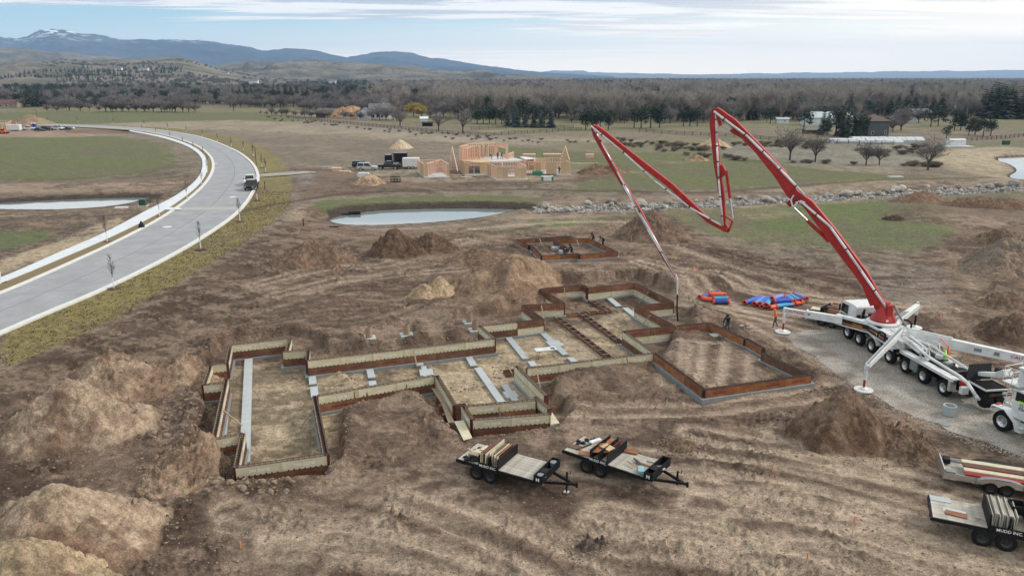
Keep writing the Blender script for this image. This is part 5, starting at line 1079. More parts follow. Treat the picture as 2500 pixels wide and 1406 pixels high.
mb = MB(); mb.path([(-.1, -6.5, 2.3), (.35, -8.6, 2.25), (.5, -10.8, 2.0), (.55, -12.8, 1.8)], .10, 12); mb.build('delivery_pipe', M_WHITED, pump, smooth=True)
for (p, q) in (((2205,822,2.4),(2250,850,2.4)), ((2222,820,2.5),(2262,852,2.5)), ((2205,830,2.2),(2245,862,2.0)), ((2250,850,2.5),(2266,880,1.7)), ((2266,848,2.5),(2270,880,1.6))):
    mb = MB(); mb.bar(PL(*p), PL(*q), .09, .14); mb.build('support_strut', M_WHITE, pump)
mb = MB(); c = PL(2252, 862, 2.1)
for dx, dz, w_, h_ in ((-.28, 0, .1, .8), (.28, 0, .1, .8), (0, .36, .56, .1), (0, -.36, .56, .1)): mb.box((c.x + .1, c.y + dx, c.z + dz), (.12, w_, h_))
mb.build('guard_frame', M_WHITE, pump); mb = MB(); mb.box((c.x + .2, c.y, c.z), (.04, .5, .66)); mb.build('guard_mesh', M_BLK, pump)
mb = MB(); 
for a_, b_ in (((2262,835,2.9),(2275,858,2.3)), ((2262,835,2.9),(2290,850,2.4)), ((2275,832,2.7),(2295,838,2.7)), ((2295,838,2.7),(2290,870,1.9)), ((2258,850,2.2),(2292,862,2.1))): mb.tube(PL(*a_), PL(*b_), .035, n=6)
mb.build('handrail', M_WHITE, pump)
for a_, c_ in ((PL(2143,822,2.35), PL(2160,828,2.35)), (PL(2206,792,2.35), PL(2224,800,2.3))):
    mb = MB(); u = Vector((0, 0, .42)); mb.path([a_, a_ + u, (a_ + c_) / 2 + u * 1.15, c_ + u * .95, c_ - u * .2], .075, 8); mb.build('grab_handle', M_BLK, pump)
# hopper at the tail
hx = PL(2402, 945, 1.55); mb = MB(); y0, y1, x0, x1 = -15.2, -13.5, -.35, 1.45
hop = MB(); pr = [(x0, y0), (x1, y0), (x1, y1), (x0, y1)]; lo = [(x0 + .4, y0 + .3), (x1 - .4, y0 + .3), (x1 - .4, y1 - .3), (x0 + .4, y1 - .3)]
hop.add([(x, y, 1.55) for x, y in pr] + [(x, y, .75) for x, y in lo], [(0, 1, 5, 4), (1, 2, 6, 5), (2, 3, 7, 6), (3, 0, 4, 7), (4, 5, 6, 7)]); hop.build('hopper', M_BLK, pump)
mb = MB(); mb.box((.55, y0 - .03, 1.56), (1.9, .10, .10)); mb.box((x0 - .04, (y0 + y1) / 2, 1.56), (.09, 1.6, .1)); mb.build('hopper_rim', M_WHITED, pump)
for k in range(9): mb = MB(); mb.box((x0 + .2 + k * .17, (y0 + y1) / 2, 1.52), (.04, 1.5, .05)); mb.build('grate_bar', M_STEEL, pump)
mb = MB(); mb.add([(x0 - .15, y1 + .02, 1.6), (x1 - .1, y1 + .02, 1.6), (x1 + .25, y1 + .55, 2.55), (x0 + .35, y1 + .55, 2.55)] + [(x0 - .15, y1 + .08, 1.6), (x1 - .1, y1 + .08, 1.6), (x1 + .25, y1 + .61, 2.55), (x0 + .35, y1 + .61, 2.55)], [(0, 1, 2, 3), (7, 6, 5, 4), (0, 4, 5, 1), (1, 5, 6, 2), (2, 6, 7, 3), (3, 7, 4, 0)]); mb.build('hopper_lid', M_BLK, pump)
mb = MB(); mb.lathe([(0, -.3), (.42, -.3), (.5, -.1), (.5, .25), (.3, .35), (0, .35)], 18, axis='X', c=(-.1, -15.0, .72)); mb.lathe([(0, -.3), (.3, -.3), (.36, .3), (0, .3)], 16, axis='X', c=(.7, -15.1, .7)); mb.build('agitator_housing', M_BLKM, pump)
mb = MB(); mb.box((-.75, -13.6, 1.45), (.45, .4, .3), .3); mb.build('valve_block', M_RED, pump, bevel=.03); mb = MB(); mb.box((-1.0, -14.0, 1.1), (.5, .35, .5)); mb.build('control_box', M_WHITED, pump, bevel=.02)
mb = MB(); mb.box((.6, -15.35, 1.25), (1.7, .05, .2)); mb.build('rear_bar', M_STEEL, pump); mb = MB(); mb.box((.9, -15.4, 1.38), (.35, .03, .18)); mb.build('number_plate', M_WHITE, pump)
for s in (0, 1.3): mb = MB(); mb.box((s, -15.39, 1.24), (.25, .03, .1)); mb.build('tail_light', M_REDD, pump)
mb = MB(); mb.box((.0, -11.5, .5), (.3, 4.0, .3)); mb.build('drive_shaft', M_BLK, pump)
# cone on the truck, warning pole
c = Matrix.Translation(TO) @ Matrix.Rotation(TR, 4, 'Z') @ PL(2306, 877, 1.75)
cn = empty('traffic_cone', c, 0, 'lime green traffic cone standing on the pump truck', 'traffic cone'); mb = MB(); mb.lathe([(.19, .03), (.045, .72), (0, .72)], 16); mb.build('cone_body', mat('lime_plastic', (.42, .80, .05), .5, var=.03), cn, smooth=True); mb = MB(); mb.box((0, 0, .015), (.42, .42, .04)); mb.build('cone_base', M_BLK, cn)
mb = MB(); mb.tube(PL(2297,826,2.7), PL(2314,846,2.55), .04, n=8); mb.tube(PL(2316,844,2.7), PL(2317,866,2.1), .05, n=8); mb.build('orange_lance', M_ORG, pump)
mb = MB()
for p, q in (((2292,845,2.5),(2290,872,1.7)), ((2300,846,2.5),(2300,876,1.7)), ((2314,850,2.3),(2313,882,1.6)), ((2290,845,2.5),(2300,847,2.5)), ((2292,860,2.1),(2312,866,2.0))): mb.tube(PL(*p), PL(*q), .03, n=6)
mb.build('cone_rack', M_BLK, pump)
# ================================================================== mixer truck (front part, cut by the frame)
MA = math.radians(18); mo = G(2449, 1028, .68); MM = Matrix.Rotation(MA, 3, 'Z'); off = MM @ Vector((1.12, 0, 0)); MO = Vector((mo[0] + off.x, mo[1] + off.y, .03))
mix = empty('mixer_truck', MO, MA, 'white front discharge concrete mixer pouring into the pump hopper', 'mixer truck')
MI = (Matrix.Translation(MO) @ Matrix.Rotation(MA, 4, 'Z')).inverted()
def ML(px, py, z): g = G(px, py, z); return MI @ Vector((g[0], g[1], z))
for y in (0, -3.6, -5.0): wheel(mix, (-1.05, y, .68), .68, .45, 'X', M_CHROME, -1); wheel(mix, (1.05, y, .68), .68, .45, 'X', M_CHROME, 1)
mb = MB(); 
for s in (-.45, .45): mb.box((s, -2.6, 1.1), (.18, 7.6, .35))
for y in (0, -3.6, -5): mb.box((0, y, .7), (2.0, .2, .25))
mb.build('chassis', M_WHITED, mix)
for s in (-1, 1):
    mb = MB(); x = s * 1.05; mb.add([(x - .3, .85, 1.25), (x + .3, .85, 1.25), (x + .3, .8, 1.5), (x - .3, .8, 1.5), (x - .32, -.1, 1.55), (x + .32, -.1, 1.55), (x - .32, -.85, 1.0), (x + .32, -.85, 1.0), (x - .32, -1.05, .55), (x + .32, -1.05, .55)], [(0, 1, 2, 3), (3, 2, 5, 4), (4, 5, 7, 6), (6, 7, 9, 8)]); o = mb.build('fender', M_WHITE, mix); sm = o.modifiers.new('thick', 'SOLIDIFY'); sm.thickness = .04
    mb = MB(); mb.box((x, -1.2, .5), (.6, .4, .06)); mb.box((x, -1.35, .82), (.6, .32, .05)); mb.box((x - s * .28, -1.15, .68), (.04, .5, .5)); mb.build('step', M_WHITED, mix)
mb = MB(); mb.box((-.85, .72, 1.5), (.5, .22, .1), .2); mb.build('light_cluster', M_REDD, mix)
mb = MB(); mb.box((0, -1.15, 1.75), (2.25, 1.6, 1.1)); mb.build('cab', M_WHITE, mix, bevel=.06)
mb = MB(); mb.box((0, -1.1, 2.6), (2.1, 1.4, .65)); mb.build('cab_window', M_GLASS, mix, bevel=.05)
for sx in (-1.03, 1.03):
    for sy in (-.42, -1.82): mb = MB(); mb.box((sx, sy, 2.6), (.09, .09, .72)); mb.build('cab_pillar', M_WHITE, mix)
mb = MB(); mb.box((0, -1.1, 2.98), (2.25, 1.65, .12)); mb.build('cab_roof', M_WHITE, mix, bevel=.03)
mb = MB(); mb.box((-1.1, -1.1, 2.32), (.08, .7, .12)); mb.build('vest', mat('lime_cloth', (.45, .85, .05), .8), mix)
lettering('SUNCOR', .23, mat('navy_lettering', (.02, .05, .14), .6), mix, (-1.145, -1.3, 1.9), (0, -1, 0), (0, 0, 1)); 
mb = MB(); mb.lathe([(.08, 0), (.12, 0)], 20, axis='X', c=(-1.142, -1.0, 2.12)); mb.build('emblem', M_TXTR if 0 else M_DECB, mix)
# ladder, platform, rails, drum, chute
mb = MB()
for x in (-.95, -.45): mb.tube((x, .35, 1.5), (x + .05, .1, 3.35), .03, n=6)
for k in range(5): z = 1.65 + k * .36; mb.tube((-.95 + .01 * k, .33 - .05 * k, z), (-.45 + .01 * k, .33 - .05 * k, z), .022, n=6)
mb.build('ladder', M_WHITE, mix)
mb = MB(); mb.box((-.5, -.15, 3.3), (1.6, 1.2, .06)); mb.build('platform', M_WHITE, mix)
mb = MB()
for (x, y) in ((-1.28, .4), (-1.28, -.2), (-1.25, -.72), (.2, .42)): mb.tube((x, y, 3.3), (x, y, 4.3), .026, n=6)
for z in (3.75, 4.3): mb.path([(.2, .42, z), (-1.28, .4, z), (-1.28, -.2, z), (-1.25, -.72, z)], .026, 6)
mb.build('handrail', M_WHITE, mix)
mb = MB(); dr = [(0, -.1), (.55, 0), (.72, .25), (1.1, 1.6), (1.18, 2.4), (1.05, 3.6), (.6, 4.4), (0, 4.5)]; mb.lathe(dr, 30); o = mb.build('drum', M_WHITE, mix, smooth=True); o.location = (.1, -.95, 3.55); o.rotation_euler = (math.radians(90 + 14), 0, 0)
mb = MB(); mb.lathe([(1.12, 1.7), (1.19, 1.75), (1.19, 1.95), (1.14, 2.0)], 30); q = mb.build('drum_stripe', M_GRY, o)
mb = MB(); mb.box((-.35, -.6, 3.85), (.12, .12, 1.2)); mb.box((-.35, -.6, 4.45), (1.6, .5, .12)); mb.box((.6, -.6, 3.85), (.12, .12, 1.2)); mb.box((-.9, -.75, 3.9), (.1, .9, 1.1)); mb.build('drum_cradle', M_WHITE, mix, bevel=.02)
ca = ML(2395, 912, 2.0); cb2 = ML(2462, 910, 3.0); cc = ML(2440, 915, 2.6); mb = MB(); mb.bar(ca, cc, .5, .30, 0, .55, .34); mb.build('chute', M_WHITE, mix, bevel=.05); mb = MB(); mb.bar(cc, cb2, .6, .45, 0, .75, .5); mb.build('chute_hinge', M_WHITED, mix, bevel=.05)
mb = MB(); a_ = ML(2437, 905, 2.55); mb.box((a_.x, a_.y, a_.z), (.3, .35, .4)); mb.build('hinge_block', M_BLK, mix); mb = MB(); mb.path([(-.8, .2, 4.2), (-.95, .35, 3.8), (-.75, .3, 3.4), (-.7, .2, 3.9)], .02, 6); mb.build('water_hose', M_BLK, mix)
# ================================================================== trailers
def trailer(px, zb, label, Lb=5.6, Wd=2.4, rz=None, px2=None, zd=.92, rack=None, tool=True, tongue=True, deck=M_DECK, letter=True, axle=.40, tyre=.42, jack=True, frame=M_BLK):
    """rear-left bed corner at picture point px; local x to the hitch, y across"""
    a = G(*px, zb); b = G(*px2, zb); ang = rz if rz is not None else math.atan2(b[1] - a[1], b[0] - a[0]); r = empty('flatbed_trailer', (a[0], a[1], th(a[0], a[1]) * 0 + .02), ang, label, 'trailer', 'equipment trailers')
    mb = MB()
    for y in (.03, Wd - .03): mb.box((Lb / 2, y, zd - .10), (Lb, .07, .16))
    for x in (.04, Lb - .04): mb.box((x, Wd / 2, zd - .122), (.08, Wd - .14, .2))
    for k in range(8): mb.box((Lb * (k + .5) / 8, Wd / 2, zd - .15), (.08, Wd - .14, .12))
    for y in (.7, Wd - .7): mb.box((Lb / 2, y, zd - .28), (Lb, .12, .14))
    for k in range(5): mb.box((.5 + k * Lb / 5.2, -.02, zd - .16), (.3, .04, .05))
    mb.build('frame', frame, r)
    pk = 11; pw = (Wd - .14) / pk; pm = MB(); pm.box((0, 0, 0), (Lb - .18, pw - .014, .045)); pme = pm.mesh('deck_board', deck)
    for k in range(pk): o = bpy.data.objects.new('deck_board', pme); link(o, r); o.location = (Lb / 2, .07 + pw * (k + .5), zd - .02 + .004 * (k % 3)); 
    for s, y in ((-1, .06), (1, Wd - .06)):
        for k in (-1, 1): wheel(r, (Lb * axle + k * tyre * 1.08, y + s * .0, tyre - .03), tyre, .24, 'Y', M_STEEL, -1 if s < 0 else 1)
    if rack:
        x0, x1, h = rack
        for x in (x0, x1, (x0 + x1) / 2): 
            mb = MB(); mb.box((x, Wd / 2, zd + h / 2), (.05, Wd, h)); mb.build('rack_wall', M_BLK, r)
        mb = MB(); mb.box(((x0 + x1) / 2, -.03, zd + .0), (x1 - x0, .05, .42)); mb.build('side_board', M_BLK, r)
        if letter: lettering('MUDD INC.', .21, M_TXTW, r, ((x0 + x1) / 2, -.062, zd + .06), (1, 0, 0), (0, 0, 1))
    if tool:
        mb = MB(); 
        for c_, d_ in (((Lb + .25, Wd / 2, zd - .1), (.5, Wd, .05)), ((Lb + .02, Wd / 2, zd + .12), (.04, Wd, .45)), ((Lb + .48, Wd / 2, zd + .12), (.04, Wd, .45)), ((Lb + .25, .02, zd + .12), (.5, .04, .45)), ((Lb + .25, Wd - .02, zd + .12), (.5, .04, .45)), ((Lb + .25, Wd * .35, zd + .3), (.5, .5, .04))): mb.box(c_, d_)
        mb.build('tool_box', M_BLK, r); lettering('M', .3, M_TXTW, r, (Lb + .25, -.005, zd + .1), (1, 0, 0), (0, 0, 1))
    if tongue:
        x0 = Lb + (.5 if tool else 0); e = x0 + 1.25; mb = MB(); mb.bar((Lb - .2, .35, zd - .26), (e, Wd / 2 - .05, zd - .26), .1, .14); mb.bar((Lb - .2, Wd - .35, zd - .26), (e, Wd / 2 + .05, zd - .26), .1, .14); mb.bar((e - .1, Wd / 2, zd - .26), (e + .3, Wd / 2, zd - .26), .12, .12); mb.build('tongue', M_BLK, r)
        mb = MB(); mb.tube((e + .3, Wd / 2, zd - .4), (e + .3, Wd / 2, zd - .12), .07); mb.build('coupler', M_BLK, r)
        mb = MB(); x = e - .3; mb.tube((x, Wd / 2, .12 if jack else .45), (x, Wd / 2, zd + .35), .06); mb.tube((x, Wd / 2, zd + .3), (x + .22, Wd / 2, zd + .3), .02); mb.tube((x + .22, Wd / 2, zd + .3), (x + .22, Wd / 2, zd + .5), .02); mb.build('jack', M_BLK, r)
        if jack: mb = MB(); mb.box((x, Wd / 2, .06), (.28, .28, .05)); mb.build('jack_pad', M_CHROME, r)
        d_ = Vector((e - Lb + .2, Wd / 2 - .4, 0)).normalized(); lettering('MUDD INC', .13, M_TXTW, r, (Lb + .55, .62, zd - .24), (d_.x, d_.y, 0), (0, 0, 1))
    return r, Matrix.Translation(r.location) @ Matrix.Rotation(ang, 4, 'Z')
def cargo(name, Mw, c, d, rot, m, label, cat, group=None, bevel=0, rz0=0):
    p = Mw @ (Vector(c) + Vector((0, 0, .10 if Mw is not T4_ else .06))); q = Mw.to_3x3() @ rot; mb = MB(); mb.box((0, 0, 0), d); o = mb.build(name, m, None, (p.x, p.y, p.z), bevel=bevel); o.rotation_euler = q.to_euler(); return tag(o, label, cat, group)
T4_ = None
RZ = lambda a: Matrix.Rotation(a, 3, 'Z'); RX = lambda a: Matrix.Rotation(a, 3, 'X'); RY = lambda a: Matrix.Rotation(a, 3, 'Y')
t1, T1 = trailer((1113,1124), .82, 'black flatbed trailer with cream form panels racked at its middle, left of the pair', 5.0, 2.3, px2=(1296,1176), rack=(1.55, 2.75, .62), axle=.36)
for i, (x, tl, m, lb) in enumerate(((1.66,.04,M_CREAM,'cream form panel with red edge, rearmost in the rack of the left trailer'), (1.76,.04,M_CREAM,'second cream panel in the rack of the left trailer'), (1.86,.05,M_REDF,'dark red steel edged panel third in the rack of the left trailer'), (1.97,.04,M_CREAM,'fourth cream panel in the rack of the left trailer'), (2.10,.16,M_CREAM,'short leaning cream panel inside the rack of the left trailer'))):
    cargo('form_panel', T1, (x, 1.05 if i < 4 else .5, .82 + .42), (.045, 2.1 if i < 4 else .6, .75), RY(tl), m, lb, 'form panel', 'form panels racked on the left trailer')
for i in range(3): cargo('steel_strip', T1, (1.71 + i * .11, 1.05, 1.645), (.05, 2.1, .03), RY(0), M_REDF, ('rear', 'middle', 'front')[i] + ' red steel edge along the racked panels of the left trailer', 'panel edge', 'red edges on the left trailer')
for i, (c_, d_, a_, m, lb) in enumerate((((.95,1.5,.87),(.95,.7,.04),.15,M_CREAM,'large cream sheet lying flat on the rear of the left trailer'), ((1.15,1.7,.93),(.8,.6,.04),-.2,M_CREAM,'second cream sheet lying across the first on the left trailer'), ((1.0,1.0,.88),(.5,.3,.05),.5,M_OSB,'small brown offcut on the rear of the left trailer'), ((.55,1.7,.87),(.5,.2,.04),.9,M_CREAM,'narrow cream strip near the back edge of the left trailer'),
  ((.45,1.1,.87),(1.0,.07,.05),-.5,M_WOOD,'thin timber lying slantwise on the left trailer'), ((1.2,.8,.86),(.6,.12,.04),.2,M_WOOD,'short timber beside the racked panels of the left trailer'), ((1.35,2.2,1.02),(.7,.06,.05),.35,M_WOOD,'pale stick propped over the far side of the left trailer'))):
    cargo('offcut_board', T1, c_, d_, RZ(a_), m, lb, 'board', 'loose boards on the left trailer')
def jumble(name, Mw, c, r, m, label, cat, n=16, seed=1, mats=None):
    rs_ = random.Random(seed); mb = MB()
    for k in range(n):
        p = (rs_.uniform(-r, r), rs_.uniform(-r, r) * .8, rs_.uniform(.03, r * .5)); mb.box(p, (rs_.uniform(.05, .3), rs_.uniform(.05, .16), rs_.uniform(.04, .12)), rs_.uniform(0, 3), k % (len(mats) if mats else 1))
    for k in range(5): a, b = [(rs_.uniform(-r, r), rs_.uniform(-r, r), rs_.uniform(.05, .2)) for _ in range(2)]; mb.tube(a, b, .018, n=6)
    p = Mw @ Vector(c); return tag(mb.build(name, mats or m, None, (p.x, p.y, p.z)), label, cat)
jumble('tool_heap', T1, (.85, .45, .85), .45, M_BLK, 'dark heap of hoses and tools on the rear of the left trailer', 'tools', 22, 3); jumble('tool_heap', T1, (5.2, .55, .95), .25, None, 'red and white bags in the toolbox of the left trailer', 'tools', 10, 4, [M_WHITE, M_REDD, M_BLK])
for (x, y, lb) in ((5.25, .35, 'round lid at the near end of the left trailer toolbox'), (5.25, 1.95, 'round lid at the far end of the left trailer toolbox')):
    p = T1 @ Vector((x, y, 1.18)); mb = MB(); mb.lathe([(0, .02), (.19, .02), (.2, 0), (.2, -.2), (0, -.2)], 18); tag(mb.build('bucket', M_GRY, None, tuple(p)), lb, 'bucket', 'buckets in the left trailer toolbox')
t2, T2 = trailer((1372,1102), .82, 'black flatbed trailer with orange brown panels in its rack, right of the pair', 5.3, 2.3, px2=(1572,1170), rack=(1.9, 3.0, .6), axle=.40, jack=False)
for i, (c_, d_, R_, m, lb) in enumerate((((2.2,.75,1.25),(.95,.7,.04),RX(.15) @ RZ(.5),M_RUST,'large orange brown sheet slanting on the near rack of the right trailer'), ((2.5,.95,1.36),(.7,.5,.04),RX(.1) @ RZ(-.3),M_OSB,'pale brown sheet on top of the rack of the right trailer'), ((2.15,1.05,1.33),(.5,.5,.04),RZ(.8),M_RUST,'small orange sheet on the rack of the right trailer'),
  ((2.65,1.7,1.15),(.05,.9,.5),RY(.2),M_REDF,'dark red panel leaning in the right trailer rack'), ((2.2,1.8,1.15),(.05,.6,.5),RY(-.5),M_RUST,'orange panel leaning at the far end of the right trailer rack'), ((3.4,2.15,.9),(.8,.5,.04),RZ(.3),M_RUST,'orange brown sheet on the far side of the right trailer deck'),
  ((1.35,.35,.87),(.7,.5,.04),RZ(.4),M_RUST,'orange sheet at the near edge behind the wheels of the right trailer'), ((.5,.7,.87),(.8,.45,.04),RZ(.15),M_BRN,'brown sheet on the rear corner of the right trailer'), ((4.9,1.95,.87),(.6,.45,.04),RZ(.2),M_DECK,'pale sheet at the front far corner of the right trailer'), ((.95,1.2,.88),(.08,1.6,.06),RZ(-.3),M_STEEL,'dark strip across the rear of the right trailer'))):
    cargo('form_panel', T2, c_, d_, R_, m, lb, 'form panel', 'loose panels on the right trailer')
cargo('white_bundle', T2, (1.1, 1.95, .92), (.28, .8, .14), RZ(-.35), M_WHITE, 'white wrapped bundle on the rear of the right trailer', 'bundle', None, .02)
jumble('tool_heap', T2, (.5, 1.35, .85), .28, M_BLK, 'near dark tool heap on the rear of the right trailer', 'tools', 14, 6); jumble('tool_heap', T2, (.75, 2.0, .85), .28, M_BLK, 'far dark tool heap on the rear of the right trailer', 'tools', 14, 7); jumble('tool_heap', T2, (5.55, 1.3, .9), .3, None, 'white and dark odds in the toolbox of the right trailer', 'tools', 10, 8, [M_WHITE, M_GRY, M_BLK])
cargo('blue_tray', T2, (4.95, .35, .98), (.34, .6, .2), RZ(.5), mat('pale_blue_plastic', (.22, .38, .42), .5), 'pale blue tray at the front near corner of the right trailer', 'tray', None, .02)
t3, T3 = trailer((2272,1268), .85, 'black flatbed trailer with a rack of grey boards at the lower right corner', 6.6, 2.3, px2=(2385,1291), zd=.98, rack=(2.45, 4.15, .75), axle=.42, tool=False, tongue=False, tyre=.46)
for i in range(14): cargo('grey_board', T3, (2.58 + i * .075 + (i % 3) * .01, 1.15, 1.2 + .03 * ((i * 7) % 4)), (.045, 2.0 - .12 * ((i * 5) % 4), .72), RY(.04 * ((i * 3) % 4 - 1)), M_DECK, ORD[i] + ' weathered grey board from the left in the rack at the lower right', 'board', 'grey boards racked on the lower right trailer')
for i, (c_, d_, a_, m, lb) in enumerate((((.55,2.0,.9),(.95,.5,.05),.05,M_FTOP,'pale grey slab at the rear far corner of the lower right trailer'), ((1.1,1.0,.885),(1.0,.45,.04),-.1,M_CHROME,'clear plastic sheet under the orange board of the lower right trailer'), ((1.15,.72,.93),(.95,.42,.04),-.08,M_RUST,'orange board with dark marks on the lower right trailer'))): cargo('flat_board', T3, c_, d_, RZ(a_), m, lb, 'board')
jumble('strap_pile', T3, (2.05, .6, .87), .3, M_WOODG, 'tangle of pale straps beside the rack on the lower right trailer', 'straps', 8, 12)
for (c_, lb) in (((3.75, 1.5, 1.62), 'black crate on top of the racked grey boards'), ((4.75, 1.75, 1.35), 'black open crate on the timber stack at the lower right edge')):
    p = T3 @ Vector(c_); mb = MB(); w_, l_, h_ = .62, .75, .42
    for q, s in (((0, 0, -.2), (w_, l_, .03)), ((w_ / 2, 0, 0), (.03, l_, h_)), ((-w_ / 2, 0, 0), (.03, l_, h_)), ((0, l_ / 2, 0), (w_, .03, h_)), ((0, -l_ / 2, 0), (w_, .03, h_)), ((0, 0, .05), (w_, .04, .03))): mb.box(q, s)
    o = mb.build('crate', M_BLK, None, tuple(p)); o.rotation_euler = (0, 0, t3.rotation_euler.z + .1); tag(o, lb, 'crate')
mp_ = mat('plywood_stack', (.40, .32, .25), .8, col2=(.52, .43, .35), scale=3)
for k in range(4): cargo('plywood_stack', T3, (5.35, .95, .95 + k * .09), (2.2, 2.0 - .02 * k, .08), RZ(.01 * k), mp_, ('lowest', 'second lowest', 'second highest', 'topmost')[k] + ' layer of the plywood stack at the lower right edge', 'plywood', 'plywood layers on the lower right trailer')
t4, T4 = trailer((2303,1163), .6, 'grey galvanised trailer loaded with cream and dark red boards at the right edge', 5.4, 1.9, px2=(2475,1190), zd=.66, axle=.50, tyre=.36, tool=False, tongue=False, frame=M_CHROME, letter=False)
mb = MB()
for y in (-.03, 1.93): mb.box((2.6, y, .72), (5.2, .04, .26))
mb.box((.02, .95, .80), (.06, 1.96, .5)); mb.build('side_rail', M_CHROME, t4)
for y in (-.12, 2.02): mb = MB(); mb.add([(2.7 + 1.15 * math.cos(t), y - .14, .5 + .52 * max(math.sin(t), 0) ** .5) for t in np.linspace(0, math.pi, 11)] + [(2.7 + 1.15 * math.cos(t), y + .14, .5 + .52 * max(math.sin(t), 0) ** .5) for t in np.linspace(0, math.pi, 11)], [(i, i + 1, i + 12, i + 11) for i in range(10)]); mb.build('wheel_arch', M_GRY if y < 1 else M_BLK, t4)
for i, (y, z, m, lb) in enumerate(((.25,.72,M_REDD,'dark red board, lowest at the near side of the right grey trailer'), (.55,.80,M_CREAM,'cream board, near one on the right grey trailer'), (.95,.86,M_REDF,'dark red board in the middle of the right grey trailer'), (1.35,.90,M_CREAM,'cream board, far one on the right grey trailer'))): cargo('long_board', T4, (2.75, y, z + .05), (3.4, .38, .10), RX(-.0), m, lb, 'board', 'long boards on the right grey trailer')
for i in range(8): cargo('red_panel', T4, (4.62 + i * .09, .95, 1.1), (.045, 1.8, .85), RY(.03 * (i % 3)), (M_REDF, M_CREAM, M_REDD)[i % 3], ORD[i] + ' panel from the left of those standing on edge on the right grey trailer', 'form panel', 'panels standing on the right grey trailer')
cargo('cream_sheet', T4, (5.3, 1.0, 1.6), (.9, 1.2, .04), RZ(.5) @ RX(.1), M_CREAM, 'cream sheet lying across the standing panels at the right edge', 'form panel'); cargo('black_case', T4, (.35, 1.6, .78), (.35, .5, .28), RZ(0), M_BLK, 'black case in the rear corner of the right grey trailer', 'case', None, .03); cargo('grey_case', T4, (.35, .25, .72), (.5, .4, .2), RZ(0), M_GRY, 'grey case at the rear near corner of the right grey trailer', 'case', None, .03)
t5, T5 = trailer((1962,765), .8, 'dark trailer stacked with brown timbers behind the pump truck cab', 5.2, 2.2, px2=(2058,786), rack=(1.5, 2.0, .75), axle=.42, tool=False, tongue=False, deck=M_BRN)
for i in range(9): cargo('timber', T5, (3.4 + .1 * (i % 2), .2 + .24 * i, 1.25 + .16 * (i % 3)), (3.2, .19, .2), RZ(.02 * (i % 3 - 1)), (M_RUST, M_WOODG, M_BRN, M_CREAM)[i % 4], ORD[i] + ' long timber from the near side on the trailer behind the pump truck cab', 'timber', 'timbers on the dark trailer behind the cab')
cargo('plywood_sheet', T5, (2.9, 1.2, 1.45), (.6, .9, .04), RZ(.6) @ RX(.3), M_OSB, 'tan sheet leaning on the timbers behind the cab', 'plywood'); cargo('cream_sheet', T5, (.7, 1.5, .95), (1.2, .9, .04), RZ(.2), M_CREAM, 'cream sheet on the rear of the dark trailer behind the cab', 'form panel')
_rc = random.Random(4)
for i in range(6): cargo('offcut_board', T1, (.5 + _rc.random() * .9, .5 + _rc.random() * 1.6, .90 + .03 * i), (_rc.uniform(.3, .8), _rc.uniform(.08, .35), .035), RZ(_rc.uniform(-1, 1)) @ RX(_rc.uniform(-.12, .12)), (M_CREAM, M_OSB, M_WOODG)[i % 3], ORD[i] + ' scrap from the bottom in the offcut heap on the left trailer', 'board', 'loose boards on the left trailer')
for i in range(5): cargo('short_plank', T2, (3.6 + _rc.random() * 1.4, .4 + _rc.random() * 1.5, .90 + .02 * i), (_rc.uniform(.3, .9), _rc.uniform(.06, .16), .05), RZ(_rc.uniform(-1.2, 1.2)), (M_WOODG, M_STEEL)[i % 2], ORD[i] + ' loose plank on the front deck of the right trailer', 'plank', 'loose planks on the right trailer')
for i in range(8):
    cargo('form_panel', T1, (2.22 + i * .055, 1.15 + .1 * (i % 3), 1.17 + .05 * (i % 2)), (.035, 1.7 - .2 * (i % 3), .55), RY(.05 * (i % 3 - 1)), (M_CREAM, M_REDF, M_BRN)[i % 3], ORD[i] + ' thin panel from the rear in the front bay of the left trailer rack', 'form panel', 'form panels racked on the left trailer')
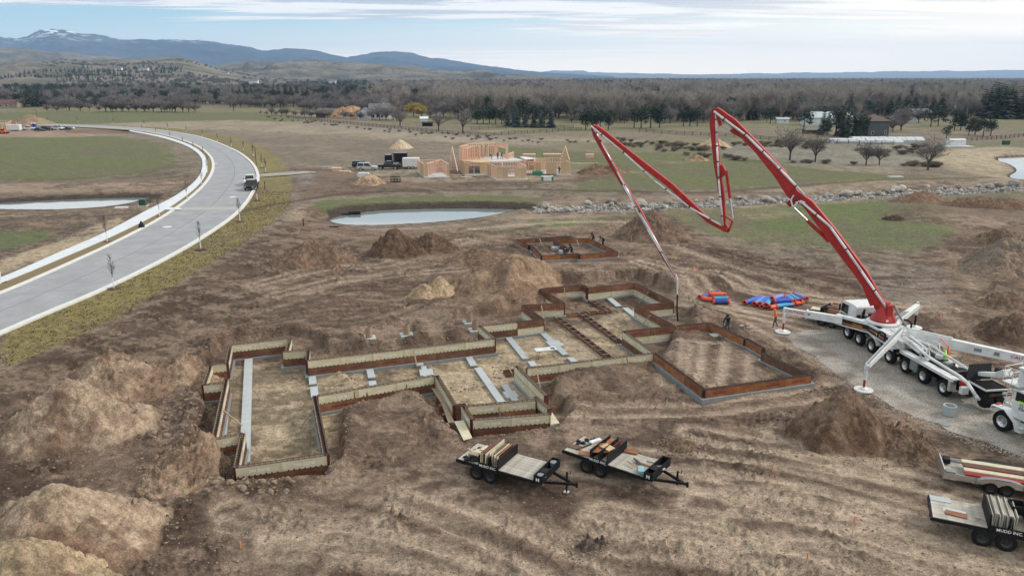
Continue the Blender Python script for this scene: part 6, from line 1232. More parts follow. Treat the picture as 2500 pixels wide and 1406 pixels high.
# ================================================================== rolled blankets
M_ROLL = {'b': mat('blue_blanket', (.02, .09, .50), .6, var=.25, scale=5), 'c': mat('cyan_blanket', (.05, .30, .52), .6, var=.2, scale=5), 'n': mat('navy_blanket', (.015, .04, .25), .6, scale=5), 'p': mat('lilac_blanket', (.17, .22, .52), .6, scale=5), 'o': mat('orange_blanket', (.72, .12, .04), .6, scale=5)}
M_REND = mat('coral_lining', (.50, .07, .045), .7, var=.25, scale=8)
cn_ = {'b': 'blue', 'c': 'cyan', 'n': 'navy blue', 'p': 'lilac blue', 'o': 'bright orange'}
def roll(a, b, col, lv, label, grp, r=.25):
    z = .02 + r + lv * .42; P = G(1680 + a[0] / 7.8125, 690 + a[1] / 7.8125, z); Q = G(1680 + b[0] / 7.8125, 690 + b[1] / 7.8125, z); gz_ = th(P[0], P[1]); d = Vector((*(Q - P), 0)); Ln = d.length; d.normalize()
    o = MB(); rs_ = random.Random(int(a[0] * 3 + b[1])); rings = [-.04, .0, .12, .5, .88, 1, 1.04]; V_ = []; n = 14
    s_ = d.cross(Vector((0, 0, 1)))
    for k, t in enumerate(rings):
        rr_ = r * (.72 if t in (-.04, 1.04) else rs_.uniform(.92, 1.08))
        for j in range(n): a_ = 2 * math.pi * j / n; V_.append(d * (t * Ln) + s_ * math.cos(a_) * rr_ * 1.08 + Vector((0, 0, math.sin(a_) * rr_ * .9)))
    f = [(i * n + j, i * n + (j + 1) % n, (i + 1) * n + (j + 1) % n, (i + 1) * n + j) for i in range(len(rings) - 1) for j in range(n)]
    o.add(V_, f); root = o.build('blanket_roll', M_ROLL[col], None, (P[0], P[1], gz_ + z), smooth=True); tag(root, label, 'blanket roll', grp)
    for t, s2 in ((0, -1), (1, 1)):
        mb = MB(); c_ = d * (t * Ln); e = MB(); V_ = []
        for tt, rr_ in ((-.02, 1.04), (.16, 1.06), (.16, .5), (-.02, .5)):
            for j in range(n): a_ = 2 * math.pi * j / n; V_.append(c_ + d * s2 * tt * 1.0 + s_ * math.cos(a_) * r * rr_ * 1.08 + Vector((0, 0, math.sin(a_) * r * rr_ * .9)))
        e.add(V_, [(i * n + j, i * n + (j + 1) % n, (i + 1) % 4 * n + (j + 1) % n, (i + 1) % 4 * n + j) for i in range(4) for j in range(n)]); e.build('lining', M_REND, root, smooth=True)
g1 = 'blanket rolls in the left pile'; g2 = 'blanket rolls in the right pile'
for a, b, c, lv, lb in (((235,275),(420,245),'b',0,'blue roll at the back left of the left pile'), ((290,300),(470,330),'o',0,'orange roll lying low at the left of the left pile'), ((480,200),(570,190),'n',0,'short blue roll poking up at the back of the left pile'), ((420,215),(690,225),'o',1,'bright orange roll on top of the left pile'), ((500,300),(745,300),'c',.6,'cyan roll in the middle of the left pile'), ((495,365),(750,365),'n',0,'navy roll at the front of the left pile')): roll(a, b, c, lv, lb, g1)
for a, b, c, lv, lb in (((1090,375),(1370,285),'b',0,'long blue roll at the far left of the right pile'), ((1270,395),(1490,290),'c',0,'cyan roll second from the left of the right pile'), ((1380,400),(1540,285),'b',.3,'blue roll third from the left of the right pile'), ((1410,450),(1590,330),'p',0,'lilac roll low at the front of the right pile'), ((1490,420),(1600,300),'c',.5,'cyan roll ending under the red ended roll of the right pile'), ((1615,300),(1790,250),'p',1.2,'lilac blue roll on top of the right pile with red end'), ((1655,350),(1950,335),'b',.9,'long blue roll across the middle of the right pile'), ((1655,450),(1980,410),'c',0,'long cyan roll at the front of the right pile'), ((1565,470),(1660,455),'o',0,'short coral roll end at the front of the right pile'),
  ((1880,260),(2010,350),'c',.4,'pale blue roll slanting down right in the right pile'), ((1960,250),(2120,335),'c',.6,'light cyan roll slanting beside the pale blue one'), ((2040,215),(2245,300),'p',.5,'lilac roll farthest right of the right pile'), ((2040,390),(2160,370),'o',0,'coral roll end by the dark trailer'), ((1700,310),(1900,290),'b',.3,'blue roll at the back of the right pile')): roll(a, b, c, lv, lb, g2)
# concrete ring, lids, survey stakes
g = GT(2316, 1013); mb = MB(); mb.lathe([(.40, 0), (.42, .62), (.42, .66), (.33, .66), (.33, .3), (0, .3)], 26); tag(mb.build('concrete_ring', M_FTOP, None, (g.x, g.y, .03), smooth=False), 'short pale concrete ring standing at the gravel edge', 'concrete ring')
g = GT(2306, 1036); mb = MB(); mb.lathe([(0, .08), (.36, .08), (.38, 0)], 20); tag(mb.build('concrete_disc', M_FOOT, None, (g.x, g.y, g.z)), 'flat grey lid lying below the concrete ring', 'lid')
g = GT(1815, 798); jumble('hose_coil', Matrix.Translation(g + Vector((0, 0, .02))), (0, 0, 0), .35, M_BLK, 'dark tools and pale bag by the garage corner', 'tools', 12, 15, [M_BLK, M_GRY, M_WHITE])
M_STK = mat('stake_wood', (.50, .36, .22), .8)
sroot = None
SL_ = ((840,583,'left of the dark heaps'),(1116,575,'on the green strip below the centre pond'),(1180,571,'right one on the green strip below the centre pond'),(1072,647,'above the tan conical heap'),(825,668,'left of the tan heaps on the mud'),(751,660,'faint one by the left brown heap'),(1144,725,'just right of the tan conical heap'),(1798,596,'at the edge of the right green field'),(1942,642,'on the green field edge left of the boom'),(1540,592,'beyond the small far forms'),(1586,612,'below the one beyond the small far forms'),(1640,640,'left of the boom hose tip'),(1691,673,'left one of the pair by the orange scrap'),(1702,671,'right one of the pair by the orange scrap'),(2298,789,'behind the front right outrigger'),(2354,876,'behind the rear outrigger beam'),(1300,448,'by the framed house'),(1687,462,'on the far green field'),(2080,1308,'tall one in the right foreground'),(1967,1398,'cut by the bottom edge'),(587,1338,'short one in the foreground left of centre'),(1817,806,'beside the garage corner'),(168,1062,'flag on the left heap'),(2213,1021,'short one by the gravel edge'),(1885,1152,'short one right of the trailers'))
for i, (x, y, w_) in enumerate(SL_):
    short = 'short' in w_ or 'flag' in w_; g = GT(x, y); hh_ = .35 if short else (1.1 if i in (18, 19) else .95)
    r = empty('survey_stake', (g.x, g.y, g.z), random.random(), 'survey stake with orange ribbon, ' + w_, 'survey stake', 'survey stakes with orange ribbon')
    mb = MB(); mb.bar((0, 0, -.1), (.03, 0, hh_), .05, .03); mb.build('stake', M_STK, r)
    mb = MB(); mb.box((.03, .02, hh_ - .18), (.09, .05, .30), .3); mb.box((.06, 0, hh_ - .38), (.05, .02, .22), .8); mb.build('ribbon', M_ORG, r)
p = G(1688, 671); slab_px('orange_scrap', [(1678,670),(1700,666),(1703,671),(1684,674)], .25, .05, M_ORG, 'flat orange scrap lying by the pair of stakes', 'scrap')
# ================================================================== people
M_SKIN = mat('skin', (.45, .26, .18), .6); M_JEAN = mat('blue_grey_trousers', (.055, .07, .10), .85, var=.2, scale=12); M_HOOD = mat('black_hoodie', (.010, .010, .012), .9, var=.2, scale=9); M_BOOT = mat('dark_boots', (.02, .016, .013), .8); M_HIVIS = mat('orange_jacket', (.88, .17, .02), .7, var=.1, scale=8); M_HATP = mat('pink_red_helmet', (.75, .09, .10), .35); M_GREYC = mat('grey_coat', (.08, .08, .09), .9)
def person(loc, rz, pose, label, top, legs, hat=None, group=None, hood=False, hgt=1.75):
    """pose: dict of joints in metres, local, facing +Y"""
    r = empty('person', loc, rz, label, 'person', group); s = hgt / 1.75; J = {k: Vector(v) * s for k, v in pose.items()}
    order = [('pelvis', .155), ('belly', .145), ('chest', .165), ('neck', .062), ('head0', .085), ('head1', .098), ('head2', .06)]
    vs = []; ed = []; rad = []; kind = []
    def add(k, p, rr, par, kd): vs.append(p); rad.append(rr * s); kind.append(kd); ed.append((par, len(vs) - 1)) if par is not None else None; return len(vs) - 1
    pe = add(0, J['pelvis'], .15, None, 1); be = add(0, (J['pelvis'] + J['chest']) / 2, .14, pe, 0); ch = add(0, J['chest'], .165, be, 0); ne = add(0, J['neck'], .07, ch, 2); h0 = add(0, J['neck'].lerp(J['head'], .55), .085, ne, 2); h1 = add(0, J['head'], .10, h0, 2); h2 = add(0, J['head'] + (J['head'] - J['neck']).normalized() * .09, .065, h1, 2)
    for sd in 'lr':
        sh = add(0, J['sh_' + sd], .075, ch, 0); el = add(0, J['el_' + sd], .052, sh, 0); wr = add(0, J['wr_' + sd], .036, el, 0); dd = (J['wr_' + sd] - J['el_' + sd]).normalized(); add(0, J['wr_' + sd] + dd * .09, .036, wr, 2)
        hp2 = add(0, J['pelvis'] + Vector((.09 if sd == 'r' else -.09, 0, -.05)) * s, .115, pe, 1); kn = add(0, J['kn_' + sd], .072, hp2, 1); an = add(0, J['an_' + sd], .048, kn, 1); add(0, J['an_' + sd] + Vector((0, .14, -.04)) * s, .042, an, 3)
    me = bpy.data.meshes.new('body'); me.from_pydata([tuple(v) for v in vs], ed, []); o = bpy.data.objects.new('body', me); COL.objects.link(o)
    sk = o.modifiers.new('skin', 'SKIN'); 
    if not me.skin_vertices: 
        bm = bmesh.new(); bm.from_mesh(me); bm.verts.layers.skin.verify(); bm.to_mesh(me); bm.free()
    for i, v in enumerate(me.skin_vertices[0].data): v.radius = (rad[i], rad[i] * (.78 if i in (1, 2) else 1)); v.use_root = (i == 0)
    sb_ = o.modifiers.new('sub', 'SUBSURF'); sb_.levels = sb_.render_levels = 1
    dg = bpy.context.evaluated_depsgraph_get(); m2 = bpy.data.meshes.new_from_object(o.evaluated_get(dg)); bpy.data.objects.remove(o); m2.name = 'body'; m2.materials.clear()
    for m in (top, legs, M_SKIN, M_BOOT): m2.materials.append(m)
    A_ = np.array([tuple(v) for v in vs]); ki = np.array(kind)
    for p in m2.polygons: c = np.array(p.center); i = int(np.argmin(((A_ - c) ** 2).sum(1) / (np.array(rad) ** .5))); p.material_index = int(ki[i]); p.use_smooth = True
    b = bpy.data.objects.new('body', m2); link(b, r)
    hd = (J['head'] - J['neck']).normalized(); top_ = J['head'] + hd * .05 * s
    mb = MB()   # fingers
    for sd in 'lr':
        w0 = J['wr_' + sd]; dd = (w0 - J['el_' + sd]).normalized(); sx = dd.cross(Vector((0, 0, 1))); sx = sx.normalized() if sx.length > .1 else Vector((1, 0, 0))
        for k in range(4): a = w0 + dd * .12 + sx * (k - 1.5) * .02; c_ = a + dd * (.045 + .01 * (k in (1, 2))); mb.tube(a, c_, .0095, n=5); mb.tube(c_, c_ + dd * .02 - Vector((0, 0, .025)), .0085, n=5)
        a = w0 + dd * .06 + sx * .035; mb.tube(a, a + (dd + sx * .7).normalized() * .05, .011, n=5)
    mb.build('fingers', M_SKIN if not hood else M_BLK, b)
    if hat:
        mb = MB(); mb.lathe([(.145, 0), (.15, .012), (.118, .02), (.112, .07), (.085, .125), (.04, .15), (0, .155)], 18); q = mb.build('helmet', hat, r, smooth=True); q.location = J['head'] + hd * .03; q.rotation_euler = hd.to_track_quat('Z', 'Y').to_euler()
    elif hood:
        mb = MB(); mb.lathe([(.09, -.13), (.125, -.05), (.13, .04), (.10, .11), (.04, .145), (0, .15)], 16); q = mb.build('hood', top, r, smooth=True); q.location = J['head'] + hd * .0 - Vector((0, .02, 0)); q.rotation_euler = hd.to_track_quat('Z', 'Y').to_euler()
    else:
        mb = MB(); mb.lathe([(.106, .0), (.104, .05), (.07, .10), (0, .12)], 14); q = mb.build('hair', M_BLK, r, smooth=True); q.location = J['head'] + hd * .01 - Vector((0, .015, 0))
    mb = MB(); nz_ = J['head'] + Vector((0, .10, -.01)); mb.bar(nz_, nz_ + Vector((0, .03, -.015)), .02, .03); 
    for e in (-1, 1): mb.box(tuple(J['head'] + Vector((e * .035, .092, .015))), (.018, .012, .01), mi=1); mb.box(tuple(J['head'] + Vector((e * .1, 0, 0))), (.015, .03, .05))
    mb.box(tuple(J['head'] + Vector((0, .095, -.05))), (.04, .01, .008), mi=1); mb.build('face', [M_SKIN, M_BLK], r)
    return r
STAND = dict(pelvis=(0,0,.93), chest=(0,.01,1.28), neck=(0,.01,1.46), head=(0,.03,1.60), sh_l=(-.19,0,1.40), sh_r=(.19,0,1.40), el_l=(-.25,.03,1.12), el_r=(.25,.03,1.12), wr_l=(-.22,.15,.92), wr_r=(.22,.15,.92), kn_l=(-.10,.03,.50), kn_r=(.10,.03,.50), an_l=(-.11,-.02,.09), an_r=(.11,-.02,.09))
WALK = dict(STAND, kn_l=(-.10,.18,.52), an_l=(-.10,.22,.09), kn_r=(.10,-.06,.50), an_r=(.10,-.30,.12), el_l=(-.24,.10,1.14), wr_l=(-.16,.34,1.10), el_r=(.25,.06,1.13), wr_r=(.16,.30,1.06), chest=(0,.07,1.28), neck=(0,.11,1.45), head=(0,.16,1.59), sh_l=(-.19,.09,1.40), sh_r=(.19,.09,1.40))
BEND = dict(pelvis=(0,-.15,.88), chest=(0,.20,1.08), neck=(0,.36,1.16), head=(0,.48,1.20), sh_l=(-.19,.27,1.10), sh_r=(.19,.27,1.10), el_l=(-.22,.38,.84), el_r=(.22,.38,.84), wr_l=(-.15,.52,.66), wr_r=(.15,.52,.66), kn_l=(-.12,.08,.50), kn_r=(.12,.06,.50), an_l=(-.13,-.06,.09), an_r=(.13,-.10,.09))
KNEEL = dict(pelvis=(0,-.12,.42), chest=(0,.05,.76), neck=(0,.14,.92), head=(0,.22,1.04), sh_l=(-.19,.08,.86), sh_r=(.19,.08,.86), el_l=(-.25,.22,.62), el_r=(.25,.22,.62), wr_l=(-.14,.42,.52), wr_r=(.14,.42,.52), kn_l=(-.15,.26,.42), kn_r=(.13,.12,.09), an_l=(-.14,.22,.09), an_r=(.13,-.34,.09))
g = GT(1892, 799); person(g, math.radians(95), WALK, 'worker in orange jacket and pink red helmet walking beside the white outrigger', M_HIVIS, M_JEAN, M_HATP)
g = GT(1775, 808); person(g, math.radians(140), dict(BEND, chest=(0,.02,1.20), neck=(0,.10,1.36), head=(0,.16,1.48), sh_l=(-.2,.05,1.30), sh_r=(.2,.05,1.30)), 'worker in black hooded top and jeans stooping behind the garage forms', M_HOOD, M_JEAN, None, hood=True, hgt=1.85)
gsf = 'crew around the small far forms'
for x, y, a, ps, lb, tp in ((1379,635,200,STAND,'dark clad worker standing before the front wall of the small forms',M_HOOD), (1395,617,90,KNEEL,'black hooded worker kneeling inside the small forms',M_HOOD), (1448,588,110,KNEEL,'upper of two black hooded workers crouching at the outer side wall of the small forms',M_HOOD), (1472,600,120,BEND,'lower of two black clad workers bending at the outer side wall of the small forms',M_HOOD)):
    g = GT(x, y); person(g, math.radians(a), ps, lb, tp, M_JEAN if ps is STAND else M_HOOD, None, gsf, hood=True, hgt=1.78)
# ================================================================== framed house in the middle distance
def P4(x, y): return (860 + x / 4.167, 320 + y / 4.167)
_stud = {}
def stud_mesh(h):
    k = round(h, 1)
    if k not in _stud: mb = MB(); mb.box((0, 0, k / 2), (.14, .16, k)); _stud[k] = mb.mesh('stud', M_WOOD)
    return _stud[k]
def frame_wall(root, ctr, pa, pb, zb, h=2.75, osb=(), opening=None, brace_=False, step=.58, head=None):
    a = G(*pa, zb) - ctr[:2]; b = G(*pb, zb) - ctr[:2]; Ls = float(np.linalg.norm(b - a)); d = (b - a) / Ls; n = np.array([-d[1], d[0]]); ang = math.atan2(d[1], d[0]); o_ = opening
    for z in (.05, h - .05, h - .15):
        if z < .1 and o_: 
            for s0, s1 in ((0, o_[0]), (o_[1], 1)): mb = MB(); mb.bar((*(a + d * Ls * s0), zb + z), (*(a + d * Ls * s1), zb + z), .15, .09); mb.build('plate', M_WOOD, root)
        else: mb = MB(); mb.bar((*a, zb + z), (*b, zb + z), .15, .09); mb.build('plate', M_WOOD, root)
    k = max(2, int(Ls / step))
    for i in range(k + 1):
        t = i / k; p = a + d * Ls * t; inside = o_ and o_[0] < t < o_[1]
        if inside:
            if (o_[2] > 0):
                o = bpy.data.objects.new('stud', stud_mesh(o_[2] - .1)); link(o, root); o.location = (p[0], p[1], zb + .1); o.rotation_euler = (0, 0, ang)
            hh_ = h - o_[3] - .2
            if hh_ > .15: o = bpy.data.objects.new('stud', stud_mesh(hh_)); link(o, root); o.location = (p[0], p[1], zb + o_[3]); o.rotation_euler = (0, 0, ang)
            continue
        o = bpy.data.objects.new('stud', stud_mesh(h - .2)); link(o, root); o.location = (p[0], p[1], zb + .1); o.rotation_euler = (0, 0, ang)
    if o_: mb = MB(); mb.bar((*(a + d * Ls * o_[0]), zb + o_[3] - .12), (*(a + d * Ls * o_[1]), zb + o_[3] - .12), .16, .28); mb.build('header', M_WOOD, root)
    for s0, s1, zl, zh in osb:
        kk = max(1, int(round((s1 - s0) * Ls / 1.22)))
        for i in range(kk):
            q0 = a + d * Ls * (s0 + (s1 - s0) * i / kk) + d * .01; q1 = a + d * Ls * (s0 + (s1 - s0) * (i + 1) / kk) - d * .01; off = n * (-.09 if n[1] > 0 else .09)
            mb = MB(); mb.bar((*(q0 + off), zb + (zl + zh) / 2), (*(q1 + off), zb + (zl + zh) / 2), .02, zh - zl); mb.build('sheathing_board', M_OSB, root)
    if brace_: mb = MB(); mb.bar((*(a + d * Ls * .15 + n * .1), zb + .2), (*(a + d * Ls * .65 + n * .1), zb + h - .2), .05, .14); mb.build('diagonal_brace', M_WOOD, root)
g = G(1215, 430); FH = np.array([g[0], g[1], 0.]); fr = empty('framed_house', (g[0], g[1], .02), 0, 'timber framed house under construction with strand board walls and an open upper storey', 'building')
def fw(pa, pb, zb, *a_, **k): frame_wall(fr, FH, P4(*pa), P4(*pb), zb, *a_, **k)
fw((738,465), (985,460), .2, osb=((0,.12,0,2.6),(.93,1,0,2.6)), opening=(.14,.92,0,2.2), brace_=True); fw((668,415), (738,465), .2, osb=((.45,.9,0,2.6),)); fw((668,415), (900,408), .2, brace_=True); fw((900,408), (985,460), .2)
fw((1155,445), (1372,438), .2, osb=((0,.14,0,2.6),(.66,1,0,2.6)), opening=(.15,.65,0,2.2)); fw((1095,395), (1155,445), .2, osb=((.0,.9,0,2.6),)); fw((1095,392), (1380,385), .2)
fw((1470,490), (1770,485), .2, osb=((0,.38,0,2.3),(.60,1,0,2.3),(.38,.6,0,.5)), opening=(.39,.60,.6,2.0)); fw((1380,447), (1470,490), .2, osb=((.0,.4,0,2.6),)); fw((1770,485), (1680,430), .2); fw((1380,420), (1680,415), .2, opening=(.3,.6,0,2.2))
fw((1765,430), (1975,440), .2, osb=((.5,.75,0,2.6),), opening=(.2,.48,.8,2.1)); fw((1975,440), (2215,438), .2, osb=((0,.42,0,2.65),(.6,1,0,2.65)), opening=(.43,.59,0,2.1)); fw((1765,398), (2110,388), .2, osb=((0,.6,0,2.6),)); fw((2110,388), (2215,438), .2, osb=((.2,.9,0,2.6),)); fw((1700,405),(1765,430), .2)
fw((1000,395), (1095,392), .2); fw((1000,395), (1010,410), .2)
for a_, b_ in (((760,450),(900,412)), ((1240,440),(1230,388)), ((1520,430),(1530,480)), ((1860,436),(1850,392)), ((1420,440),(1690,436))): fw(a_, b_, .2)
# upper storey
for a_, b_ in (((1340,275),(1335,256)), ((1130,295),(1230,272)), ((1380,262),(1480,258))): fw(a_, b_, 2.95, 2.7)
fw((1092,300), (1300,290), 2.95, 3.3, brace_=True); fw((1092,300), (1180,275), 2.95, 3.3); fw((1180,270), (1465,250), 2.95, 3.3, brace_=True); fw((1465,250), (1582,285), 2.95, 3.3, opening=(.12,.85,.9,2.5)); fw((1245,285), (1250,262), 2.95, 2.7)
fw((1300,290),(1290,262), 2.95, 2.7); fw((1582,285),(1642,262), 2.95, 1.2)
def fslab(pts, z, t, m, nm): 
    v = [(*(G(*P4(*p), z) - FH[:2]), z - .02) for p in pts]; n_ = len(v); mb = MB(); mb.add(v + [(x, y, zz - t) for x, y, zz in v], [tuple(range(n_)), tuple(range(2 * n_ - 1, n_ - 1, -1))] + [(i, (i + 1) % n_, n_ + (i + 1) % n_, n_ + i) for i in range(n_)]); return mb.build(nm, m, fr)
fslab([(660,412),(735,470),(995,465),(905,405)], .2, .3, M_SLAB, 'slab'); fslab([(1088,390),(1150,450),(1385,444),(1385,385)], .2, .3, M_SLAB, 'slab'); fslab([(1370,412),(1375,448),(1465,496),(1785,490),(1760,425),(2230,445),(2110,382),(1765,392)], .19, .3, M_SLAB, 'slab')
fslab([(1300,262),(1580,255),(1745,300),(1420,312)], 2.95, .16, M_SLAB, 'floor_deck'); fslab([(1090,298),(1182,268),(1300,262),(1420,312),(1300,320)], 2.94, .16, M_OSB, 'floor_deck')
fslab([(1700,262),(1760,262),(1880,280),(1760,290)], 3.1, .1, M_WHITED, 'roof_sheet')
for a_, b_, z0, z1 in (((2130,268),(2165,268),3.0,5.6), ((2165,268),(2210,300),5.6,3.0), ((1000,300),(1018,300),3.0,6.1), ((1018,300),(1072,345),6.1,1.5)):
    p = G(*P4(*a_), 3) - FH[:2]; q = G(*P4(*b_), 3) - FH[:2]; mb = MB(); mb.bar((*p, z0), (*q, z1), .14, .3); mb.build('rafter', M_WOOD, fr)
p = G(*P4(2135,290), 3) - FH[:2]; q = G(*P4(2208,290), 3) - FH[:2]; mb = MB(); mb.add([(*p, 2.9), (*q, 2.9), (*((p + q) / 2), 5.4)], [(0, 1, 2)]); mb.build('gable_panel', M_OSB, fr)
def prop(name, px, py, d, m, label, cat, rz=0, z=0, group=None, bevel=.02):
    g = G(px, py); g_ = th(g[0], g[1]); mb = MB(); mb.box((0, 0, d[2] / 2), d); o = mb.build(name, m, None, (g[0], g[1], g_ + z), bevel=bevel); o.rotation_euler = (0, 0, rz); return tag(o, label, cat, group)
def stack(name, px, py, w, d, n_, m, label, cat, rz=0, h=.12, z=0):
    g = G(px, py); r = empty(name, (g[0], g[1], th(g[0], g[1]) + z), rz, label, cat); mb = MB(); mb.box((0, 0, h / 2 - .01), (w, d, h * .86)); me_ = mb.mesh('layer', m)
    for k in range(n_): o = bpy.data.objects.new('layer', me_); link(o, r); o.location = (0, 0, k * h); o.scale = (1 - .02 * (k % 3), 1, 1)
    return r
stack('lumber_stack', 1440, 386, 2.2, 1.6, 9, M_WOOD, 'wrapped lumber stack alone on the green field right of the framed house', 'lumber'); stack('lumber_stack', 1292, 386, 3.6, 1.8, 9, M_WOOD, 'lumber stack behind the right wing of the framed house', 'lumber'); stack('lumber_stack', 1348, 382, 5, 1.8, 7, M_WOOD, 'long lumber stack behind the gable of the framed house', 'lumber')
stack('lumber_stack', 822, 418, 2.2, 1.6, 7, M_WOOD, 'light lumber stack left of the parked vehicles', 'lumber', .2); stack('lumber_stack', 842, 421, 2.8, 1.2, 3, M_WOOD, 'low lumber pile beside the stack left of the vehicles', 'lumber', -.1); stack('lumber_stack', 800, 416, 2.6, .5, 2, M_WOODG, 'thin lumber pile at the left of the lumber stacks', 'lumber', .1)
for k in range(7): g = G(1405 + k * 7, 400 + (k * 3) % 6); mb = MB(); mb.box((0, 0, .06), (3.2, .2, .1)); o = mb.build('plank', M_WOOD, None, (g[0], g[1], th(*g) + .05)); o.rotation_euler = (0, 0, -.5 + .13 * k); tag(o, 'loose plank scattered right of the framed house gable', 'plank', 'planks scattered by the gable')
for x, y, w, lb in ((1112,428,3.2,'board lying between the two garage bays'), (1139,433,2.6,'board lying before the second garage bay'), (1290,437,2.4,'board lying right of the front bay'), (1370,428,2.,'board lying under the ladder')): o = prop('loose_board', x, y, (w, .5, .08), M_WOOD, lb + ' of the framed house', 'board', .05, .02)
prop('white_crate', 888, 431, (2.4, 1.2, .95), M_WHITE, 'white wrapped crate before the silver wagon', 'crate', 0); prop('white_crate', 877, 429, (.9, .8, .35), M_WHITED, 'small white heap left of the white wrapped crate', 'crate', .3)
prop('green_pallet', 1312, 427, (2.4, 1.2, .8), mat('green_wrap', (.02, .22, .13), .5), 'dark green wrapped pallet by the right wing of the framed house', 'pallet')
gp = prop('white_green_pallet', 1336, 441, (2.6, 1.1, .95), M_WHITE, 'white wrapped pallet with green ends in front of the framed house', 'pallet', .05)
for s in (-1, 1): mb = MB(); mb.box((s * 1.1, -.0, .48), (.42, 1.14, .9)); mb.build('green_end', bpy.data.materials['green_wrap'], gp)
r = empty('black_rack', (*G(966, 445), th(*G(966, 445))), .1, 'black steel rack of round pieces lying left of the framed house', 'rack')
for sx in (-1, -.3, .3, 1): mb = MB(); mb.box((sx, 0, .6), (.1, .9, 1.1)); mb.build('upright', M_BLK, r)
for z in (.1, .6, 1.1): mb = MB(); mb.box((0, -.45, z), (2.1, .08, .1)); mb.box((0, .45, z), (2.1, .08, .1)); mb.build('rail', M_BLK, r)
r = empty('step_ladder', (*G(1383, 427), .05), 0, 'orange step ladder leaning on the right wing of the framed house', 'ladder')
for s in (-.25, .25): mb = MB(); mb.bar((s, 0, 0), (s * .6, .5, 2.2), .08, .05); mb.build('rail', M_RUST, r)
for k in range(6): mb = MB(); mb.bar((-.25 + .015 * k, .08 * k + .04, .3 + k * .32), (.25 - .015 * k, .08 * k + .04, .3 + k * .32), .06, .03); mb.build('rung', M_RUST, r)
gfh = 'carpenters at the framed house'
for (x, y), z, a, ps, lb in ((P4(1418,293), 2.95, 100, BEND, 'carpenter stooping at the left on the upper deck of the framed house'), (P4(1480,291), 2.95, 200, STAND, 'carpenter standing in the middle of the upper deck of the framed house'), (P4(1520,288), 2.95, 240, WALK, 'carpenter walking at the right on the upper deck of the framed house'), (P4(1985,447), .0, 30, STAND, 'worker standing at the inner corner of the right wing'), (P4(2105,440), .1, 0, WALK, 'worker in the doorway of the right wing')):
    g = G(x, y, z); person((g[0], g[1], z), math.radians(a), ps, lb, M_HOOD, M_JEAN, None, gfh, hood=True)
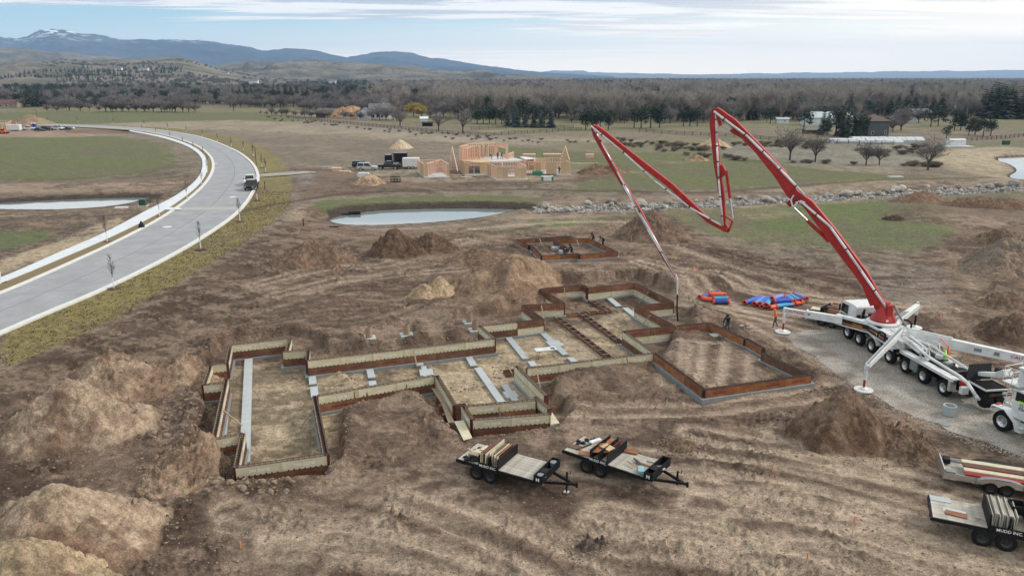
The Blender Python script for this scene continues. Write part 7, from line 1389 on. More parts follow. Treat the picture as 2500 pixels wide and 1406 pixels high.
# ================================================================== vehicles
M_CARW = mat('white_car_paint', (.70, .71, .72), .25, var=.02); M_CARS = mat('silver_car_paint', (.50, .51, .50), .3, .3, var=.03); M_CARB = mat('black_car_paint', (.015, .015, .017), .25); M_CARN = mat('navy_car_paint', (.02, .03, .06), .25); M_TLIT = mat('tail_lamp', (.35, .02, .02), .3)
def car(px, py, rz, kind, paint, label, group=None, ground=None, roofm=None):
    g = G(px, py); z = th(g[0], g[1]) if ground is None else ground; r = empty(kind if kind != 'sedan' else 'parked_car', (g[0], g[1], z), rz, label, {'sedan': 'car', 'wagon': 'car', 'pickup': 'pickup'}[kind], group)
    r.name = {'sedan': 'sedan', 'wagon': 'estate_car', 'pickup': 'pickup_truck'}[kind]
    Ln, Wd, hb, ht, wr = {'sedan': (4.6, 1.8, .85, 1.45, .33), 'wagon': (4.8, 1.9, 1.05, 1.8, .38), 'pickup': (5.8, 2.0, 1.15, 1.95, .42)}[kind]; f_ = Ln / 2
    if kind == 'sedan': side = [(-f_, .35), (f_, .32), (f_, .62), (f_ - .15, .78), (f_ * .45, hb + .02), (-f_ * .55, hb + .08), (-f_, hb)]; cabp = [(f_ * .42, hb), (f_ * .08, ht), (-f_ * .42, ht), (-f_ * .80, hb + .05)]
    elif kind == 'wagon': side = [(-f_, .45), (f_, .40), (f_, .85), (f_ - .2, .98), (f_ * .45, hb + .03), (-f_, hb + .02)]; cabp = [(f_ * .46, hb), (f_ * .18, ht), (-f_ * .90, ht - .03), (-f_ * .99, hb)]
    else: side = [(-f_, .55), (f_, .5), (f_, 1.02), (f_ - .15, 1.12), (f_ * .42, hb + .03), (-f_, hb)]; cabp = [(f_ * .42, hb), (f_ * .20, ht), (-f_ * .22, ht), (-f_ * .30, hb)]
    mb = MB(); k = len(side); V_ = []
    for y, s in ((-Wd / 2, 1), (-Wd / 2 * .93, .0), ): pass
    mb.prism(side, -Wd / 2, Wd / 2); mb.build('body', paint, r, bevel=.09)
    mb = MB(); n_ = len(cabp); z0 = min(c[1] for c in cabp); V_ = []
    for s in (-1, 1): V_ += [(x, s * (Wd / 2 - .05 - (.17 if z > z0 + .2 else 0)), z) for x, z in cabp]
    mb.add(V_, [tuple(range(n_)), tuple(range(2 * n_ - 1, n_ - 1, -1))] + [(i, n_ + i, n_ + (i + 1) % n_, (i + 1) % n_) for i in range(n_)]); mb.build('window', M_GLASS, r, bevel=.03)
    mb = MB(); xs = [c[0] for c in cabp if c[1] > z0 + .2]; mb.box(((min(xs) + max(xs)) / 2, 0, ht), (max(xs) - min(xs) + .08, Wd - .42, .07)); mb.build('roof', roofm or paint, r, bevel=.03)
    mb = MB()
    for s in (-1, 1):
        y0 = s * (Wd / 2 - .03); y1 = s * (Wd / 2 - .21)
        for (xa, za), (xb, zb_) in ((cabp[0], cabp[1]), (cabp[3], cabp[2]), (((cabp[0][0] + cabp[3][0]) / 2, hb), ((cabp[1][0] + cabp[2][0]) / 2, ht))): mb.bar((xa, y0, za), (xb, y1, zb_), .07, .07)
    mb.build('window_pillar', paint, r)
    if kind == 'pickup': mb = MB(); mb.box((-f_ * .65, 0, hb + .005), (f_ * .62, Wd - .3, .02)); mb.build('load_bed', M_BLK, r)
    for s in (-1, 1):
        for x in (f_ * .62, -f_ * .60):
            wheel(r, (x, s * (Wd / 2 - .10), wr), wr, .24, 'Y', M_CHROME, -1 if s < 0 else 1)
        mb = MB(); mb.box((f_ + .01, s * (Wd / 2 - .28), .78 if kind != 'sedan' else .62), (.04, .38, .18)); mb.build('headlight', M_CHROME, r); mb = MB(); mb.box((-f_ - .01, s * (Wd / 2 - .16), hb - .15), (.04, .16, .28)); mb.build('tail_light', M_TLIT, r)
        mb = MB(); mb.box((f_ * .36, s * (Wd / 2 + .10), hb + .1), (.12, .2, .16)); mb.build('mirror', M_BLK, r)
    mb = MB(); mb.box((f_ + .015, 0, .72 if kind != 'sedan' else .5), (.03, Wd * .5, .26)); mb.build('grille', M_BLK, r)
    return r
R_ = math.radians
car(615, 462, R_(-82), 'pickup', M_CARB, 'dark pickup with silver roof parked on the road right in front of the white one', 'vehicles parked on the road', 0.0, M_CARS); car(612, 450, R_(-80), 'pickup', M_CARW, 'white pickup parked on the road behind the dark one', 'vehicles parked on the road', 0.0)
gv = 'vehicles by the framed house'
car(898, 416, R_(-2), 'wagon', M_CARS, 'silver estate car at the left end of the vehicles by the framed house', gv); car(884, 411, R_(10), 'wagon', M_CARB, 'dark estate car half hidden behind the silver one', gv); car(950, 413, R_(178), 'pickup', M_CARB, 'black pickup facing left between silver estate and white trailer', gv); car(986, 409, R_(170), 'sedan', M_CARN, 'dark blue car between black pickup and white trailer', gv)
gl = 'vehicles by the left building site'
car(70, 318.5, R_(8), 'pickup', M_CARW, 'white pickup next to the white trailer in the left car row', gl); car(97, 320.5, R_(-6), 'sedan', M_CARN, 'low navy car in the left car row', gl); car(116, 319, R_(-15), 'wagon', M_CARB, 'dark estate car behind the low navy one', gl); car(141, 318, R_(-8), 'pickup', M_CARW, 'white pickup right of the dark estate in the left car row', gl); car(160, 317.5, R_(175), 'sedan', M_CARN, 'dark car near the right end of the left car row', gl); car(168, 316.5, R_(178), 'sedan', M_CARW, 'white car at the right end of the left car row', gl)
def box_trailer(px, py, rz, Ln, h, m, label, group, door=False):
    g = G(px, py); r = empty('box_trailer', (g[0], g[1], th(*g)), rz, label, 'trailer', group); mb = MB(); mb.box((0, 0, .55 + h / 2), (Ln, 2.2, h)); mb.build('body', m, r, bevel=.06)
    for s in (-1, 1):
        for x in (-.45, .45): wheel(r, (x, s * 1.0, .36), .36, .22, 'Y', M_CHROME, -1 if s < 0 else 1)
    mb = MB(); mb.bar((Ln / 2, 0, .5), (Ln / 2 + 1.1, 0, .5), .12, .1); mb.build('tongue', M_BLK, r)
    mb = MB(); mb.box((-Ln / 2 - .02, 0, .55 + h / 2), (.03, 1.9, h * .86)); mb.build('rear_door', M_BLK if door else m, r); mb = MB(); mb.box((0, -1.12, .62), (Ln, .03, .1)); mb.build('trim', M_GRY, r); return r
box_trailer(1004, 412, R_(182), 4.0, 2.1, M_WHITE, 'white enclosed trailer beside the left bay of the framed house', gv); box_trailer(36, 321, R_(6), 5.0, 2.2, M_WHITE, 'white enclosed trailer with its rear door open by the left building site', gl, True)
# dump trailer and truck behind
r = empty('dump_truck', (*G(972, 402), th(*G(972, 402))), R_(5), 'black tipper truck with high sided box behind the black pickup', 'truck', gv)
mb = MB(); mb.box((.6, 0, 2.0), (3.6, 2.3, 2.0)); mb.build('tipper_body', M_BLK, r); mb = MB(); mb.box((.6, 0, 3.03), (3.3, 2.1, .08)); mb.build('tarpaulin', M_GRY, r); mb = MB(); mb.box((-2.4, 0, 1.6), (1.8, 2.2, 1.7)); mb.build('cab', M_BLK, r, bevel=.1)
mb = MB(); mb.box((-2.5, 0, 2.3), (1.4, 2.24, .55)); mb.build('cab_window', M_GLASS, r); mb = MB(); mb.box((0, 0, .8), (6, 1.2, .3)); mb.build('chassis', M_STEEL, r)
for k in range(6): mb = MB(); mb.box((-1.0, -1.18, 1.0 + k * .32), (.4, .04, .05)); mb.build('ladder_rung', M_WHITED, r)
for s in (-1, 1):
    for x in (-2.2, .8, 1.8): wheel(r, (x, s * 1.05, .5), .5, .3, 'Y', M_GRY, -1 if s < 0 else 1)
for x, c_, nm in ((78.5, M_ORG, 'orange'), (85, mat('navy_plastic', (.02, .04, .22), .5), 'navy blue')):
    r = empty('portable_toilet', (*G(x, 315), 0), .1, nm + ' portable toilet behind the left car row', 'portable toilet', 'portable toilets'); mb = MB(); mb.box((0, 0, 1.1), (1.2, 1.2, 2.2)); mb.build('cabin', c_, r, bevel=.05); mb = MB(); mb.prism([(-.65, 2.2), (.65, 2.2), (0, 2.5)], -.65, .65); mb.build('roof', M_WHITED, r); mb = MB(); mb.box((0, -.61, 1.05), (.7, .03, 1.8)); mb.build('door', c_, r)
r = empty('skid_loader', (*G(8, 327), 0), .1, 'orange compact loader at the left edge by the framed walls', 'loader'); mb = MB(); mb.box((0, 0, .8), (2.2, 1.3, .9)); mb.build('body', M_ORG, r, bevel=.1); mb = MB(); mb.box((-.2, 0, 1.6), (1.0, 1.2, .8)); mb.build('cab', M_BLK, r, bevel=.05); mb = MB(); mb.box((1.7, 0, .4), (.6, 1.7, .5)); mb.build('bucket', M_BLK, r)
for s in (-1, 1):
    mb = MB(); mb.bar((-.9, s * .75, 1.5), (1.5, s * .75, .5), .12, .16); mb.build('lift_arm', M_ORG, r)
    for x in (-.7, .7): wheel(r, (x, s * .8, .4), .4, .28, 'Y', M_GRY, -1 if s < 0 else 1)
# framed house at the left edge
g = G(10, 318); fr2 = empty('framed_house', (g[0], g[1], 0.0), 0, 'strand board clad house frame at the left edge beside parked cars', 'building'); F2 = np.array([g[0], g[1], 0.]); 
for a_, b_, zb, hh_, os_ in (((-60,320),(16,320),.2,2.9,((0,1,0,2.9),)), ((16,320),(30,312),.2,2.9,((0,1,0,2.9),)), ((30,312),(41,312),.2,2.6,((0,1,0,2.6),)), ((-60,316),(6,316),3.1,1.9,((0,1,0,1.9),)), ((-60,309),(30,309),.2,2.7,())): frame_wall(fr2, F2, a_, b_, zb, hh_, os_, None, False, 1.2)
# ================================================================== buildings beyond
def rot2(x, y, a): return x * math.cos(a) - y * math.sin(a), x * math.sin(a) + y * math.cos(a)
def building(px, py, w, d, h, rh, wall_m, roof_m, label, rz=0, name='house', cat='house', wins=(), hip=False, chim=False, group=None, over=.4, Y=None):
    if Y: dd = ray(px, py); gx_, gy_, gz2 = dd[0] / dd[1] * Y, Y, CH + dd[2] / dd[1] * Y
    else: q = G(px, py); gx_, gy_, gz2 = q[0], q[1], th(q[0], q[1])
    r = empty(name, (gx_, gy_, gz2 - .1), rz, label, cat, group); mb = MB(); mb.box((0, 0, h / 2), (w, d, h))
    if not hip: mb.prism([(-d / 2, h), (d / 2, h), (0, h + rh)], -w / 2, w / 2) if False else mb.add([(-w / 2, -d / 2, h), (-w / 2, d / 2, h), (-w / 2, 0, h + rh - .1), (w / 2, -d / 2, h), (w / 2, d / 2, h), (w / 2, 0, h + rh - .1)], [(0, 1, 2), (3, 5, 4)])
    mb.build('wall', wall_m, r); mb = MB(); W2, D2 = w / 2 + over, d / 2 + over; e = h - .12; ins = min(w, d) / 2 if hip else 0
    v = [(-W2, -D2, e), (W2, -D2, e), (W2, D2, e), (-W2, D2, e), (-W2 + ins, 0, h + rh), (W2 - ins, 0, h + rh)]; v += [(x, y, z + .15) for x, y, z in v]
    f = [(0, 1, 5, 4), (1, 2, 5), (2, 3, 4, 5), (3, 0, 4)] if hip else [(0, 1, 5, 4), (2, 3, 4, 5)]
    f2 = [tuple(i + 6 for i in q) for q in f]; ed = [(0, 1, 7, 6), (1, 2, 8, 7), (2, 3, 9, 8), (3, 0, 6, 9)] if hip else [(0, 1, 7, 6), (2, 3, 9, 8), (0, 4, 10, 6), (3, 4, 10, 9), (1, 5, 11, 7), (2, 5, 11, 8)]
    mb.add(v, f + f2 + ed); rf = mb.build('roof', roof_m, r)
    if chim: mb = MB(); mb.box((w * .2, 0, h + rh * .8), (.9, .9, 1.8)); mb.build('chimney', M_WHITED, rf)
    for x, z, ww, hh_ in wins:
        mb = MB(); mb.box((x * w / 2, -d / 2 - .02, z), (ww, .06, hh_)); fo = mb.build('window', M_WHITE, r); mb = MB(); mb.box((x * w / 2, -d / 2 - .06, z), (ww - .2, .03, hh_ - .2)); mb.build('pane', M_GLASS, fo)
    return r
M_RFG = mat('grey_shingle', (.14, .14, .14), .9, scale=1); M_RFB = mat('brown_shingle', (.10, .07, .06), .9, scale=1); M_WLW = mat('white_siding', (.62, .64, .66), .8, scale=1); M_WLG = mat('slate_siding', (.075, .085, .09), .8, scale=1); M_BARN = mat('barn_boards', (.12, .07, .045), .9, scale=2); M_RFM = mat('pale_metal_roof', (.42, .48, .47), .5, scale=.5); M_RFR = mat('red_brown_roof', (.14, .06, .05), .9); M_WLT = mat('tan_siding', (.34, .28, .21), .85)
W4 = ((-.6,1.5,1.2,1.5),(-.2,1.5,1.2,1.5),(.25,1.5,1.2,1.5),(.65,1.5,1.2,1.5))
building(928, 290, 10.5, 8, 5.0, 2.8, M_WLW, M_RFG, 'white two storey farmhouse with grey roof at the wood edge', .1, wins=W4 + ((-.6,4.0,1.1,1.3),(-.2,4.0,1.1,1.3),(.3,4.0,1.1,1.3),(.7,4.0,1.1,1.3)), chim=True)
building(946, 289, 5, 8, 5.4, 2.6, M_WLW, M_RFG, 'white gabled wing at the right of the white farmhouse', math.pi / 2 + .1, wins=()); building(893, 291, 5.5, 7, 3.4, 2.4, M_WLW, M_RFG, 'small white gabled outbuilding left of the white farmhouse', math.pi / 2 - .2)
building(808, 287, 13, 9, 2.6, 2.3, M_BARN, mat('weathered_roof', (.11, .10, .09), .9), 'low brown barn with wide grey roof left of the white farmhouse', -.25, 'barn', 'barn', over=1.0)
building(2126, 330, 8.6, 9, 5.6, 2.2, M_WLG, M_RFB, 'dark slate two storey house with brown hipped roof behind the greenhouses', .15, wins=((-.55,1.2,1.0,1.3),(.7,1.4,.8,1.4)), hip=True)
building(2015, 306, 20, 9, 3.6, 2.4, M_WLW, M_RFM, 'long white building with pale metal roof behind the pines', -.08); building(1908, 302, 5.8, 3, 2.2, .5, M_WLW, M_RFM, 'small white cabin left of the long white building', .05, 'cabin', 'cabin', wins=((.3,1.3,.7,.7),))
building(2322, 275, 14, 8, 3.0, 1.4, M_WLT, M_RFM, 'house with pale roof among the right hand conifers', 0); building(2205, 299, 9, 7, 3, 1.8, M_WLW, M_RFG, 'white house half hidden in the wood at the right', .2); building(2207, 300, 3, 3, 2.5, 1, M_WLW, M_RFM, 'small white shed in the right wood', 0, 'shed', 'shed') if False else None
building(18, 263, 16, 10, 3.2, 2.2, M_WLT, M_RFR, 'tan house with red brown roof at the far left wood edge', .1, wins=W4); building(305, 243, 14, 9, 3.4, 2.0, M_WLT, M_RFG, 'tan house with grey roof in the left wood', .05); building(352, 243, 12, 9, 3.2, 2.0, M_WLT, M_RFG, 'second tan house in the left wood', -.05); building(545, 236, 11, 8, 3.2, 2.0, M_WLW, M_RFG, 'pale house beside the tall dark pines', 0); building(2240, 288, 12, 8, 3, 1.8, M_WLG, M_RFG, 'grey roofed house in the right wood', .3)
building(1035, 300, 3.4, 3, 2.0, .8, M_WLW, M_WHITE, 'tiny white shed below the yellow willow', .2, 'shed', 'shed'); building(1044, 309, 4.5, 3, 1.6, .3, M_BLK, M_BLK, 'low black animal shelter in the paddock', 0, 'shelter', 'shelter'); building(1984, 326, 7, 4, 1.6, .3, M_BARN, M_RFG, 'low grey animal shelter in the right paddock', 0, 'shelter', 'shelter')
for (x, y, w, lb, Y) in ((278,196,24,'white house on the foothill slope',1750), (320,196,22,'long pale house on the foothill slope',1760), (352,173,20,'pale house high on the foothill',1900), (290,172,16,'second pale house high on the foothill',1905), (10,192,22,'pale house on the slope at the far left',1750), (550,183,18,'white farm in the gap between the hills',2300), (620,204,16,'pale domed building behind the dark pines',1500), (812,205,12,'small white house far in the wood',1400)): building(x, y, w, 12, 4.5, 3, M_WLW, M_RFG, lb, .1, Y=Y)
# greenhouses
M_POLY = mat('white_polythene', (.50, .52, .53), .6, var=.08, scale=1)
for (x, y, Ln, rz, lb) in ((2110, 350, 24, -.06, 'left of the two long white polythene greenhouses'), (2163, 346, 24, -.06, 'right of the two long white polythene greenhouses')):
    g = G(x, y); r = empty('greenhouse', (g[0], g[1], th(*g)), rz, lb, 'greenhouse', 'polythene greenhouses'); mb = MB(); mb.prism([(-2.6, 0), (-2.6, .7), (-1.6, 1.35), (0, 1.65), (1.6, 1.35), (2.6, .7), (2.6, 0)], -Ln / 2, Ln / 2); o = mb.build('cover', M_POLY, r); o.rotation_euler = (0, 0, math.pi / 2)
    for k in range(9): mb = MB(); q = [(-2.62, 0), (-2.62, .7), (-1.62, 1.37), (0, 1.68), (1.62, 1.37), (2.62, .7), (2.62, 0)]; mb.path([(Ln * (k / 8 - .5), yy, zz) for yy, zz in q], .05, 5); mb.build('hoop', M_GRY, r)
    mb = MB(); mb.box((Ln / 2 + .02, 0, .65), (.05, 1.2, 1.3)); mb.build('door', M_GRY, r)
r = building(2333, 356, 5.0, 2.6, 2.1, .15, M_WLW, M_WHITE, 'white equipment cabin on a concrete pad near the right pond', .02, 'equipment_cabin', 'cabin', over=.1); g = G(2338, 357); mb = MB(); mb.box((0, 0, .02), (9, 4.5, .2)); tag(mb.build('concrete_pad', M_SLAB, None, (g[0], g[1], th(*g))), 'concrete pad under the white equipment cabin', 'concrete pad')
r = empty('transformer_box', (*G(2455, 355), th(*G(2455, 355))), 0, 'dark green transformer box at the right by the pond', 'electrical box'); mb = MB(); mb.box((0, 0, .85), (1.9, 1.4, 1.4)); mb.build('cabinet', mat('dark_green_paint', (.02, .07, .045), .5), r, bevel=.05); mb = MB(); mb.box((0, 0, .06), (2.6, 2.0, .14)); mb.build('plinth', M_SLAB, r)
r = empty('transformer_box', (*G(350, 503), 0), .1, 'dark green utility box by the left pond', 'electrical box'); mb = MB(); mb.box((0, 0, .65), (1.1, .9, 1.1)); mb.build('cabinet', bpy.data.materials['dark_green_paint'], r, bevel=.05); mb = MB(); mb.box((0, 0, .05), (1.5, 1.3, .12)); mb.build('plinth', M_SLAB, r)
prop('concrete_slab', 296, 508, (2.0, 1.4, .2), M_SLAB, 'pale flat slab on the left pond bank', 'slab', .2); prop('concrete_slab', 2186, 433, (3.2, 1.2, .25), M_SLAB, 'pale slab pieces lying on the right field', 'slab', .1); prop('pond_pipe', 815, 547, (1.4, .6, .2), M_STEEL, 'small dark pipe outlet at the near shore of the centre pond', 'pipe')
g = G(851, 524, -1); mb = MB(); mb.tube((0, 0, .3), (2.0, .3, .3), .35, n=14); mb.box((-.3, 0, .1), (1.4, 1, .5)); tag(mb.build('culvert_pipe', M_BLK, None, (g[0], g[1], -1.1)), 'black culvert pipe end in the bank of the centre pond', 'culvert')
# black bag in the planting strip
g = G(346, 556); mb = MB(); mb.lathe([(.45, 0), (.42, .3), (.2, .7), (.05, 1.0), (0, 1.02)], 12); tag(mb.build('black_bag', M_BLK, None, (g[0], g[1], .05), smooth=True), 'black bag sitting in the planting strip', 'bag')
g = G(618, 427); q = [(630,426),(700,420),(770,416),(770,422),(700,428),(632,433)]
sheet('side_lane', S(q), .02, M_GRAV, 'narrow pale gravel lane leaving the road past the parked pickups', jit=.1)
# lamps, fences
for x, y, h, lb in ((626, 404, 4.6, 'tall black street lamp on the outer verge above the pickups'), (93, 300, 6.0, 'thin street lamp in the far left field')):
    g = G(x, y); r = empty('street_lamp', (g[0], g[1], 0), 2.9, lb, 'street lamp', 'street lamps'); mb = MB(); mb.tube((0, 0, 0), (0, 0, h), .07, .05, 8); mb.build('pole', M_BLK, r); mb = MB(); mb.tube((0, 0, h - .05), (.7, 0, h + .15), .04, n=6); mb.build('arm', M_BLK, r); mb = MB(); mb.lathe([(0, .12), (.12, .1), (.24, -.12), (0, -.14)], 12, c=(.8, 0, h + .1)); mb.build('lamp_head', M_BLK, r)
for x, y, h in ((647, 462, 1.6), (741, 551, 1.1)): g = G(x, y); mb = MB(); mb.tube((0, 0, 0), (0, 0, h), .07, n=8); mb.box((0, 0, h), (.2, .2, .1)); tag(mb.build('black_post', M_BLK, None, (g[0], g[1], -.1)), {647: 'short black post in the verge below the pickups', 741: 'short black post left of the centre pond'}[x], 'post')
def fence(pts, label, hp=1.35, sp=2.6, m=M_STEEL, rails=3):
    P = catmull(S(pts), 4); Ls = float(np.sum(np.linalg.norm(np.diff(P, axis=0), axis=1))); n_ = int(Ls / sp); Q = resample(P, n_ + 1); z = terrain(Q[:, 0], Q[:, 1]); r = empty('rail_fence', (Q[0][0], Q[0][1], 0), 0, label, 'fence', 'field fences'); mb = MB(); mb.box((0, 0, hp / 2), (.16, .16, hp)); me_ = mb.mesh('post', m)
    for i in range(n_ + 1): o = bpy.data.objects.new('post', me_); link(o, r); o.location = (Q[i][0] - Q[0][0], Q[i][1] - Q[0][1], z[i])
    for k in range(rails):
        mb = MB(); zz = .35 + k * (hp - .5) / max(1, rails - 1)
        for i in range(n_): a = Q[i] - Q[0]; b = Q[i + 1] - Q[0]; mb.bar((*a, z[i] + zz), (*b, z[i + 1] + zz), .05, .12)
        mb.build('rail', m, r)
fence([(700,288),(800,299),(930,311),(1010,320),(1080,326),(1180,332),(1300,326),(1420,319)], 'dark rail fence along the foot of the left wood', sp=3.2); fence([(1150,317),(1230,314),(1330,313),(1400,314)], 'dark rail fence behind the yellow paddock', sp=4); fence([(1560,323),(1700,331),(1850,340),(2000,350),(2180,354)], 'dark rail fence in front of the greenhouses', sp=3.4); fence([(2360,345),(2430,340),(2510,334),(2600,330)], 'dark rail fence at the right edge', sp=3)
g0 = S([(1180,300),(1250,305)])
M_WFEN = mat('white_fence', (.55, .55, .53), .8)
fence([(830,291),(880,294),(905,295)], 'pale picket fence before the white farmhouse', hp=1.2, sp=2.0, m=M_WFEN, rails=2)
# ================================================================== trees
M_BARK = mat('bare_bark', (.070, .058, .050), .9, scale=3); M_TWIG = mat('grey_twigs', (.18, .16, .152), .95, scale=.4, col2=(.27, .245, .228), randobj=.22); M_TWIGT = mat('tan_twigs', (.28, .25, .22), .95, scale=.4, col2=(.38, .34, .295), randobj=.18); M_TWIGP = mat('mauve_twigs', (.17, .145, .148), .95, scale=.4, col2=(.25, .22, .215), randobj=.2)
M_CON = mat('dark_conifer', (.014, .030, .018), .9, scale=.8, col2=(.040, .062, .034), randobj=.3); M_CONB = mat('blue_spruce', (.020, .038, .036), .9, scale=.8, col2=(.045, .07, .062), randobj=.15); M_WILL = mat('yellow_willow_twigs', (.36, .27, .06), .9, scale=.6, col2=(.48, .37, .10)); M_SHR = mat('brush_twigs', (.17, .14, .105), .95, col2=(.28, .235, .175), scale=.5, randobj=.3); M_WRAP = mat('white_tree_wrap', (.75, .75, .73), .7)
def bare_tree(seed, H=10, spread=.55, trunk=.28, limbs=6, dens=1.0, upright=.3, start=.22, tw=.03, drop=0.0, mats=(0, 1)):
    rs_ = random.Random(seed); T = MB(); Tw = MB()
    def twig(p, d, L_, w):
        q = p + d * L_; s_ = d.cross(Vector((rs_.uniform(-1, 1), rs_.uniform(-1, 1), rs_.uniform(-1, 1)))).normalized() * w; b = len(Tw.v); Tw.v += [tuple(p - s_), tuple(p + s_), tuple(q)]; Tw.f.append((b, b + 1, b + 2)); Tw.m.append(0)
    def grow(p, d, L_, r, lv):
        n_ = 3 if lv < 2 else 2; q = p
        for k in range(n_):
            d2 = (d + Vector((rs_.uniform(-1, 1), rs_.uniform(-1, 1), rs_.uniform(-.6, 1) * upright)) * .22).normalized(); q2 = q + d2 * L_ / n_; r2 = r * (1 - .28 / n_ * (k + 1) * 1.5)
            T.tube(q, q2, r, max(r2, .012), 5 if lv < 2 else 3, cap=False); r = r2
            if lv < 3:
                for _ in range(2 if lv else 1):
                    a = rs_.uniform(0, 6.28); side = Vector((math.cos(a), math.sin(a), 0)); nd = (d2 * (1 - spread) + side * spread * rs_.uniform(.7, 1.2) + Vector((0, 0, upright * .5 - drop * .3 * lv))).normalized(); grow(q2, nd, L_ * rs_.uniform(.55, .75), max(r * .6, .012), lv + 1)
            q, d = q2, d2
            if lv >= 1:
                for _ in range(int((3 if lv < 3 else 5) * dens)):
                    nd = (d2 + Vector((rs_.uniform(-1, 1), rs_.uniform(-1, 1), rs_.uniform(-.6, 1) - drop * 2.4)) * .8).normalized(); twig(q + d2 * rs_.uniform(-.3, 0), nd, H * rs_.uniform(.05, .11) * (1 + drop), tw)
        for _ in range(int(4 * dens)): nd = (d + Vector((rs_.uniform(-1, 1), rs_.uniform(-1, 1), rs_.uniform(-.5, 1) - drop * 2)) * .6).normalized(); twig(q, nd, H * rs_.uniform(.06, .12), tw)
    hz0 = H * start; T.tube((0, 0, -.3), (0, 0, hz0), trunk * H / 10, trunk * H / 10 * .8, 7, cap=False)
    for k in range(limbs):
        a = 6.28 * k / limbs + rs_.uniform(-.4, .4); sp_ = spread * rs_.uniform(.5, 1.1); d = Vector((math.cos(a) * sp_, math.sin(a) * sp_, 1 - sp_ * .4)).normalized(); grow(Vector((0, 0, hz0 * rs_.uniform(.75, 1))), d, H * rs_.uniform(.30, .42), trunk * H / 10 * .5, 1)
    grow(Vector((0, 0, hz0)), Vector((0, 0, 1)), H * .42, trunk * H / 10 * .7, 1)
    return T, Tw
def merged(name, T, Tw, m1, m2):
    mb = MB(); mb.add(T.v, T.f, 0); mb.add(Tw.v, Tw.f, 1); me_ = mb.mesh(name, [m1, m2]); return me_
def conifer(seed, H=12, R=2.6, layers=17, per=13, m=None, top=.04, fat=1.0):
    rs_ = random.Random(seed); C_ = MB(); T = MB(); T.tube((0, 0, -.3), (0, 0, H * .9), H * .022, .03, 6, cap=False)
    for l in range(layers):
        t = (l + .5) / layers; z = H * (.06 + .92 * t); r = R * ((1 - t) ** fat * (.85 + .3 * rs_.random()) + top)
        for k in range(int(per * (1 - t * .6)) + 2):
            a = rs_.uniform(0, 6.28); rr_ = r * rs_.uniform(.75, 1.15)
            for s in range(2):
                d = Vector((math.cos(a), math.sin(a), -.32 - .25 * rs_.random())); tip = Vector((0, 0, z)) + d * rr_ * (1 - .42 * s); root_ = Vector((0, 0, z + .1)) + d * rr_ * (.15 if s == 0 else .05); sd = Vector((-math.sin(a), math.cos(a), rs_.uniform(-.3, .3))) * (.22 * R * (.5 + .7 * rs_.random())); mid = root_.lerp(tip, .6)
                b = len(C_.v); C_.v += [tuple(root_), tuple(mid + sd), tuple(tip), tuple(mid - sd)]; C_.f += [(b, b + 1, b + 2), (b, b + 2, b + 3)]; C_.m += [0, 0]
    return T, C_
def roundpine(seed, H=9, R=3.2, n_=520):
    rs_ = random.Random(seed); C_ = MB(); T = MB(); T.tube((0, 0, -.3), (0, 0, H * .7), H * .028, .06, 6, cap=False); bl = [(rs_.uniform(-.5, .5) * R, rs_.uniform(-.5, .5) * R, H * rs_.uniform(.32, .86), R * rs_.uniform(.35, .62)) for _ in range(11)]
    for k in range(n_):
        x, y, z, r = rs_.choice(bl); d = Vector((rs_.gauss(0, 1), rs_.gauss(0, 1), rs_.gauss(0, .8))).normalized(); p = Vector((x, y, z)) + d * r * rs_.uniform(.75, 1.08); s1 = d.orthogonal().normalized() * rs_.uniform(.16, .34); s2 = d.cross(s1) * rs_.uniform(.7, 1.3); q = d * rs_.uniform(.1, .4)
        b = len(C_.v); C_.v += [tuple(p + s1), tuple(p + s2 + q), tuple(p - s1), tuple(p - s2)]; C_.f += [(b, b + 1, b + 2), (b, b + 2, b + 3)]; C_.m += [0, 0]
    return T, C_
def mk(name, parts, m1, m2): return merged(name, *parts, m1, m2)
PR_B = [mk('bare_tree', bare_tree(s, 11, .62, .30, 6, 1.3, .35, .2, .045), M_BARK, M_TWIG) for s in (1, 2, 3)]
PR_M = [mk('bare_tree', bare_tree(s, 9, .68, .24, 6, 1.5, .25, .15, .05), M_BARK, M_TWIGP) for s in (4, 5)]
PR_P = [mk('poplar', bare_tree(s, 17, .25, .22, 7, 1.1, 1.1, .14, .05), M_TWIGT, M_TWIGT) for s in (6, 7)]
PR_C = [mk('conifer', conifer(s, 12, 2.7), M_BARK, M_CON) for s in (1, 2)]; PR_S = [mk('spruce', conifer(5, 9, 2.6, 15, 14), M_BARK, M_CONB)]; PR_R = [mk('pine_tree', roundpine(s), M_BARK, M_CON) for s in (1, 2)]; PR_W = [mk('willow', bare_tree(9, 10, .6, .3, 7, 2.6, .2, .2, .06, drop=.55), M_BARK, M_WILL)]
PR_SH = [mk('shrub', bare_tree(s, 3, .75, .10, 7, 1.6, .1, .02, .035), M_SHR, M_SHR) for s in (21, 22)]
PH = {id(PR_B[0]): 11}
def put(meshes, px, py, hm, base_h, name, label, cat, group, k, at=None, sx=1.0):
    g = G(px, py) if at is None else at; o = bpy.data.objects.new(name, meshes[k % len(meshes)]); link(o); o.location = (g[0], g[1], th(g[0], g[1]) if len(g) < 3 else g[2]); s = hm / base_h; o.scale = (s * sx, s * sx, s); o.rotation_euler = (0, 0, (k * 2.399) % 6.28); return tag(o, label, cat, group)
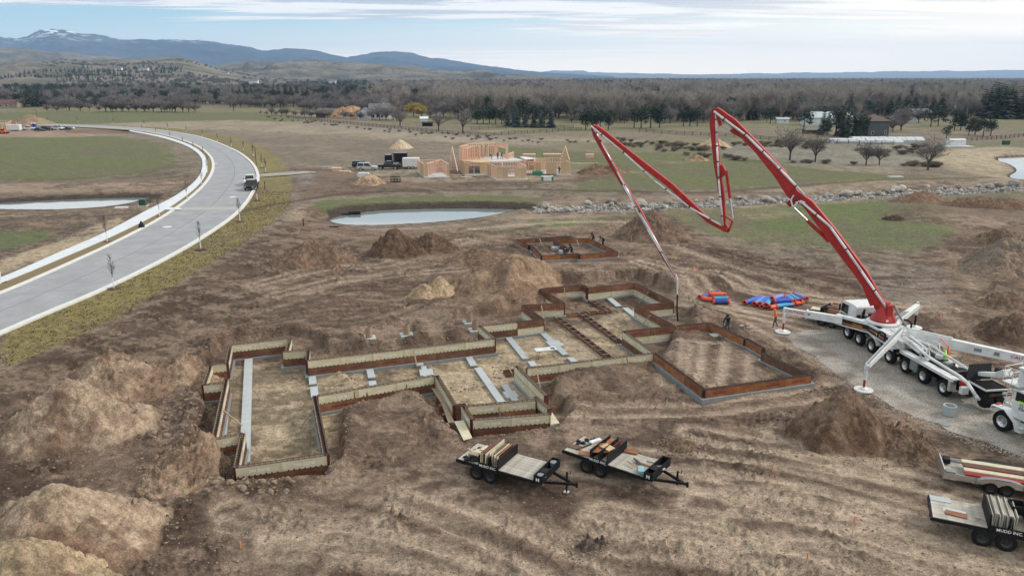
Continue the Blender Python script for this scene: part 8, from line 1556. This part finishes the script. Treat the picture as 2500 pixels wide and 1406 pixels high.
# trees with trunk and crown of their own: the near bare ones
def tree_parts(px, py, H, seed, label, spread=.62, twm=M_TWIG, trunk=.3, dens=1.2, limbs=5, up=.3, start=.22, group='single bare trees'):
    T, Tw = bare_tree(seed, H, spread, trunk, limbs, dens, up, start, .026); g = G(px, py); r = empty('bare_tree', (g[0], g[1], th(*g)), 0, label, 'tree', group); T.build('trunk', M_BARK, r); Tw.build('crown', twm, r)
for a in ((1928,392,9.6,31,'tall bare tree standing left of the greenhouses'), (1990,396,8.0,32,'bare forked tree right of the tall one before the greenhouses'), (2114,404,6.6,33,'small dark bare tree below the greenhouses'), (2146,404,5.6,34,'thin bare tree next to the small dark one below the greenhouses'), (2265,416,8.4,35,'spreading bare tree at the foot of the sandy bank'), (1071,320,8.8,36,'rounded bare tree at the left of two by the paddock'), (1130,326,11.0,37,'larger bare tree at the right of two by the paddock'), (977,310,9.5,38,'bare tree before the white farmhouse'), (571,272,10,39,'bare tree at the right end of the far tree row')): tree_parts(*a)
# saplings with white wraps along the road
def sapling_mesh(seed):
    rs_ = random.Random(seed); T = MB(); T.tube((0, 0, 1.15), (0, 0, 2.6), .035, .02, 6, cap=False); T.tube((0, 0, 2.6), (.05, .02, 3.7), .02, .008, 5, cap=False); Tw = MB()
    for k in range(26):
        z = rs_.uniform(1.35, 3.4); a = rs_.uniform(0, 6.28); L_ = (3.9 - z) * .36 + .15; p = Vector((0, 0, z)); d = Vector((math.cos(a) * .55, math.sin(a) * .55, 1)).normalized(); q = p + d * L_; Tw.tube(p, q, .014, .006, 3, cap=False)
        for _ in range(3): Tw.tube(p + d * L_ * rs_.uniform(.3, .9), p + d * L_ * rs_.uniform(.3, .9) + Vector((rs_.uniform(-1, 1), rs_.uniform(-1, 1), 1.4)).normalized() * .35, .009, .005, 3, cap=False)
    return T.mesh('stem', M_BARK), Tw.mesh('twigs', M_TWIG if 0 else M_BARK)
SAP = [sapling_mesh(s) for s in (1, 2, 3)]; wm = MB(); wm.tube((0, 0, -.05), (0, 0, 1.2), .06, .05, 8); WR = wm.mesh('trunk_wrap', M_WRAP)
mm = MB(); mm.lathe([(0, .06), (.5, .03), (.7, -.05)], 14); MU = mm.mesh('mulch_ring', mat('bark_mulch', (.09, .045, .03), .95, bump=.3))
SPL = [(278,703,1.),(490,607,1.),(586,540,1.),(4,690,1.),(262,591,.95),(390,529,.95),(457,486,.9),(493,453,.9),(507,424,.85),(506,404,.8),(497,385,.8),(473,371,.8),(447,353,.7),(416,340,.7),(381,329,.7),(347,321,.7),(628,488,1.),(649,421,.9),(640,409,.9),(619,383,.9),(595,369,.8),(565,358,.8),(531,347,.8),(495,335,.8),(455,325,.8),(410,318,.8),(352,309,.8),(278,303,.8),(190,300,.8),(118,299,.8)]
for i, (x, y, s) in enumerate(SPL):
    g = G(x, y); w_ = 'on the outer verge' if x in (278, 490, 586, 628, 649, 640, 619, 595, 565, 531, 495, 455, 410, 352, 190, 118) or i in (0,) else 'in the inner planting strip'
    r = empty('sapling', (g[0], g[1], -.02 if 'outer' in w_ else .05), i * 1.3, f'leafless young street tree with white trunk wrap {w_}', 'sapling', 'young street trees along the curved road'); r.scale = (s, s, s)
    if i == 0: r['label'] = 'nearest leafless street tree with white trunk wrap on the outer verge'
    if i == 1: r['label'] = 'second nearest leafless street tree on the outer verge'
    if i == 2: r['label'] = 'leafless street tree on the outer verge where the dark track meets the road'
    if i == 3: r['label'] = 'white wrapped sapling cut by the left edge of the frame'
    for me_ in (*SAP[i % 3], WR, MU): o = bpy.data.objects.new(me_.name.split('.')[0], me_); link(o, r)
# conifers and other trees that can be told apart
CL = []
def row(kind, lst): CL.extend((kind, *a) for a in lst)
row('C', [(2008,330,11),(2055,333,13),(2070,335,12),(2020,322,9),(2083,332,10)]); row('R', [(1962,318,10),(2040,331,11),(2098,332,9),(2060,330,9)])
row('S', [(1240,309,8.5),(1262,311,8.8),(1283,310,8),(1303,311,7.8),(1322,311,8.5),(1345,312,9.5),(1254,306,8)]); row('R', [(1165,302,9.5),(1180,303,9),(1195,302,8.5),(1210,303,9),(1225,304,8),(1150,299,8),(1268,300,12),(1300,300,10),(1330,302,9)])
row('R', [(1430,317,9),(1445,318,9.5),(1465,318,9),(1485,318,8.5),(1548,312,9.5),(1565,313,10),(1588,313,10.5),(1610,313,9.5),(1668,309,8.5),(1684,309,10),(1702,309,9),(1750,308,8),(1872,300,7),(1880,302,8)])
row('C', [(586,247,14),(600,248,15),(615,248,15),(632,247,13),(668,246,14),(682,246,15),(698,247,15.5),(712,247,15),(726,247,14.5),(740,247,13),(755,246,12),(765,247,10),(905,232,14),(935,236,13),(950,236,12),(1066,263,11),(1188,262,10),(1225,262,9),(1265,260,9)])
row('C', [(2110,268,13),(2125,268,11),(2155,268,12),(2172,285,12),(2190,284,13),(2210,283,12),(2232,283,13),(2255,282,12),(2275,282,12),(2298,282,13),(2130,250,14),(2350,235,18),(2200,262,15),(2222,262,16),(2245,262,15),(2268,264,16),(2290,262,17),(2400,284,16),(2422,284,19),(2442,285,18),(2462,285,19),(2484,285,17),(1860,262,11),(1880,262,12),(1905,260,11),(1800,258,11),(1590,258,12),(1480,252,13),(1495,252,13),(1460,254,12),(2375,232,12),(2412,288,17),(2432,290,19),(2450,291,18),(2470,290,17),(2492,291,16),(2350,308,10),(2390,265,16),(2520,275,20),(2330,262,12)]); row('R', [(2272,310,10),(2290,308,9),(2330,318,9),(2345,318,8),(2380,330,7),(2400,333,8),(2365,330,6),(2418,333,7),(2310,338,5)])
row('R', [(160,262,7),(108,258,9),(120,260,8),(190,262,7),(200,262,8),(235,262,7),(245,263,7.5),(272,263,7),(300,260,9),(345,262,7)]); row('C', [(72,255,14),(78,254,13),(140,248,10),(178,250,10),(215,252,9),(240,225,12),(405,222,14),(412,224,12),(280,228,9)])
row('C', [(140,180,9),(60,187,9),(90,188,8),(240,176,8),(266,172,9),(300,175,8)])
row('W', [(1010,284,10),(1030,287,8),(1530,268,9.5),(1515,268,8),(8,225,11),(45,245,9),(1700,225,10)])
nm_ = {'C': ('conifer', PR_C, 12, 'dark green pointed conifer', 'conifer'), 'S': ('spruce', PR_S, 9, 'blue green spruce', 'spruce'), 'R': ('pine_tree', PR_R, 9, 'dark rounded pine', 'pine tree'), 'W': ('willow', PR_W, 10, 'yellow twigged willow', 'willow')}
for i, (k, x, y, h) in enumerate(CL):
    n_, pm_, bh, lb, ct = nm_[k]; pl = 'in the far left wood' if x < 450 else 'in the dark group left of centre' if x < 800 else 'near the white farmhouse' if x < 1100 else 'in the row behind the paddock' if x < 1400 else 'in the row behind the boom' if x < 1920 else 'beside the slate house' if x < 2105 else 'in the wood at the right'
    at = None
    if y < 200: d_ = ray(x, y); Y_ = 1750.; at = (d_[0] / d_[1] * Y_, Y_, HILL_B[1](d_[0] / d_[1] * Y_, Y_))
    s_ = 1 if at is None else 2.0; fat_ = 1.75 if (k == 'C' and y < 293 and at is None) else 1.15
    put(pm_, x, y, h * s_, bh, n_, f'{lb} {pl}', ct, 'evergreens ' + pl if k != 'W' else 'willows', i, at, fat_)
# bare trees one by one (the nearest), then the wood as a mass
rs = np.random.RandomState(42); cand = []
def edge_y(px): return np.interp(px, [-400,0,300,700,760,880,1000,1100,1400,1500,1700,1900,2000,2150,2300,2500,2900], [268,268,268,268,276,281,288,292,298,300,300,296,300,290,285,292,292])
for _ in range(60000):
    Y_ = 300 + 3600 * rs.rand() ** 1.6; X_ = rs.uniform(-.95, .95) * Y_
    px = 1250 + F * X_ / (Y_ * math.cos(PITCH) + CH * math.sin(PITCH)); c_ = Y_ * math.sin(PITCH) - CH * math.cos(PITCH); py = 703 - F * c_ / (Y_ * math.cos(PITCH) + CH * math.sin(PITCH))
    if py < edge_y(px) - 1.0 - 11 * vn(np.array(px * .021), np.array(3.3), 7) ** 2: cand.append((X_, Y_, px, py))
cand = np.array(cand); clump = fbm(cand[:, 0] * .012, cand[:, 1] * .012, 3, 90); keep = (clump > .43) | (cand[:, 1] > 900) & (rs.rand(len(cand)) < .35); cand = cand[keep]
# thin out close ones
key = {}; sel = []
for c_ in cand:
    cell = 5.5 if c_[1] < 700 else 8 if c_[1] < 1400 else 14; kk = (int(c_[0] / cell), int(c_[1] / cell), cell)
    if kk in key: continue
    key[kk] = 1; sel.append(c_)
sel = np.array(sel); hb = np.array([0 if x < 640 else 0 for x in sel[:, 2]]); lim = np.where(sel[:, 2] < 700, 1250, 4000); sel = sel[sel[:, 1] < lim]
sel = sel[np.argsort(sel[:, 1])]
ROWT = [(x, y + rs.randn() * .8, 8.5) for x, y in zip(np.r_[np.linspace(255, 470, 22), np.linspace(120, 240, 6)], np.r_[np.full(22, 273.), np.full(6, 272.)])] + [(x, 283 + (x - 700) * .05, 4.5) for x in np.linspace(640, 880, 26)] + [(x, y, 7) for x, y in ((905,293),(918,294),(936,294),(955,293),(968,296),(885,292),(2030,318),(2148,322),(2165,318),(2180,322),(2195,320),(2110,314))] + [(x, 300, 7.5) for x in (1400, 1412, 1510, 1522, 1535, 1632, 1645, 1722, 1735, 1760, 1790, 2170, 2190, 2215, 2232, 2245)]
for i, (x, y, h) in enumerate(ROWT):
    g = G(x, y); kind = PR_M if i % 2 else PR_B; put(kind, x + rs.randn() * 5, y + rs.randn() * .7, h * rs.uniform(.5, 1.35), 9 if i % 2 else 11, 'bare_tree', 'leafless tree in the row along the field edge at the left' if x < 500 else 'low leafless orchard tree beside the barn track' if x < 900 else 'leafless grey tree at the edge of the wood', 'tree', 'leafless trees at the field edges', i, sx=1.15)
def kindof(x, y, px, r):
    n_ = float(fbm(np.array([x * .008]), np.array([y * .008]), 2, 77)[0])
    if px > 900 and r < (.55 if n_ > .48 else .2): return 'P'
    return 'M' if n_ < .47 else 'B'
rr2 = rs.rand(len(sel)); kd = [kindof(s[0], s[1], s[2], r) for s, r in zip(sel, rr2)]
KM = {'P': ('poplar', PR_P, 17, (10, 17), 'tall pale leafless poplar in the wood', 'poplar'), 'M': ('bare_tree', PR_M, 9, (7, 11), 'mauve brown leafless tree in the wood', 'tree'), 'B': ('bare_tree', PR_B, 11, (8, 13), 'grey brown leafless tree in the wood', 'tree')}
NI = {'P': 0, 'B': 0, 'M': 0}; mass = {}
for i, s in enumerate(sel):
    k = kd[i]; n_, pm_, bh, (h0, h1), lb, ct = KM[k]; cl_ = float(fbm(np.array([s[0] * .02]), np.array([s[1] * .02]), 2, 55)[0]); h = (h0 + (h1 - h0) * rs.rand()) * (.40 + .80 * cl_ * (1.15 if s[2] > 900 else .8)) * rs.uniform(.62, 1.4); h = min(h, 14.5 if s[1] < 1500 else 11.); 
    if NI[k] < (130 if k == 'P' else 110): NI[k] += 1; put(pm_, 0, 0, h, bh, n_, lb + (' at the left' if s[2] < 800 else ' at the centre' if s[2] < 1700 else ' at the right'), ct, 'leafless trees of the wood', i, (s[0], s[1]), 1.15)
    else: mass.setdefault((k, i % len(pm_)), []).append((s[0], s[1], th(s[0], s[1]) if s[1] < 800 else 0., h / bh))
rc = rs.rand(len(sel)); con = [(s[0] + 3, s[1] + 2, 0., rs.uniform(.7, 1.15)) for s, r in zip(sel, rc) if r < ((.08 if s[1] < 900 else .22) * (2.2 if float(fbm(np.array([s[0] * .004]), np.array([s[1] * .004]), 2, 99)[0]) > .5 else .35))]
mass[('C', 0)] = con[::2]; mass[('R', 0)] = [(a, b, c, d * 1.2) for a, b, c, d in con[1::2]]
def scatter(name, pts, proto, label, sxy=1.2):
    me_ = bpy.data.meshes.new(name); me_.from_pydata([p[:3] for p in pts], [], []); at = me_.attributes.new('sc', 'FLOAT', 'POINT'); at.data.foreach_set('value', [p[3] for p in pts]); o = bpy.data.objects.new(name, me_); link(o); tag(o, label, None, None, 'stuff')
    ng = bpy.data.node_groups.new(name, 'GeometryNodeTree'); ng.interface.new_socket('Geometry', in_out='INPUT', socket_type='NodeSocketGeometry'); ng.interface.new_socket('Geometry', in_out='OUTPUT', socket_type='NodeSocketGeometry')
    n = ng.nodes; l = ng.links; gi = n.new('NodeGroupInput'); go = n.new('NodeGroupOutput'); ip = n.new('GeometryNodeInstanceOnPoints'); oi = n.new('GeometryNodeObjectInfo'); oi.inputs['Object'].default_value = proto; oi.inputs['As Instance'].default_value = True
    na = n.new('GeometryNodeInputNamedAttribute'); na.data_type = 'FLOAT'; na.inputs['Name'].default_value = 'sc'; rv = n.new('FunctionNodeRandomValue'); rv.data_type = 'FLOAT'; rv.inputs[3].default_value = 6.28
    cx = n.new('ShaderNodeCombineXYZ'); l.new(rv.outputs[1], cx.inputs[2]); cs = n.new('ShaderNodeCombineXYZ'); mu = n.new('ShaderNodeMath'); mu.operation = 'MULTIPLY'; mu.inputs[1].default_value = sxy; l.new(na.outputs['Attribute'], mu.inputs[0]); l.new(mu.outputs[0], cs.inputs[0]); l.new(mu.outputs[0], cs.inputs[1]); l.new(na.outputs['Attribute'], cs.inputs[2])
    l.new(gi.outputs[0], ip.inputs['Points']); l.new(oi.outputs['Geometry'], ip.inputs['Instance']); l.new(cx.outputs[0], ip.inputs['Rotation']); l.new(cs.outputs[0], ip.inputs['Scale']); l.new(ip.outputs[0], go.inputs[0])
    md = o.modifiers.new('scatter', 'NODES'); md.node_group = ng; return o
PROTO = {}
for o in list(COL.objects):
    if o.type == 'MESH' and o.data.name not in PROTO: PROTO[o.data.name] = o
def plain(me_):
    """the individually placed tree that lends its mesh to the mass of the wood"""
    return PROTO.get(me_.name)
LBM = {'P': 'mass of pale poplars in the far wood', 'M': 'mass of mauve brown leafless trees in the far wood', 'B': 'mass of grey brown leafless trees in the far wood', 'C': 'dark pointed evergreens sprinkled through the far wood', 'R': 'dark rounded evergreens sprinkled through the far wood'}
nsct = 0
for (k, j), pts_ in mass.items():
    me_ = {'P': PR_P, 'M': PR_M, 'B': PR_B, 'C': PR_C, 'R': PR_R}[k][j]; pr_ = plain(me_)
    if pr_ is None: continue
    scatter('woodland', pts_, pr_, LBM[k] + ('' if j == 0 else ', second part' if j == 1 else ', third part')); nsct += len(pts_)
# foothill scrub and slope trees
HCL = [(ray(x, y)[0] / ray(x, y)[1] * Y_, Y_) for x, y, Y_ in ((75,188,1750),(120,186,1760),(160,178,1850),(255,175,1900),(300,172,1900),(340,172,1910),(275,196,1740),(330,194,1760))]
ht = []; hc2 = []
for _ in range(5200):
    Y_ = rs.uniform(1300, 2500); X_ = rs.uniform(-.85, -.28) * Y_; n_ = float(fbm(np.array([X_ * .006]), np.array([Y_ * .006]), 2, 44)[0])
    z_ = HILL_B[1](X_, Y_)
    if z_ < -2: continue
    hx_ = min(math.hypot(X_ - cx_, (Y_ - cy_) * .4) for cx_, cy_ in HCL)
    if hx_ < 75 and rs.rand() < .8: hc2.append((X_, Y_, z_ - .5, rs.uniform(.5, 1.0)))
    elif n_ > .62 and rs.rand() < .6: ht.append((X_, Y_, z_ - .5, rs.uniform(.6, 1.0)))
scatter('hillside_conifers', hc2, plain(PR_C[0]), 'dark evergreens clustered round the houses on the foothill'); scatter('hillside_brush', ht, plain(PR_M[0]), 'leafless scrub on the foothill')
# brush field right of centre
sh = []; 
for _ in range(900):
    px, py = rs.uniform(1480, 2300), rs.uniform(338, 408); 
    if py > np.interp(px, [1480,1700,1900,2100,2300], [352,384,398,404,412]) or py < np.interp(px, [1480,1700,1900,2300], [340,342,348,358]): continue
    g = G(px, py); n_ = float(fbm(np.array([g[0] * .05]), np.array([g[1] * .05]), 2, 12)[0])
    if n_ > .43: sh.append((g[0], g[1], th(*g), rs.uniform(.35, .8)))
for _ in range(70): px = rs.uniform(640, 1450); py = np.interp(px, [640,900,1100,1300,1450], [285,315,333,345,352]) + rs.randn() * 3; g = G(px, py); sh.append((g[0], g[1], th(*g), rs.uniform(.25, .55)))
s0 = put(PR_SH, 2230, 400, 1.8, 3, 'shrub', 'leafless grey shrub beside the spreading bare tree', 'shrub', None, 0); scatter('brush', sh, s0, 'low leafless brush covering the rough field before the greenhouses')
# dry grass tufts on the verge
n_ = 26000; lo = VERGE.min(0); hi = VERGE.max(0); q = np.stack([rs.uniform(lo[0], hi[0], n_ * 3), rs.uniform(lo[1], 150, n_ * 3)], 1); q = q[(poly_sd(q[:, 0], q[:, 1], VERGE) < .5) & (poly_sd(q[:, 0], q[:, 1], ROADPOLY) > .9)][:n_]
def tufts(name, q, size, m, label):
    n = len(q); a = rs.rand(n, 4) * 6.28; z = terrain(q[:, 0], q[:, 1]); V_ = []; 
    base = np.stack([q[:, 0], q[:, 1], z], 1)[:, None, :]; an = a[..., None]; r = size * (.5 + rs.rand(n, 4, 1)); dx = np.concatenate([np.cos(an), np.sin(an), np.zeros_like(an)], -1); nx2 = np.concatenate([-np.sin(an), np.cos(an), np.zeros_like(an)], -1)
    p0 = base + dx * r * .2 - nx2 * r * .22; p1 = base + dx * r * .2 + nx2 * r * .22; p2 = base + dx * r * .9 + np.array([0, 0, 1]) * r * .8
    V_ = np.stack([p0, p1, p2], 2).reshape(-1, 3); me_ = np_mesh(name, V_, np.arange(len(V_)).reshape(-1, 3), m, False); o = bpy.data.objects.new(name, me_); link(o); return tag(o, label, None, None, 'stuff')
M_TUF = mat('dry_grass', (.065, .078, .026), .95, scale=.8, col2=(.33, .235, .105)); tufts('verge_grass', q, .17, M_TUF, 'tufts of yellow and green dry grass on the road verge')
